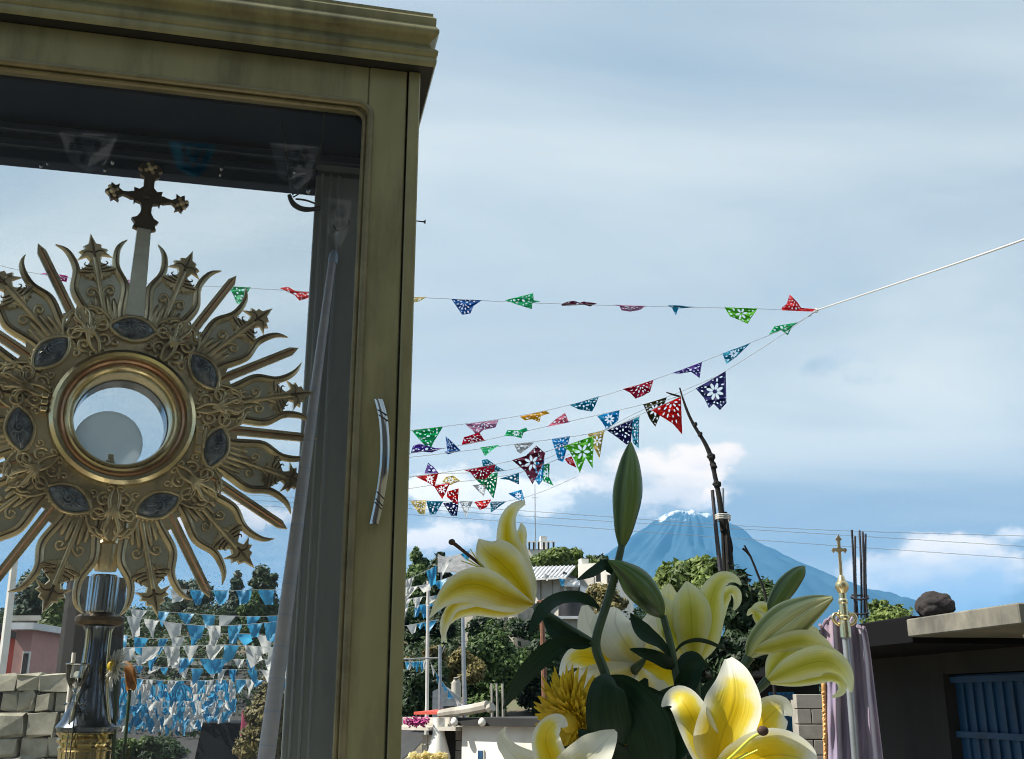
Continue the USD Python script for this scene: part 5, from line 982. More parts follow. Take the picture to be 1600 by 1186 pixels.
# terrace to the left: slab, block bays, railing, column
wh.part('terrace_slab', box(((wx(560) + wx(721)) / 2, YF + 1.6, (wz(1136) + wz(1142)) / 2), (wx(721) - wx(560), 3.6, wz(1136) - wz(1142))), M['block_light'])
wh.part('terrace_wall', box(((wx(560) + wx(669)) / 2, YF + .6, (wz(1122) + wz(1135.8)) / 2), (wx(669) - wx(560), .2, wz(1122) - wz(1135.8))), M['block_light'])
for px in (687, 697, 708, 719): wh.part('baluster', box((wx(px), YF + .15, (wz(1121) + wz(1136)) / 2), (.055, .08, wz(1121) - wz(1136) - .01)), M['block_light'])
for r in range(4):
    for cidx in range(3):
        x0, x1 = wx(683 + 13 * cidx), wx(695.2 + 13 * cidx); z1 = wz(1143) - r * .21
        wh.part('grey_block', box(((x0 + x1) / 2, YF + .5 + .01 * ((r + cidx) % 2), z1 - .10), (x1 - x0 - .012, .18, .19)), M['block'])
for r in range(4):
    for cidx in range(2):
        x0, x1 = wx(624 + 13 * cidx), wx(636 + 13 * cidx); z1 = wz(1150) - r * .21
        wh.part('pale_block', box(((x0 + x1) / 2, YF + .3, z1 - .10), (x1 - x0 - .012, .18, .19)), M['block_light'])
wh.part('bay_back', box(((wx(600) + wx(722)) / 2, YF + .85, .2), (wx(722) - wx(600), .1, 2 * (wz(1143) - .2))), M['dark'])
wh.part('column', lathe([(0, -.2), (.30, -.2), (.26, .5), (.13, wz(1143) - .05), (.13, wz(1122)), (0, wz(1122))], 18, (wx(680), YF - .1, 0)), M['white_paint'], smooth=40)
rt = P(650, 1112, YF + 1.5); wh.part('awning', slab_quad([P(590, 1113, YF + .5), P(650, 1112, YF + .5), P(649, 1108, YF + 1.6), P(590, 1108, YF + 1.6)], .06), M['red_wall'], label='faded red awning edge')
rngq = np.random.default_rng(8)
solo('bougainvillea', foliage([(P(636 + 5 * i, 1126 + (i % 2) * 3, YF + .2), np.array([.10, .10, .10])) for i in range(7)], 420, .035, rngq), M['magenta'], 'magenta bougainvillea in bloom on the terrace edge', 'flowers')
solo('cream_flower_heads', foliage([(P(645 + 7 * i, 1181 + (i % 3) * 2, 6.0), np.array([.03, .03, .02])) for i in range(8)], 260, .016, rngq), M['paper_cream'], 'cream flower heads low down between the case and the white wall', 'flowers')
sh = Thing('tin_shed', 'grey metal shed with pitched top behind the terrace railing', 'shed', (P(692, 1100, 31)[0], 31, H(P(692, 1100, 31)[0], 31)))
a, b, c = P(676, 1080, 31), P(693, 1072, 31), P(716, 1088, 31); zb = sh.loc[2] - .2
pg = Polygon([(a[0], zb), (a[0], a[2]), (b[0], b[2]), (c[0], c[2]), (c[0], zb)]); m = extrude(pg, 1.6); sh.part('shell', trimesh.Trimesh(np.stack([m.vertices[:, 0], 31 + m.vertices[:, 2], m.vertices[:, 1]], 1), m.faces[:, ::-1], process=False), M['pole_steel'])
sh.part('door', box((P(703, 1098, 31)[0], 30.98, (a[2] + zb) / 2 - .15), (.36, .06, a[2] - zb - .5)), M['dark'])
solo('water_cylinder', cat_([lathe([(0, zb), (.14, zb), (.14, P(713, 1062, 32)[2] - .1), (.08, P(713, 1062, 32)[2]), (0, P(713, 1062, 32)[2])], 16, (P(713, 1062, 32)[0], 32, 0)), tube([P(709, 1060, 31.9), P(718, 1058, 31.9)], .02, 5)]), M['concrete'], 'upright grey water cylinder beside the tin shed', 'tank', smooth=40)
# poles
def pole(px0, py0, px1, py1, y, r, mat_, label, extra=None):
    q0, q1 = P(px0, py0, y), P(px1, py1, y); ms = [tube([q1, q0], [r, r * .8], 8)]
    if extra: ms += extra(q0)
    g_ = H(q1[0], y)
    if q1[2] > g_: ms.append(tube([(q1[0], y, g_ - .3), q1], r, 8))
    solo('utility_pole', cat_(ms), M[mat_], label, 'pole', smooth=40)
pole(669, 908, 667, 1112, 27, .048, 'pale_pole', 'white pole carrying pennant strings beside the case edge')
pole(687, 1008, 688, 1132, 25.5, .05, 'pole_steel', 'pale green steel pole at the terrace corner', lambda q: [tube([q + [0, 0, -.3], q + [.12, 0, -.02]], .014, 5), tube([P(628, 1030, 25.5), P(688, 1028, 25.5)], .02, 5)])
pole(723, 962, 726, 1112, 26, .055, 'pole_steel', 'grey steel pole rising behind the parapet beam', lambda q: [tube([q + [-.0, 0, .05], q + [.0, 0, .2]], .03, 6)])
pole(846, 938, 851, 1092, 28, .075, 'rust', 'rusty brown pole with crossbar right of the left lily', lambda q: [tube([q + [-.12, 0, -.05], q + [.28, 0, .05]], .03, 6)])
for i, px in enumerate((768, 776, 785)): pole(px, 1068, px + 1, 1104, 30, .035, 'block', ['left', 'middle', 'right'][i] + ' of three short grey posts above the parapet beam')
pole(24, 862, 8, 1005, 12, .05, 'white_paint', 'white slanting pole behind the lower left rays of the monstrance')

# ------------------------------------------------------------------ pennants
PEN = 'blue and white pennants on strings'
def pennant(p0, p1, drop, col, label, tipw=.30, sway=0.0, lean=0.0, group=PEN):
    p0, p1 = np.array(p0), np.array(p1); d = p1 - p0; L = np.linalg.norm(d); rows_ = []; tw = rgp.normal(0, .5); cr = rgp.uniform(.04, .22)
    for i in range(5):
        t = i / 4; w = 1 - (1 - tipw) * t; mid = (p0 + p1) / 2 + d * lean * t + np.array([0, sway * t * t, -drop * t * (1 - .06 * t)])
        rows_.append([mid + d * (s * w / 2) + np.array([0, cr * drop * math.sin(4 * t + 3 * s + 5 * tw) + tw * L * s * t * .4, tw * .22 * L * s * t * t]) for s in (-1, -.5, 0, .5, 1)])
    return solo('pennant', grid_mesh(np.array(rows_)), M['pennant_' + col], label, 'pennant', group, smooth=True)
rgp = np.random.default_rng(12)
def row(name, pts, y, count, wpx, hpx, lead='blue', gap=1.4, skip=(), tipw=(.2, .5), wild=1.0):
    c = spline(np.array(pts, float), 60); hang([tuple(q) for q in c[::6]] + [tuple(c[-1])], 'pennant_string', f'thin string of the {name}', y, .006 if y > 20 else .0035, n=50)
    seg = np.r_[0, np.cumsum(np.linalg.norm(np.diff(c, axis=0), axis=1))]
    cs = []
    for i in range(count):
        s = (i + .5) / count * seg[-1]; s += wild * rgp.uniform(-.28, .28) * seg[-1] / count; cs.append([np.interp(s, seg, c[:, 0]), np.interp(s, seg, c[:, 1]), s])
    colors = [('blue', 'white')[(i + (lead == 'white') + (rgp.random() < .15)) % 2] for i in range(count)]
    for i, (cx_, cy_, s) in enumerate(cs):
        if i in skip: continue
        q = np.interp(s + 1, seg, c[:, 0]) - cx_, np.interp(s + 1, seg, c[:, 1]) - cy_; w = wpx * rgp.uniform(1 - .5 * wild, 1.0) / 2
        yy_ = y + rgp.uniform(-.05, .05)
        p0, p1 = P(cx_ - q[0] * w, cy_ - q[1] * w, yy_), P(cx_ + q[0] * w, cy_ + q[1] * w, yy_)
        col = {'blue': 'sky blue', 'white': 'white'}[colors[i]]
        pennant(p0, p1, hpx * pxm(cy_, y) * rgp.uniform(1 - .45 * wild, 1 + .3 * wild), colors[i], f'{col} pennant, {nth(i, count)} on the {name}'.replace('pennant row', 'row') if count <= 20 else f'small {col} pennant number {i + 1} from the left on the {name}', rgp.uniform(*tipw), wild * rgp.normal(0, .5) * hpx * pxm(cy_, y), wild * rgp.normal(0, .28))
row('highest pennant row in the glass', [(225, 919), (300, 922), (400, 922), (470, 921)], 15, 7, 27, 23, 'blue', wild=.3)
row('second pennant row in the glass', [(200, 952), (300, 959), (380, 963), (480, 961)], 15.6, 8, 27, 19, 'white', wild=.4)
row('third pennant row in the glass', [(190, 962), (260, 972), (340, 978), (480, 966)], 12.5, 9, 31, 29, 'white', tipw=(.3, .5), wild=.6)
row('fourth pennant row in the glass', [(180, 990), (250, 998), (340, 990), (480, 1000)], 14, 10, 27, 24, 'blue')
row('fifth pennant row in the glass', [(185, 1012), (280, 1010), (360, 1008), (480, 1017)], 13, 9, 31, 28, 'white', wild=.6)
row('sixth pennant row in the glass', [(185, 1022), (280, 1028), (360, 1030), (480, 1032)], 17, 12, 24, 20, 'blue')
row('seventh pennant row in the glass', [(185, 1038), (280, 1044), (360, 1046), (490, 1050)], 19, 14, 21, 18, 'white')
row('eighth pennant row in the glass', [(180, 1058), (280, 1064), (370, 1062), (480, 1068)], 22, 19, 19, 18, 'blue')
row('ninth pennant row in the glass', [(178, 1075), (260, 1080), (370, 1078)], 25, 17, 18, 19, 'white')
row('tenth pennant row in the glass', [(176, 1090), (260, 1096), (368, 1092)], 28, 19, 17, 18, 'blue')
row('eleventh pennant row in the glass', [(174, 1100), (260, 1106), (366, 1104)], 31, 20, 16, 17, 'white')
row('twelfth pennant row in the glass', [(172, 1110), (260, 1116), (364, 1112)], 34, 20, 15, 17, 'blue')
row('thirteenth pennant row in the glass', [(171, 1116), (250, 1124), (350, 1122)], 37, 20, 14, 18, 'white')
row('lowest pennant row in the glass', [(170, 1118), (240, 1126), (330, 1128)], 40, 20, 13, 19, 'blue')
mass = {'blue': [], 'white': []}
for k in range(13):                              # the far rows behind them, a carpet of flutter too dense to count
    yk = 24 + 1.7 * k; pyk = 1066 + 4.7 * k; nk = 26 + k
    for i in range(nk):
        cx_ = 172 + (198 - k * 1.5) * (i + rgp.uniform(-.3, .3)) / nk; cy_ = pyk + 5 * math.sin(PI * (cx_ - 172) / 198) + rgp.normal(0, 1.2); w = rgp.uniform(4.5, 8.5); hh = rgp.uniform(11, 18); sw_ = rgp.normal(0, 3); y2 = yk + rgp.normal(0, .2)
        q = np.array([[P(cx_ - w, cy_, y2), P(cx_ - w * .3, cy_, y2 - .05), P(cx_ + w * .3, cy_ + .5, y2 + .05), P(cx_ + w, cy_ + rgp.normal(0, 1.5), y2)], [P(cx_ - w * .7 + sw_ * .5, cy_ + hh * .5, y2 + .06), P(cx_ - w * .2 + sw_ * .5, cy_ + hh * .55, y2), P(cx_ + w * .3 + sw_ * .5, cy_ + hh * .5, y2 + .08), P(cx_ + w * .6 + sw_ * .5, cy_ + hh * .5, y2)], [P(cx_ - w * .3 + sw_, cy_ + hh, y2 + .1), P(cx_ - w * .1 + sw_, cy_ + hh * 1.02, y2 + .06), P(cx_ + w * .12 + sw_, cy_ + hh, y2 + .12), P(cx_ + w * .3 + sw_, cy_ + hh * .97, y2 + .08)]])
        v_, f_ = grid_mesh(q); mass[('blue', 'white')[int(rgp.random() < .5)]].append(trimesh.Trimesh(v_, f_, process=False))
for c_, ms_ in mass.items(): solo('pennant_mass', cat_(ms_), M['pennant_' + c_], f'mass of small far {"sky blue" if c_ == "blue" else "white"} pennants fluttering over the street', 'pennants', kind='stuff', smooth=True)
row('pennant row sloping up beside the case', [(632, 908), (662, 894), (700, 876), (736, 858)], 26, 4, 26, 24, 'white')
row('upper pennant row at the white pole', [(628, 918), (650, 916), (670, 912), (720, 896), (760, 880)], 26.5, 6, 25, 20, 'blue')
row('middle pennant row at the white pole', [(628, 938), (650, 934), (670, 932), (700, 930)], 27.2, 4, 23, 19, 'white')
row('lower pennant row at the white pole', [(628, 952), (645, 948), (668, 944), (690, 944)], 27.6, 4, 22, 18, 'blue')
row('short pennant row under the white lily', [(632, 978), (655, 974), (685, 968)], 28.0, 3, 22, 17, 'white')
row('pennant row running down to the parapet beam', [(672, 1034), (682, 1052), (696, 1072), (712, 1092), (738, 1110)], 25.2, 6, 17, 12, 'white', tipw=(.1, .3))
row('blue bunch of pennants on the crossbar', [(632, 1034), (648, 1034), (668, 1032)], 25.8, 6, 11, 14, 'blue')
row('pennant row in front of the tin roof', [(740, 862), (780, 872), (850, 896), (880, 905), (905, 908)], 55, 8, 15, 9, 'blue')
for i, (px, py, col) in enumerate(((124, 925, 'blue'), (126, 944, 'white'))):
    pennant(P(px - 6, py, 14), P(px + 6, py, 14), 18 * pxm(py, 14), col, 'lone %s pennant at the left of the monstrance shaft' % ('sky blue' if col == 'blue' else 'white'))
hang([(60, 934), (124, 925), (200, 924), (225, 919)], 'pennant_string', 'string carrying the two lone pennants left of the shaft', 14, .004)

# ------------------------------------------------------------------ left background seen through the glass
sw = Thing('stone_wall', 'rough wall of pale stacked stones behind the left of the case', 'stone wall', (P(50, 1100, 6.5)[0], 6.5, 0))
rgw = np.random.default_rng(4); x0, x1 = P(-90, 1100, 6.5)[0], P(122, 1100, 6.5)[0]; ztop = P(60, 1066, 6.5)[2]
sw.part('core', box(((x0 + x1) / 2, 6.72, ztop / 2 - .06), (x1 - x0 - .06, .30, ztop - .14)), M['mortar'])
z = .75; r = 0
while z < ztop - .02:
    hh = rgw.uniform(.10, .16); x = x0 + rgw.uniform(-.05, .05)
    while x < x1:
        w = rgw.uniform(.10, .22); b_ = box((x + w / 2, 6.56, z + hh / 2), (w - .012, .16 + rgw.uniform(-.02, .04), hh - .006), rgw.normal(0, .04), .009)
        b_.vertices += rgw.normal(0, .009, b_.vertices.shape); sw.part('stone', b_, M['stone']); x += w
    z += hh; r += 1
ph = Thing('pink_house', 'pink house with narrow dark window behind the stone wall', 'house', (P(35, 1040, 20)[0], 20, 0))
a, b = P(26, 985, 20), P(52, 985, 20)
ph.part('wall', box(((a[0] + b[0]) / 2, 21, a[2] / 2 - .5), (b[0] - a[0], 2, a[2] + 1)), M['pink_wall'])
w_ = ph.part('window', box((P(40, 1040, 20)[0], 19.99, (P(40, 1020, 20)[2] + P(40, 1062, 20)[2]) / 2), (.13, .05, P(40, 1018, 20)[2] - P(40, 1064, 20)[2])), M['white_paint']); ph.part('pane', box((P(40, 1040, 20)[0], 19.975, (P(40, 1020, 20)[2] + P(40, 1062, 20)[2]) / 2), (.09, .05, P(40, 1021, 20)[2] - P(40, 1061, 20)[2])), M['dark'], under=w_)
ph.part('roof', box(((a[0] + b[0]) / 2, 20.9, a[2] + .06), (b[0] - a[0] + .25, 2.4, .12)), M['tin'])
a, b = P(-60, 996, 22), P(10, 996, 22); rh = Thing('red_house', 'dark roofed red house at the left edge behind the slanting pole', 'house', ((a[0] + b[0]) / 2, 22, 0))
rh.part('wall', box(((a[0] + b[0]) / 2, 23, a[2] / 2 - .5), (b[0] - a[0], 2, a[2] + 1)), M['red_wall']); rh.part('roof', box(((a[0] + b[0]) / 2, 22.9, a[2] + .12), (b[0] - a[0] + .3, 2.6, .24)), M['concrete_dark'])
lh = Thing('grey_house', 'grey flat roofed house behind the left trees in the glass', 'house', (P(70, 960, 34)[0], 34, 0))
a, b = P(36, 972, 34), P(110, 972, 34); lh.part('wall', box(((a[0] + b[0]) / 2, 35.5, a[2] / 2 - 1), (b[0] - a[0], 3, a[2] + 2)), M['block']); lh.part('roof_slab', box(((a[0] + b[0]) / 2, 35.3, a[2] + .08), (b[0] - a[0] + .4, 3.8, .16)), M['block_light'])
mh = Thing('far_white_house', 'long low white house behind the middle pennants in the glass', 'house', (P(335, 1050, 60)[0], 60, H(P(335, 1050, 60)[0], 60)))
a, b = P(300, 1040, 60), P(352, 1040, 60); zb = mh.loc[2] - .6; mh.part('wall', box(((a[0] + b[0]) / 2, 61.5, (a[2] + zb) / 2), (b[0] - a[0], 3, a[2] - zb)), M['white_wall']); mh.part('roof_slab', box(((a[0] + b[0]) / 2, 61.3, a[2] + .1), (b[0] - a[0] + .5, 3.8, .2)), M['block_light'])
# the dark car
CY = 33.0; cx0, cx1 = P(292, 1150, CY)[0], P(378, 1150, CY)[0]; cw = cx1 - cx0; ccx = (cx0 + cx1) / 2; gz_ = H(ccx, CY); zr = P(330, 1130, CY)[2]; hgt = max(1.3, zr - gz_)
car = Thing('parked_car', 'dark car facing the viewer under the lowest pennants', 'car', (ccx, CY, gz_))
pf = Polygon([(0, .35), (.1, .25), (4.2, .25), (4.3, .5), (4.3, hgt - .1), (4.1, hgt + .02), (1.3, hgt + .02), (1.1, hgt - .02), (.85, 1.0), (.06, .88)])
m = extrude(pf, cw); v = m.vertices; tape = 1 - .16 * np.clip((v[:, 1] - .9) / (hgt - .9), 0, 1)
car.part('body', trimesh.Trimesh(np.stack([ccx + (v[:, 2] - cw / 2) * tape, CY + v[:, 0], gz_ + v[:, 1]], 1), m.faces, process=False), M['car_paint'])
car.part('windshield', slab_quad([(ccx - cw * .43, CY + .84, gz_ + 1.03), (ccx + cw * .43, CY + .84, gz_ + 1.03), (ccx + cw * .40, CY + 1.08, gz_ + hgt - .06), (ccx - cw * .40, CY + 1.08, gz_ + hgt - .06)], -.02), M['car_glass'])
for s in (-1, 1):
    car.part('headlight', box((ccx + s * cw * .36, CY + .01, gz_ + .62), (.34, .06, .14), 0, .02), M['chrome'])
    car.part('wing_mirror', box((ccx + s * cw * .53, CY + .75, gz_ + 1.12), (.18, .12, .2), 0, .03), M['white_paint'] if s > 0 else M['car_paint'])
    for yw in (.8, 3.3):
        wq = car.part('tyre', trimesh.Trimesh(*(lambda mm: (np.stack([ccx + s * cw * .44 + mm.vertices[:, 2], CY + yw + mm.vertices[:, 0], gz_ + .32 + mm.vertices[:, 1]], 1), mm.faces))(trimesh.creation.cylinder(.32, .2, sections=20)), process=False), M['black'])
        car.part('rim', trimesh.Trimesh(*(lambda mm: (np.stack([ccx + s * cw * .44 + s * .02 + mm.vertices[:, 2], CY + yw + mm.vertices[:, 0], gz_ + .32 + mm.vertices[:, 1]], 1), mm.faces))(trimesh.creation.cylinder(.19, .2, sections=16)), process=False), M['pole_steel'], under=wq)
car.part('number_plate', box((ccx - .2, CY - .02, gz_ + .42), (.5, .02, .13)), M['white_paint']); car.part('grille', box((ccx, CY - .005, gz_ + .60), (.8, .03, .12)), M['black'])
bn = P(384, 1140, 30.0); bz = P(384, 1176, 30)[2]
solo('small_banner', cat_([box((bn[0], 30, bn[2] - .15), (.22, .03, 1.1), .3), tube([(bn[0] - .12, 30, H(bn[0], 30)), (bn[0] - .12, 30, bn[2] + .5)], .02, 6)]), M['paper_pink'], 'small pale pink banner on a stick right of the dark car', 'banner')

# ------------------------------------------------------------------ building on the right
WA = np.array([4.64, 10.0]); WD = unit([-.143, .99, 0])[:2]; WN = np.array([-WD[1], WD[0]])      # along the wall, out of the wall (to the left)
def wpt(s, o, z): return np.array([WA[0] + WD[0] * s + WN[0] * o, WA[1] + WD[1] * s + WN[1] * o, z])
yawW = math.atan2(WD[1], WD[0])
def wbox(s0, s1, o0, o1, z0, z1, bev=0):
    c = wpt((s0 + s1) / 2, (o0 + o1) / 2, (z0 + z1) / 2); return box(c, (s1 - s0, o1 - o0, z1 - z0), yawW, bev)
def s_at(px, py=1050, o=0.0):
    d = pixdir(px, py); A = np.array([[d[0], -WD[0]], [d[1], -WD[1]]]); b_ = WA + WN * o; return np.linalg.solve(A, b_)[1]
def z_at(px, py, o=0.0):
    d = pixdir(px, py); A = np.array([[d[0], -WD[0]], [d[1], -WD[1]]]); t = np.linalg.solve(A, WA + WN * o)[0]; return 1.6 + t * d[2]
ZF = None; OH = 1.30                                        # overhang of the roof slab
ZS1, ZS0 = z_at(1560, 946, OH), z_at(1560, 979, OH)
ZF = z_at(1390, 967, OH - .04)
rb = Thing('concrete_building', 'dark low concrete building with overhanging flat roof slab at the right', 'building', (*WA, 0))
S0, S1, SF = s_at(1592, 960, OH), s_at(1436, 985, OH), s_at(1322, 985, 0)
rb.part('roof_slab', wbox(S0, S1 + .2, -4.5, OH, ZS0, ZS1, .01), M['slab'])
rb.part('roof_slab', wbox(S1 + .21, SF + .4, -4.5, OH - .04, ZS0 - .05, ZF, .01), M['slab_shade'], label='far roof slab with shade put into its near black colour')
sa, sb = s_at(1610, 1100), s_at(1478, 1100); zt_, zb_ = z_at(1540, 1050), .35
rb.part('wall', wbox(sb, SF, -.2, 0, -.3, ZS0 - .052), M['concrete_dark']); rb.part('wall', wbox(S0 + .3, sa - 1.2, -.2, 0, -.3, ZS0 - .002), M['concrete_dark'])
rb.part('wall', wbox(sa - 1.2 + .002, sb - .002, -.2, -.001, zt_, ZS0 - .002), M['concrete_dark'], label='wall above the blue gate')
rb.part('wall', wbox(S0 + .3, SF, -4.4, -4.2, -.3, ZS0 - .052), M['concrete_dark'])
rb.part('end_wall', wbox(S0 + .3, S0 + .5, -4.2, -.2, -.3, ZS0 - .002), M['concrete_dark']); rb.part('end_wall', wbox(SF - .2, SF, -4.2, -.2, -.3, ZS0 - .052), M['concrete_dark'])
gt = rb.part('gate', wbox(sa - 1.2 + .01, sb - .01, -.16, -.12, -.2, zt_ - .01), M['blue_gate'], label='dark blue sheet metal gate')
L_ = sb - sa + 1.2
for i in range(int(L_ / .17)):
    s = sa - 1.2 + .05 + i * .17; rb.part('gate_rib', wbox(s, s + .045, -.12, -.095, -.15, zt_ - .03), M['blue_gate'], under=gt)
for zz in (z_at(1540, 1150), zt_ - .06, z_at(1540, 1150) - .8):
    rb.part('gate_rail', wbox(sa - 1.2 + .02, sb - .02, -.094, -.06, zz - .03, zz + .03), M['blue_gate'], under=gt)
for i, s in enumerate((S0 + .9, S1 - .3)): rb.part('soffit_lamp', lathe([(0, -.06), (.07, -.05), (.09, 0), (0, 0)], 12, wpt(s, .45, ZS0 - .001)), M['white_paint'])
# rebar tied together on the roof
for i, (px, py) in enumerate(((1331, 828), (1336, 846), (1343, 829), (1348, 831), (1353, 834), (1339, 833))):
    pass
SR = s_at(1344, 970, OH - .7)
rbx = Thing('rebar_cage', 'bundle of upright dark reinforcing bars on the far roof edge', 'rebar', wpt(SR, OH - .7, ZF))
yb = wpt(SR, OH - .7, 0)[1]
for px0, px1, py in ((1331, 1336, 828), (1336, 1340, 838), (1343, 1346, 829), (1348, 1351, 831), (1352.5, 1355, 834)):
    q0, q1 = P(px0, py, yb + rngm.uniform(-.1, .1)), P(px1, 966, yb); rbx.part('bar', tube([q1, (q0 + q1) / 2 + [rngm.uniform(-.01, .01), 0, 0], q0], .0125, 6, 8), M['rebar'])
rbx.part('stirrup', tube([P(1330, 934, yb - .08), P(1343, 937, yb - .10), P(1357, 935, yb - .08), P(1356, 931, yb + .1), P(1331, 930, yb + .1), P(1330, 934, yb - .08)], .011, 6), M['rebar'])
rbx.part('stirrup', tube([P(1333, 958, yb - .08), P(1345, 960, yb - .10), P(1358, 958, yb - .08)], .010, 6), M['rebar'])
q = P(1461, 952, wpt(s_at(1461, 950, OH - .3), OH - .3, 0)[1]); rk = trimesh.creation.icosphere(4, 1.0); dv = meshkit.fbm(rk.vertices * 1.6 + 7, 4, 2); rk.vertices *= (0.72 + .55 * dv)[:, None]; kk = pxm(952, q[1]); rk.apply_scale((29 * kk, 26 * kk, 23 * kk)); rk.apply_translation((q[0], q[1], ZS1 + rk.vertices[:, 2].ptp() * 0.5 * .86 if hasattr(rk.vertices[:, 2], 'ptp') else ZS1 + np.ptp(rk.vertices[:, 2]) * .43))
solo('boulder', rk, M['rock'], 'dark rounded volcanic boulder lying on the flat roof', 'rock', smooth=40)
# beyond it: block pier and bright blue gate
bw = Thing('block_pier', 'pale concrete block pier in sunlight left of the lilac banner', 'wall', (*P(1265, 1100, 15.2)[:2], 0))
ya = 15.2; a, b = P(1243, 1084, ya), P(1296, 1084, ya); zt2 = a[2]; zz = zt2; r = 0
bw.part('core', box(((a[0] + b[0]) / 2, ya + .25, zt2 / 2 - .05), (b[0] - a[0] - .03, .2, zt2 - .06)), M['mortar'])
while zz > .2:
    x = a[0] - (.2 if r % 2 else 0)
    while x < b[0] - .02:
        xa_, xb_ = max(x, a[0]), min(x + .40, b[0])
        if xb_ - xa_ > .05: bw.part('block', box(((xa_ + xb_) / 2, ya + .1, zz - .1), (xb_ - xa_ - .012, .18, .188), 0, .006), M['block'])
        x += .40
    zz -= .2; r += 1
bg = Thing('blue_gate', 'bright blue barred gate behind the big front lily', 'gate', (*P(1227, 1100, 15.6)[:2], 0)); a, b = P(1204, 1082, 15.6), P(1243, 1082, 15.6)
bg.part('sheet', box(((a[0] + b[0]) / 2, 15.7, a[2] / 2), (b[0] - a[0], .04, a[2])), M['blue_bright'])
for i in range(5): bg.part('bar', box((a[0] + (i + .3) * (b[0] - a[0]) / 5, 15.66, a[2] / 2), (.03, .03, a[2] - .02)), M['blue_gate'])
for zz in (a[2] - .06, P(1227, 1150, 15.6)[2]): bg.part('rail', box(((a[0] + b[0]) / 2, 15.63, zz), (b[0] - a[0], .03, .06)), M['blue_gate'])
db = Thing('dark_shed', 'dark roofed shed behind the blue gate and the bouquet', 'shed', (*P(1180, 1060, 16.5)[:2], 0)); a, b = P(1060, 1062, 16.5), P(1300, 1056, 16.5)
db.part('roof', box(((a[0] + b[0]) / 2, 17.0, a[2] + .1), (b[0] - a[0], 3.0, .14)), M['concrete_dark']); db.part('wall', box(((a[0] + b[0]) / 2, 17.6, a[2] / 2), (b[0] - a[0] - .2, 1.4, a[2])), M['dark'])

# curved dry pole with sticks
CP = 12.9
cpole = Thing('curved_pole', 'tall curved dry branch used as a flag pole, thick bundle at its foot', 'pole', (*P(1132, 960, CP)[:2], 0))
cpole.part('branch', tube([P(*q, CP) for q in ((1062, 606), (1070, 632), (1083, 662), (1099, 688), (1110, 712), (1116, 738), (1122, 768), (1127, 800), (1130, 830))], [.010, .016, .020, .024, .032, .028, .032, .036, .040], 9, 60), M['bark_dark'])
for q, r_ in (((1094, 679), .03), ((1111, 714), .05), ((1115, 728), .045), ((1120, 757), .05), ((1086, 664), .03)):
    b_ = trimesh.creation.icosphere(2, r_); b_.vertices *= (0.7 + .6 * meshkit.noise(b_.vertices * 40 + r_ * 99, 3))[:, None]; b_.apply_translation(P(*q, CP)); cpole.part('knot', b_, M['bark_dark'])
cpole.part('twig', tube([P(1064, 620, CP), P(1050, 616, CP), P(1041, 613, CP)], [.012, .014, .008], 6, 10), M['bark_dark'])
gz3 = H(P(1138, 900, CP)[0], CP)
lo = P(1140, 905, CP); cpole.part('trunk_bundle', cat_([tube([(lo[0] + dx, CP + dy, gz3 - .2), (lo[0] + dx, CP + dy, lo[2]), P(1131 + dx2, 800, CP)], [.05, .034, .018], 8, 24) for dx, dy, dx2 in ((0, 0, 0), (.05, .04, 3), (-.05, .03, -3), (.02, -.06, 1))]), M['bark_dark'])
cpole.part('trunk', tube([(lo[0] - .02, CP + .06, gz3 - .2), (lo[0], CP + .05, lo[2]), P(1134, 850, CP + .05), P(1132, 812, CP + .04)], [.11, .085, .062, .034], 10, 26), M['bark_dark'])
cpole.part('rebar_stick', tube([P(1126, 893, CP - .1), P(1119, 830, CP - .1), P(1113, 766, CP - .1)], [.030, .026, .022], 7, 12), M['rebar'])
cpole.part('rebar_stick', tube([P(1131, 893, CP + .1), P(1130, 820, CP + .1), P(1129.5, 763, CP + .1)], [.018, .017, .016], 7, 12), M['pole_steel'])
cpole.part('rope_tie', cat_([tube([P(1120 + 12 * math.cos(t) + 9, 806 + 3 * math.sin(t) + 3 * j, CP - .09 + .12 * math.sin(t)) for t in np.linspace(0, 6.2, 14)], .010, 5) for j in range(3)]), M['rope'])
for i, (q0, q1) in enumerate((((1140, 900), (1139, 848)), ((1138, 880), (1141, 838)))): cpole.part('bark_strip', tube([P(*q0, CP - .02), P((q0[0] + q1[0]) / 2 + 4, (q0[1] + q1[1]) / 2, CP - .05), P(*q1, CP)], [.02, .016, .006], 6, 10), M['bark_dark'])
fs = P(1198, 940, 14.5)
solo('forked_stick', cat_([tube([(fs[0], 14.5, 1.0), P(1197, 935, 14.5), P(1185, 900, 14.5), P(1175, 875, 14.5), P(1163, 852, 14.5)], [.022, .02, .017, .016, .012], 7, 24), tube([P(1174, 872, 14.5), P(1167, 862, 14.5), P(1160, 857, 14.5)], [.014, .02, .016], 6, 8)]), M['bark_dark'], 'thin forked dry stick right of the curved pole', 'stick')

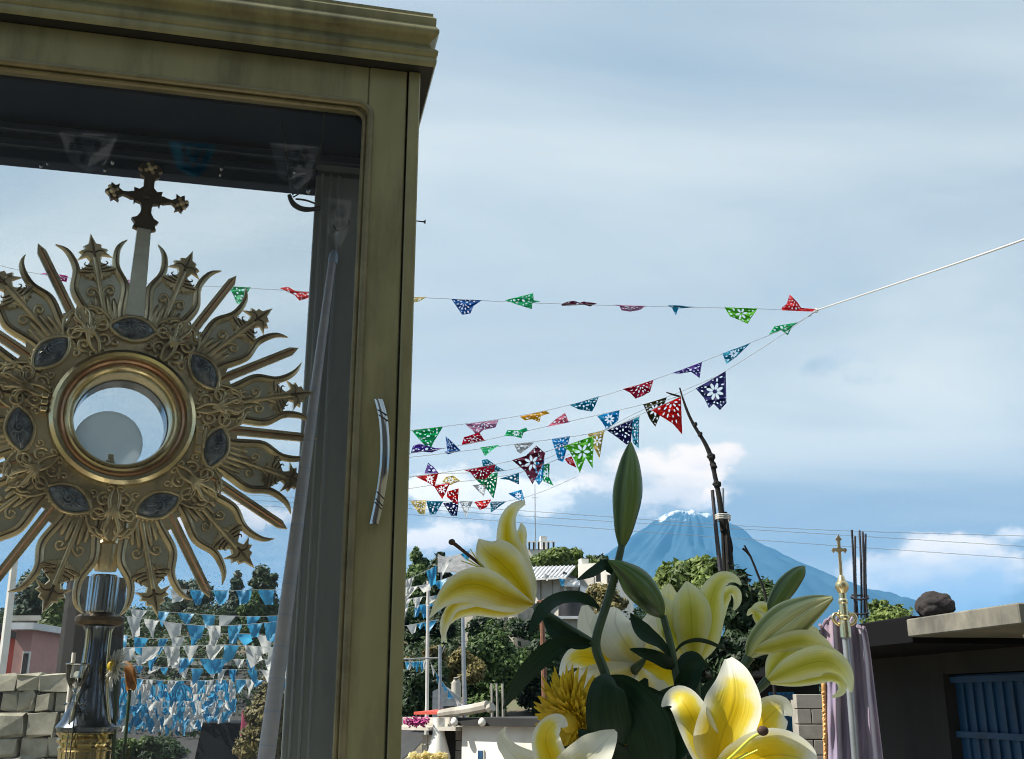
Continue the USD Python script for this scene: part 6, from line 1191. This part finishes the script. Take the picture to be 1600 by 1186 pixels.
# ------------------------------------------------------------------ lilac banner on its gilt pole
BY = 2.05
bq = Thing('lilac_banner', 'lilac satin banner with gold fringe hanging at the right', 'banner', (*P(1322, 1186, BY)[:2], 0))
n_, m_ = 60, 40; Vb = np.zeros((n_, m_, 3))
for i in range(n_):
    t = i / (n_ - 1); py = 962 + (1420 - 962) * t
    for j in range(m_):
        u = j / (m_ - 1); xl = 1281 + 10 * t * 2.0; xr = 1350 + 28 * min(1, t * 2.2) ** .7 * 1.0
        top = 40 * abs(u - .42) ** 1.2 * (1 - t) + (4 * math.sin(u * 23) + 3 * math.sin(u * 41)) * (1 - t) ** 4
        fold = .012 * math.sin(u * 19 + 1.2 * math.sin(t * 4)) + .006 * math.sin(u * 41 + t * 3) + .003 * math.sin(t * 30 + u * 9)
        Vb[i, j] = P(xl + (xr - xl) * u + 1.5 * math.sin(t * 7 + u * 3), py + top, BY + fold + .02 * (u - .5))
bq.part('cloth', grid_mesh(Vb), M['satin'], smooth=True)
ed = Vb[:, 0]; tufts = [tube([ed[i] + [0, -.003, 0], ed[i] + [-.004 - .002 * math.sin(i * 5), -.004, -.004 - .003 * math.cos(i * 3)]], [.0026, .0016], 5) for i in range(14, n_, 1)]
tufts += [tube([(ed[i] + ed[i + 1]) / 2 + [0, -.003, 0], (ed[i] + ed[i + 1]) / 2 + [-.004, -.005, -.005]], [.0026, .0014], 5) for i in range(14, n_ - 1)]
bq.part('fringe', cat_(tufts + [tube(ed[12:], .0042, 7)]), M['fringe'], smooth=True)
bq.part('edging', tube(Vb[:, -1], .0022, 7), M['satin'])
bq.part('hem', tube(Vb[0], .003, 7), M['satin'])
gp = Thing('processional_pole', 'steel pole with gilt finial and cross in front of the lilac banner', 'processional cross', (*P(1360, 1186, BY - .06)[:2], 0))
pa, pb = P(1321, 1000, BY - .05), P(1352, 1400, BY - .05); pb = pa + (pb - pa)
def along(py): t = (py - 1000) / 400; return P(1321 + 31 * t - (1000 - py) * .0, py, BY - .05)
ax0, ax1 = P(1319, 985, BY - .05), P(1313, 905, BY - .05); up_ = unit(ax1 - ax0); k_ = pxm(950, BY)
gp.part('pole', tube([(pb[0], pb[1], pb[2]), pa, ax0], [.0062, .0062, .006], 12, 10), M['pole_steel'], smooth=40)
prof_ = [(0, 0), (8.2, 0), (8.2, 20), (7.4, 22), (7.4, 26), (9.2, 28), (9.2, 31), (6.8, 33), (6.2, 50), (7.5, 52), (7.5, 55), (5.6, 58), (5.6, 66), (6.8, 68), (9.5, 72), (10.5, 77), (9.5, 81), (6.5, 84), (5, 90), (3.2, 93), (0, 95)]
fin = trimesh.creation.revolve(np.array(prof_) * k_, sections=28); fz = up_; fx = unit(np.cross([0, 1, 0], fz)); fy = np.cross(fz, fx); Rm = np.stack([fx, fy, fz], 1); ax0b = P(1321.5, 996, BY - .05)
def fput(m): return trimesh.Trimesh(ax0b + m.vertices @ Rm.T, m.faces, process=False)
gp.part('finial', fput(fin), M['gold_bright'], smooth=30)
for s in (-1, 1): gp.part('scroll', fput(tube(np.array([(s * 8, 0, 18), (s * 14, 0, 22), (s * 17, 0, 30), (s * 12, 0, 35), (s * 8, 0, 31), (s * 7, 0, 40)]) * k_, np.array([2.5, 3, 3.2, 2.6, 2, 1.4]) * k_, 7, 22)), M['gold_bright'], smooth=True)
half = [(2.2, 90), (2.0, 128), (6.5, 130.5), (9, 127), (12, 131.5), (9.5, 135), (6, 134), (2.1, 135.6), (2.3, 146), (5, 148), (2.6, 151), (0, 156)]
crp = Polygon(half + [(-x, y) for x, y in half[::-1][1:]]); m = extrude(crp, 3.4); v = m.vertices
gp.part('cross', fput(trimesh.Trimesh(np.stack([v[:, 0], v[:, 2] - 1.7, v[:, 1]], 1) * k_, m.faces[:, ::-1], process=False)), M['gold'])

# ------------------------------------------------------------------ the lilies
VY = 1.38; VZ = Z0
vq = P(1010, 1186, VY); vx = vq[0]
va = Thing('flower_vase', 'white ceramic vase below the picture holding the lily bouquet', 'vase', (vx, VY, VZ))
va.part('body', lathe([(0, 0), (.055, 0), (.075, .03), (.085, .10), (.075, .17), (.06, .22), (.07, .27), (.065, .27), (.054, .22), (.068, .16), (.076, .10), (.06, .02), (0, .015)], 36, (vx, VY, VZ + .001)), M['white_paint'], smooth=40)
def foot_pt(dx, dy=0): return np.array([vx + dx, VY + dy, VZ + .08])
class Lily(Thing):
    i = 0
    def petal(self, ctrl, hw, tilt=0.0, cup=.35, mt='petal', ruffle=.05, keel=.0, under=None, n=32, m=13, name='petal'):
        Lily.i += 1; g_, uv_ = ribbon(ctrl, hw, tilt, cup, n, m, ruffle, Lily.i, keel); return self.part(name, g_, M[mt], smooth=True, uv=uv_, under=under)
    def leaf(self, ctrl, hw, tilt=0.0, cup=.25, ruffle=.03): Lily.i += 1; g_, uv_ = ribbon(ctrl, hw, tilt, cup, 26, 9, ruffle, Lily.i, -.04); self.part('leaf', g_, M['lily_leaf'], smooth=True, uv=uv_)
    def bud(self, ctrl, hw, mt='bud', groove=.10): g_, uv_ = bud_mesh(ctrl, hw, groove=groove); return self.part('bud', g_, M[mt], smooth=True, uv=uv_)
    def stem(self, pts, r): self.part('stem', tube([P(*q) for q in pts] if len(pts[0]) == 3 and pts[0][0] > 5 else pts, r, 10, 40), M['stem'], smooth=True)
    def stem_down(self, pts, r, f): self.part('stem', tube([f] + [P(*q) for q in pts], r, 10, 50), M['stem'], smooth=True)
A = Lily('lily_stem', 'tallest lily stem with upright closed bud and yellow trumpet opening left', 'lily', foot_pt(-.02), None)
y0 = 1.34
A.stem_down([(948, 1186, y0), (952, 1090, y0), (941, 1040, y0), (931, 1008, y0), (946, 950, y0), (964, 885, y0), (972, 850, y0)], [.0055, .0055, .0058, .0062, .0058, .0052, .0045], foot_pt(-.02))
A.stem([(931, 1008, y0), (900, 988, y0 - .005), (862, 964, y0 - .01), (838, 947, y0 - .02)], [.005, .0045, .0045, .0058])
A.bud([(972, 852, y0), (975, 825, y0), (981, 770, y0), (984, 725, y0), (985, 691, y0)], [6, 17, 23.5, 17, 2.0], 'bud')
# the trumpet opening to the left
ly = y0 - .02
A.petal([(832, 944, ly), (818, 900, ly + .02), (808, 855, ly + .035), (815, 830, ly + .035), (814, 817, ly + .03)], [4, 16, 17, 11, 1.5], 12, .35, 'petal_back')
A.petal([(832, 944, ly + .005), (812, 895, ly + .015), (793, 845, ly + .02), (795, 806, ly + .01), (808, 790, ly), (820, 785, ly - .005)], [4, 20, 21, 15, 9, 4], -8, -.3, 'petal_back')
A.petal([(832, 944, ly + .01), (790, 955, ly + .03), (742, 950, ly + .04), (708, 962, ly + .03), (694, 985, ly + .02), (697, 1004, ly + .03)], [4, 14, 19, 18, 9, 2], 35, .3, 'petal_back')
A.petal([(832, 944, ly - .002), (806, 905, ly - .012), (776, 873, ly - .016), (757, 858, ly - .012), (748, 842, ly - .004)], [4, 24, 31, 24, 1.5], -10, -.42, 'petal_back', keel=.06)
A.petal([(832, 944, ly - .008), (790, 930, ly - .028), (740, 912, ly - .036), (704, 925, ly - .030), (684, 945, ly - .02), (671, 966, ly - .012)], [4, 24, 31, 24, 11, 1.0], 14, -.42, 'petal_back', keel=-.05, ruffle=.08)
A.petal([(832, 945, ly - .004), (796, 938, ly - .02), (752, 932, ly - .026), (716, 940, ly - .022), (700, 958, ly - .02), (694, 980, ly - .014), (690, 1004, ly)], [3, 13, 15, 15, 12, 7, 2], 34, -.3, 'petal_back', ruffle=.16)
pst = A.part('pistil', tube([P(800, 925, ly), P(760, 890, ly), P(733, 868, ly - .005), P(709, 849, ly - .01)], [.0016, .0018, .0019, .0024], 8, 24), M['anther'], smooth=True)
b_ = trimesh.creation.icosphere(2, .0042); b_.apply_scale((1, 1, .9)); b_.apply_translation(P(706, 847, ly - .01)); A.part('stigma', b_, M['anther'], smooth=True, under=pst)
for q in ((720, 876), (735, 858), (727, 872)): A.part('stamen', tube([P(795, 920, ly), P(760, 893, ly - .004), P(*q, ly - .008)], [.0009, .0008, .0006], 6, 14), M['style'])
A.leaf([(936, 950, y0), (915, 936, y0 - .01), (880, 934, y0 - .03), (850, 952, y0 - .05), (826, 992, y0 - .06)], [2, 9, 10, 11, 1], 18, .2)
A.leaf([(930, 1008, y0), (890, 1002, y0 - .02), (850, 1022, y0 - .03), (815, 1060, y0 - .02), (786, 1108, y0)], [3, 12, 17, 13, 1], -25, .2)
A.leaf([(928, 1006, y0), (902, 1004, y0 - .01), (872, 990, y0 - .02), (848, 962, y0 - .02)], [2, 13, 15, 1], 25, .3)
A.leaf([(958, 898, y0), (946, 884, y0 - .01), (930, 892, y0 - .02), (902, 906, y0 - .03)], [2, 9, 8, 1], 20, .2)
A.leaf([(962, 1170, y0 - .04), (952, 1130, y0 - .06), (948, 1090, y0 - .07), (950, 1066, y0 - .068), (955, 1056, y0 - .06)], [20, 36, 33, 26, 8], 0, -.3)
A.leaf([(950, 1060, y0 - .03), (976, 1080, y0 - .04), (1012, 1130, y0 - .05), (1026, 1200, y0 - .04)], [6, 30, 40, 30], 18, .25)

B = Lily('lily_stem', 'lily stem with dark green hanging bud in the middle of the bouquet', 'lily', foot_pt(.02, .02), None)
yb_ = 1.37
B.stem_down([(1066, 1186, yb_), (1064, 1100, yb_), (1054, 1040, yb_), (1046, 1000, yb_), (1036, 962, yb_)], [.0055, .0055, .0055, .005, .0045], foot_pt(.02, .02))
B.bud([(1034, 962, yb_), (1022, 945, yb_ - .01), (996, 912, yb_ - .03), (968, 886, yb_ - .045), (950, 876, yb_ - .05)], [5, 19, 25, 14, 1.5], 'bud_dark')
B.leaf([(1052, 1036, yb_), (1032, 1006, yb_ - .01), (1006, 988, yb_ - .02), (985, 958, yb_ - .02)], [2, 8, 14, 1], 25, .2)
B.leaf([(1054, 1046, yb_), (1034, 1030, yb_ - .02), (1008, 1020, yb_ - .03), (984, 1014, yb_ - .03)], [2, 11, 9, 1], -15, .3)
B.leaf([(1062, 1095, yb_), (1040, 1098, yb_ - .03), (1012, 1084, yb_ - .04), (978, 1075, yb_ - .04)], [3, 12, 11, 1], 10, .2)
B.leaf([(1062, 1098, yb_), (1078, 1068, yb_ - .02), (1090, 1044, yb_ - .03), (1098, 1034, yb_ - .03)], [4, 20, 18, 4], -30, .5)
B.leaf([(1066, 1180, yb_), (1050, 1150, yb_ - .03), (1030, 1120, yb_ - .05), (1014, 1098, yb_ - .05)], [14, 34, 28, 3], -18, .2)

C = Lily('lily_stem', 'open white lily turned away in the centre of the bouquet', 'lily', foot_pt(0, .03), None)
yc = 1.44
C.stem_down([(972, 1186, yc + .03), (978, 1090, yc + .03), (984, 1056, yc + .012)], [.005, .005, .006], foot_pt(0, .03))
C.petal([(1000, 1036, yc), (960, 1018, yc - .002), (926, 988, yc), (914, 946, yc + .01)], [6, 22, 21, 5], 0, .2, 'petal_pale')
C.petal([(1000, 1036, yc - .004), (980, 1008, yc - .02), (962, 975, yc - .02), (964, 950, yc)], [6, 36, 40, 7], 5, -.22, 'petal_pale', keel=.05)
C.petal([(1000, 1036, yc), (1022, 1004, yc - .01), (1044, 974, yc - .01), (1062, 955, yc + .01)], [6, 34, 34, 6], -5, .2, 'petal_pale')
C.petal([(1002, 1038, yc - .006), (1030, 1040, yc - .022), (1052, 1056, yc - .024), (1072, 1094, yc - .01)], [6, 32, 36, 6], 8, -.22, 'petal', keel=.04)
C.petal([(998, 1040, yc), (945, 1034, yc - .01), (908, 1026, yc - .012), (888, 1036, yc - .008), (876, 1056, yc)], [6, 22, 24, 13, 3], 10, .3, 'petal', ruffle=.14)
C.petal([(998, 1042, yc - .008), (950, 1066, yc - .024), (905, 1092, yc - .024), (882, 1124, yc - .01)], [6, 32, 38, 14], 0, -.22, 'petal_pale', keel=.04)
C.petal([(1000, 1044, yc - .006), (1010, 1072, yc - .02), (1030, 1100, yc - .02), (1050, 1124, yc)], [6, 28, 30, 5], 0, -.22, 'petal_pale')
C.part('calyx', tube([P(984, 1056, yc + .01), P(992, 1046, yc - .012), P(1002, 1036, yc - .026), P(1012, 1024, yc - .034)], [.005, .0065, .005, .0012], 10, 16), M['stem'], smooth=True)
C.part('curled_stamen', tube([P(1046, 980, yc - .03), P(1036, 985, yc - .035), P(1040, 996, yc - .035), P(1050, 998, yc - .032)], [.0026, .0024, .002, .0012], 7, 16), M['style'], smooth=True)

D = Lily('lily_stem', 'pale yellow trumpet lily standing upright with curled back petal tips', 'lily', foot_pt(.04, .05), None)
yd = 1.42
D.stem_down([(1085, 1186, yd), (1088, 1090, yd), (1086, 1036, yd)], [.005, .005, .006], foot_pt(.04, .05))
D.petal([(1086, 1036, yd + .01), (1060, 990, yd + .03), (1045, 945, yd + .04), (1046, 912, yd + .05)], [5, 24, 22, 2], 10, .3, 'petal_green')
D.petal([(1088, 1034, yd + .008), (1112, 985, yd + .02), (1132, 935, yd + .02), (1146, 925, yd + .01), (1151, 940, yd), (1146, 953, yd)], [4, 18, 15, 11, 8, 2], -20, .4, 'petal_green')
D.petal([(1086, 1036, yd - .002), (1062, 1005, yd - .014), (1046, 970, yd - .018), (1036, 930, yd - .01)], [5, 22, 24, 2], -14, -.4, 'petal_green')
D.petal([(1088, 1036, yd - .004), (1104, 985, yd - .018), (1112, 935, yd - .02), (1130, 905, yd - .012), (1148, 905, yd - .008), (1158, 914, yd - .004)], [5, 25, 26, 17, 9, 1.5], 10, -.35, 'petal_green', keel=-.05)
D.petal([(1086, 1037, yd - .008), (1082, 1000, yd - .026), (1080, 955, yd - .03), (1076, 925, yd - .02), (1072, 908, yd - .005)], [5, 24, 32, 25, 2], 2, -.40, 'petal_green', keel=-.07)
D.leaf([(1052, 1024, yd - .04), (1066, 1006, yd - .05), (1096, 1000, yd - .05), (1138, 1018, yd - .04)], [1, 3.5, 4.5, 1], 40, .2)
D.leaf([(1086, 1090, yd - .03), (1078, 1066, yd - .05), (1082, 1040, yd - .055), (1104, 1044, yd - .05)], [6, 22, 22, 3], 15, -.35)
D.leaf([(1090, 1110, yd), (1110, 1094, yd - .01), (1140, 1078, yd - .01), (1164, 1062, yd)], [2, 5, 5, 2], 30, .2)

E_ = Lily('lily_stem', 'lily stem with pale bud, small green bud and greenish trumpet at the right', 'lily', foot_pt(.05, .02), None)
ye = 1.36
E_.stem_down([(1120, 1186, ye), (1128, 1110, ye), (1150, 1060, ye), (1168, 1032, ye), (1176, 1018, ye)], [.0055, .0055, .0052, .0052, .006], foot_pt(.05, .02))
E_.stem([(1128, 1118, ye), (1160, 1096, ye - .01), (1184, 1078, ye - .015), (1200, 1062, ye - .02)], [.005, .0046, .0046, .0058])
E_.stem([(1150, 1060, ye + .01), (1180, 1000, ye + .03), (1204, 955, ye + .04)], [.004, .0036, .004])
E_.bud([(1203, 956, ye + .04), (1210, 944, ye + .04), (1230, 915, ye + .035), (1250, 893, ye + .03), (1257, 885, ye + .03)], [4, 13, 16, 12, 2], 'bud')
E_.bud([(1170, 1026, ye), (1184, 1008, ye - .005), (1225, 975, ye - .02), (1270, 948, ye - .035), (1301, 934, ye - .045)], [6, 22, 30, 20, 3], 'bud_pale', groove=.16)
E_.petal([(1176, 1018, ye - .012), (1215, 1010, ye - .035), (1262, 1002, ye - .045), (1308, 1024, ye - .045)], [4, 15, 17, 1], 25, -.3, 'petal_green')
ef = ye - .02
E_.petal([(1200, 1062, ef + .01), (1225, 1030, ef + .02), (1262, 1000, ef + .025), (1274, 980, ef + .03)], [5, 22, 20, 4], 0, .3, 'petal_green')
E_.petal([(1200, 1063, ef), (1215, 1035, ef - .01), (1240, 1012, ef - .012), (1270, 1002, ef - .01)], [4, 18, 18, 3], -6, -.3, 'petal_green', keel=-.04)
E_.petal([(1200, 1064, ef - .004), (1240, 1046, ef - .024), (1288, 1034, ef - .03), (1318, 1052, ef - .02), (1331, 1082, ef - .01)], [4, 20, 24, 16, 1.5], 8, -.4, 'petal_green', keel=-.07)
E_.petal([(1200, 1066, ef - .002), (1250, 1064, ef - .016), (1292, 1058, ef - .018), (1313, 1066, ef - .012), (1314, 1080, ef - .008), (1300, 1089, ef - .004)], [3, 9, 11, 9, 7, 1.5], 20, -.35, 'petal_green')
E_.petal([(1196, 985, ye + .05), (1186, 968, ye + .045), (1176, 956, ye + .045), (1168, 962, ye + .045)], [4, 12, 8, 2], 35, .3, 'petal_green')
E_.petal([(1212, 985, ye + .06), (1204, 960, ye + .05), (1190, 950, ye + .05), (1172, 956, ye + .05)], [4, 10, 10, 2], 20, .3, 'petal_green')
E_.leaf([(1150, 1070, ye), (1160, 1080, ye - .01), (1180, 1080, ye - .015), (1196, 1074, ye - .01)], [2, 5, 5, 1], 20, .3)

F_ = Lily('lily_stem', 'large open white and yellow lily at the front bottom of the bouquet', 'lily', foot_pt(.03, -.05), None)
yf = 1.26; fc = (1118, 1208)
F_.stem_down([(1112, 1300, yf + .05), (1116, 1230, yf + .04), (1117, 1212, yf + .02)], [.0055, .0055, .006], foot_pt(.03, -.05))
F_.petal([(*fc, yf), (1158, 1165, yf - .005), (1200, 1122, yf), (1222, 1106, yf + .004), (1238, 1118, yf + .01)], [8, 34, 36, 22, 2], -6, .25, 'petal', ruffle=.07)
F_.petal([(*fc, yf), (1098, 1160, yf - .01), (1080, 1118, yf - .02), (1062, 1092, yf - .012), (1044, 1094, yf + .004), (1034, 1104, yf + .012)], [8, 26, 28, 24, 12, 1.5], 8, .3, 'petal')
F_.petal([(*fc, yf - .002), (1128, 1150, yf - .018), (1146, 1100, yf - .024), (1146, 1055, yf - .012), (1138, 1029, yf + .0)], [9, 42, 44, 27, 6], 0, .32, 'petal', keel=.05)
F_.petal([(*fc, yf - .004), (1160, 1192, yf - .03), (1205, 1180, yf - .035), (1250, 1185, yf - .02), (1275, 1200, yf)], [8, 32, 40, 28, 3], 0, .3, 'petal')
F_.petal([(*fc, yf - .004), (1090, 1230, yf - .03), (1060, 1260, yf - .03), (1030, 1300, yf)], [8, 30, 34, 3], 0, .3, 'petal')
F_.petal([(*fc, yf - .004), (1140, 1250, yf - .03), (1160, 1290, yf - .03), (1170, 1330, yf)], [8, 34, 38, 3], 0, .3, 'petal')
sm_ = F_.part('stamen', tube([P(1122, 1200, yf - .01), P(1150, 1176, yf - .04), P(1176, 1152, yf - .055), P(1188, 1146, yf - .06)], [.0016, .0017, .0018, .0016], 8, 20), M['style'], smooth=True)
b_ = trimesh.creation.icosphere(2, .0062); b_.apply_scale((1, .7, .85)); b_.apply_translation(P(1192, 1142, yf - .06)); F_.part('anther', b_, M['anther'], smooth=True, under=sm_)
for q in ((1168, 1176), (1184, 1172), (1150, 1190)): F_.part('filament', tube([P(1122, 1202, yf - .01), P((1122 + q[0]) / 2, (1202 + q[1]) / 2, yf - .03), P(*q, yf - .045)], [.0012, .0012, .001], 7, 12), M['style'], smooth=True)

G = Lily('lily_stem', 'curled white lily at the lower left of the bouquet before the yellow bloom', 'lily', foot_pt(-.05, -.04), None)
yg = 1.26
G.stem_down([(872, 1290, yg + .04), (868, 1240, yg + .03), (866, 1222, yg + .015)], [.0055, .0055, .006], foot_pt(-.05, -.04))
G.petal([(866, 1222, yg + .01), (830, 1200, yg + .015), (798, 1176, yg + .015), (784, 1150, yg + .012), (790, 1136, yg + .01)], [6, 24, 18, 9, 1], 12, .3, 'petal_pale')
G.petal([(866, 1220, yg), (862, 1190, yg - .02), (853, 1160, yg - .024), (860, 1136, yg - .01), (876, 1128, yg + .004), (884, 1136, yg + .012)], [7, 26, 24, 18, 12, 3], 6, .3, 'petal', ruffle=.08)
G.petal([(868, 1222, yg - .002), (896, 1200, yg - .024), (925, 1178, yg - .024), (950, 1154, yg - .008), (962, 1142, yg)], [7, 28, 30, 18, 3], -4, .3, 'petal_pale', ruffle=.10)
G.petal([(866, 1224, yg - .004), (880, 1250, yg - .03), (890, 1280, yg - .02), (895, 1310, yg)], [7, 30, 30, 3], 0, .3, 'petal')
mu = P(900, 1125, 1.33)
chrysanthemum('yellow_chrysanthemum', 'large yellow chrysanthemum half hidden behind the curled white lily', mu, (-.55, -.62, -.25), 92 * pxm(1125, 1.33) * .92, 56, M['mum_yellow'], M['mum_yellow'], 9, rings=7, wid=.055, stem_to=foot_pt(-.03, .01))
mu2 = P(1110, 1112, 1.41)
chrysanthemum('yellow_chrysanthemum', 'small yellow chrysanthemum peeping out behind the large front lily', mu2, (0, -.8, .5), 19 * pxm(1112, 1.41), 26, M['mum_yellow'], M['mum_yellow'], 10, rings=4, wid=.08, stem_to=foot_pt(.03, .03))
LF = Lily('foliage_spray', 'spray of broad dark green leaves filling the bottom of the bouquet', 'foliage', foot_pt(.0, .0), None)
LF.stem_down([(1000, 1300, 1.36), (1000, 1200, 1.36), (1005, 1150, 1.37)], [.005, .005, .003], foot_pt(0, 0))
for ctrl, hw, t in (([(1000, 1200, 1.35), (1010, 1160, 1.32), (1030, 1130, 1.30), (1050, 1118, 1.30)], [8, 34, 30, 3], 10), ([(1000, 1210, 1.33), (1030, 1180, 1.30), (1060, 1150, 1.29), (1076, 1120, 1.29)], [8, 30, 28, 3], -15), ([(990, 1210, 1.33), (962, 1190, 1.30), (930, 1165, 1.29), (905, 1140, 1.30)], [8, 24, 22, 2], 12), ([(1010, 1215, 1.36), (1040, 1190, 1.38), (1076, 1165, 1.40), (1098, 1120, 1.40)], [6, 26, 24, 3], 0), ([(1000, 1215, 1.37), (985, 1160, 1.40), (990, 1110, 1.40), (1010, 1060, 1.40)], [6, 26, 24, 3], 5), ([(1010, 1200, 1.38), (1080, 1130, 1.42), (1120, 1080, 1.44), (1160, 1050, 1.45)], [6, 20, 22, 2], 10), ([(1000, 1200, 1.36), (1000, 1150, 1.31), (1040, 1100, 1.33), (1062, 1070, 1.34)], [6, 30, 24, 3], -10), ([(940, 1230, 1.34), (920, 1200, 1.30), (900, 1180, 1.31), (880, 1170, 1.31)], [10, 26, 22, 4], 0)):
    LF.leaf(ctrl, hw, t)
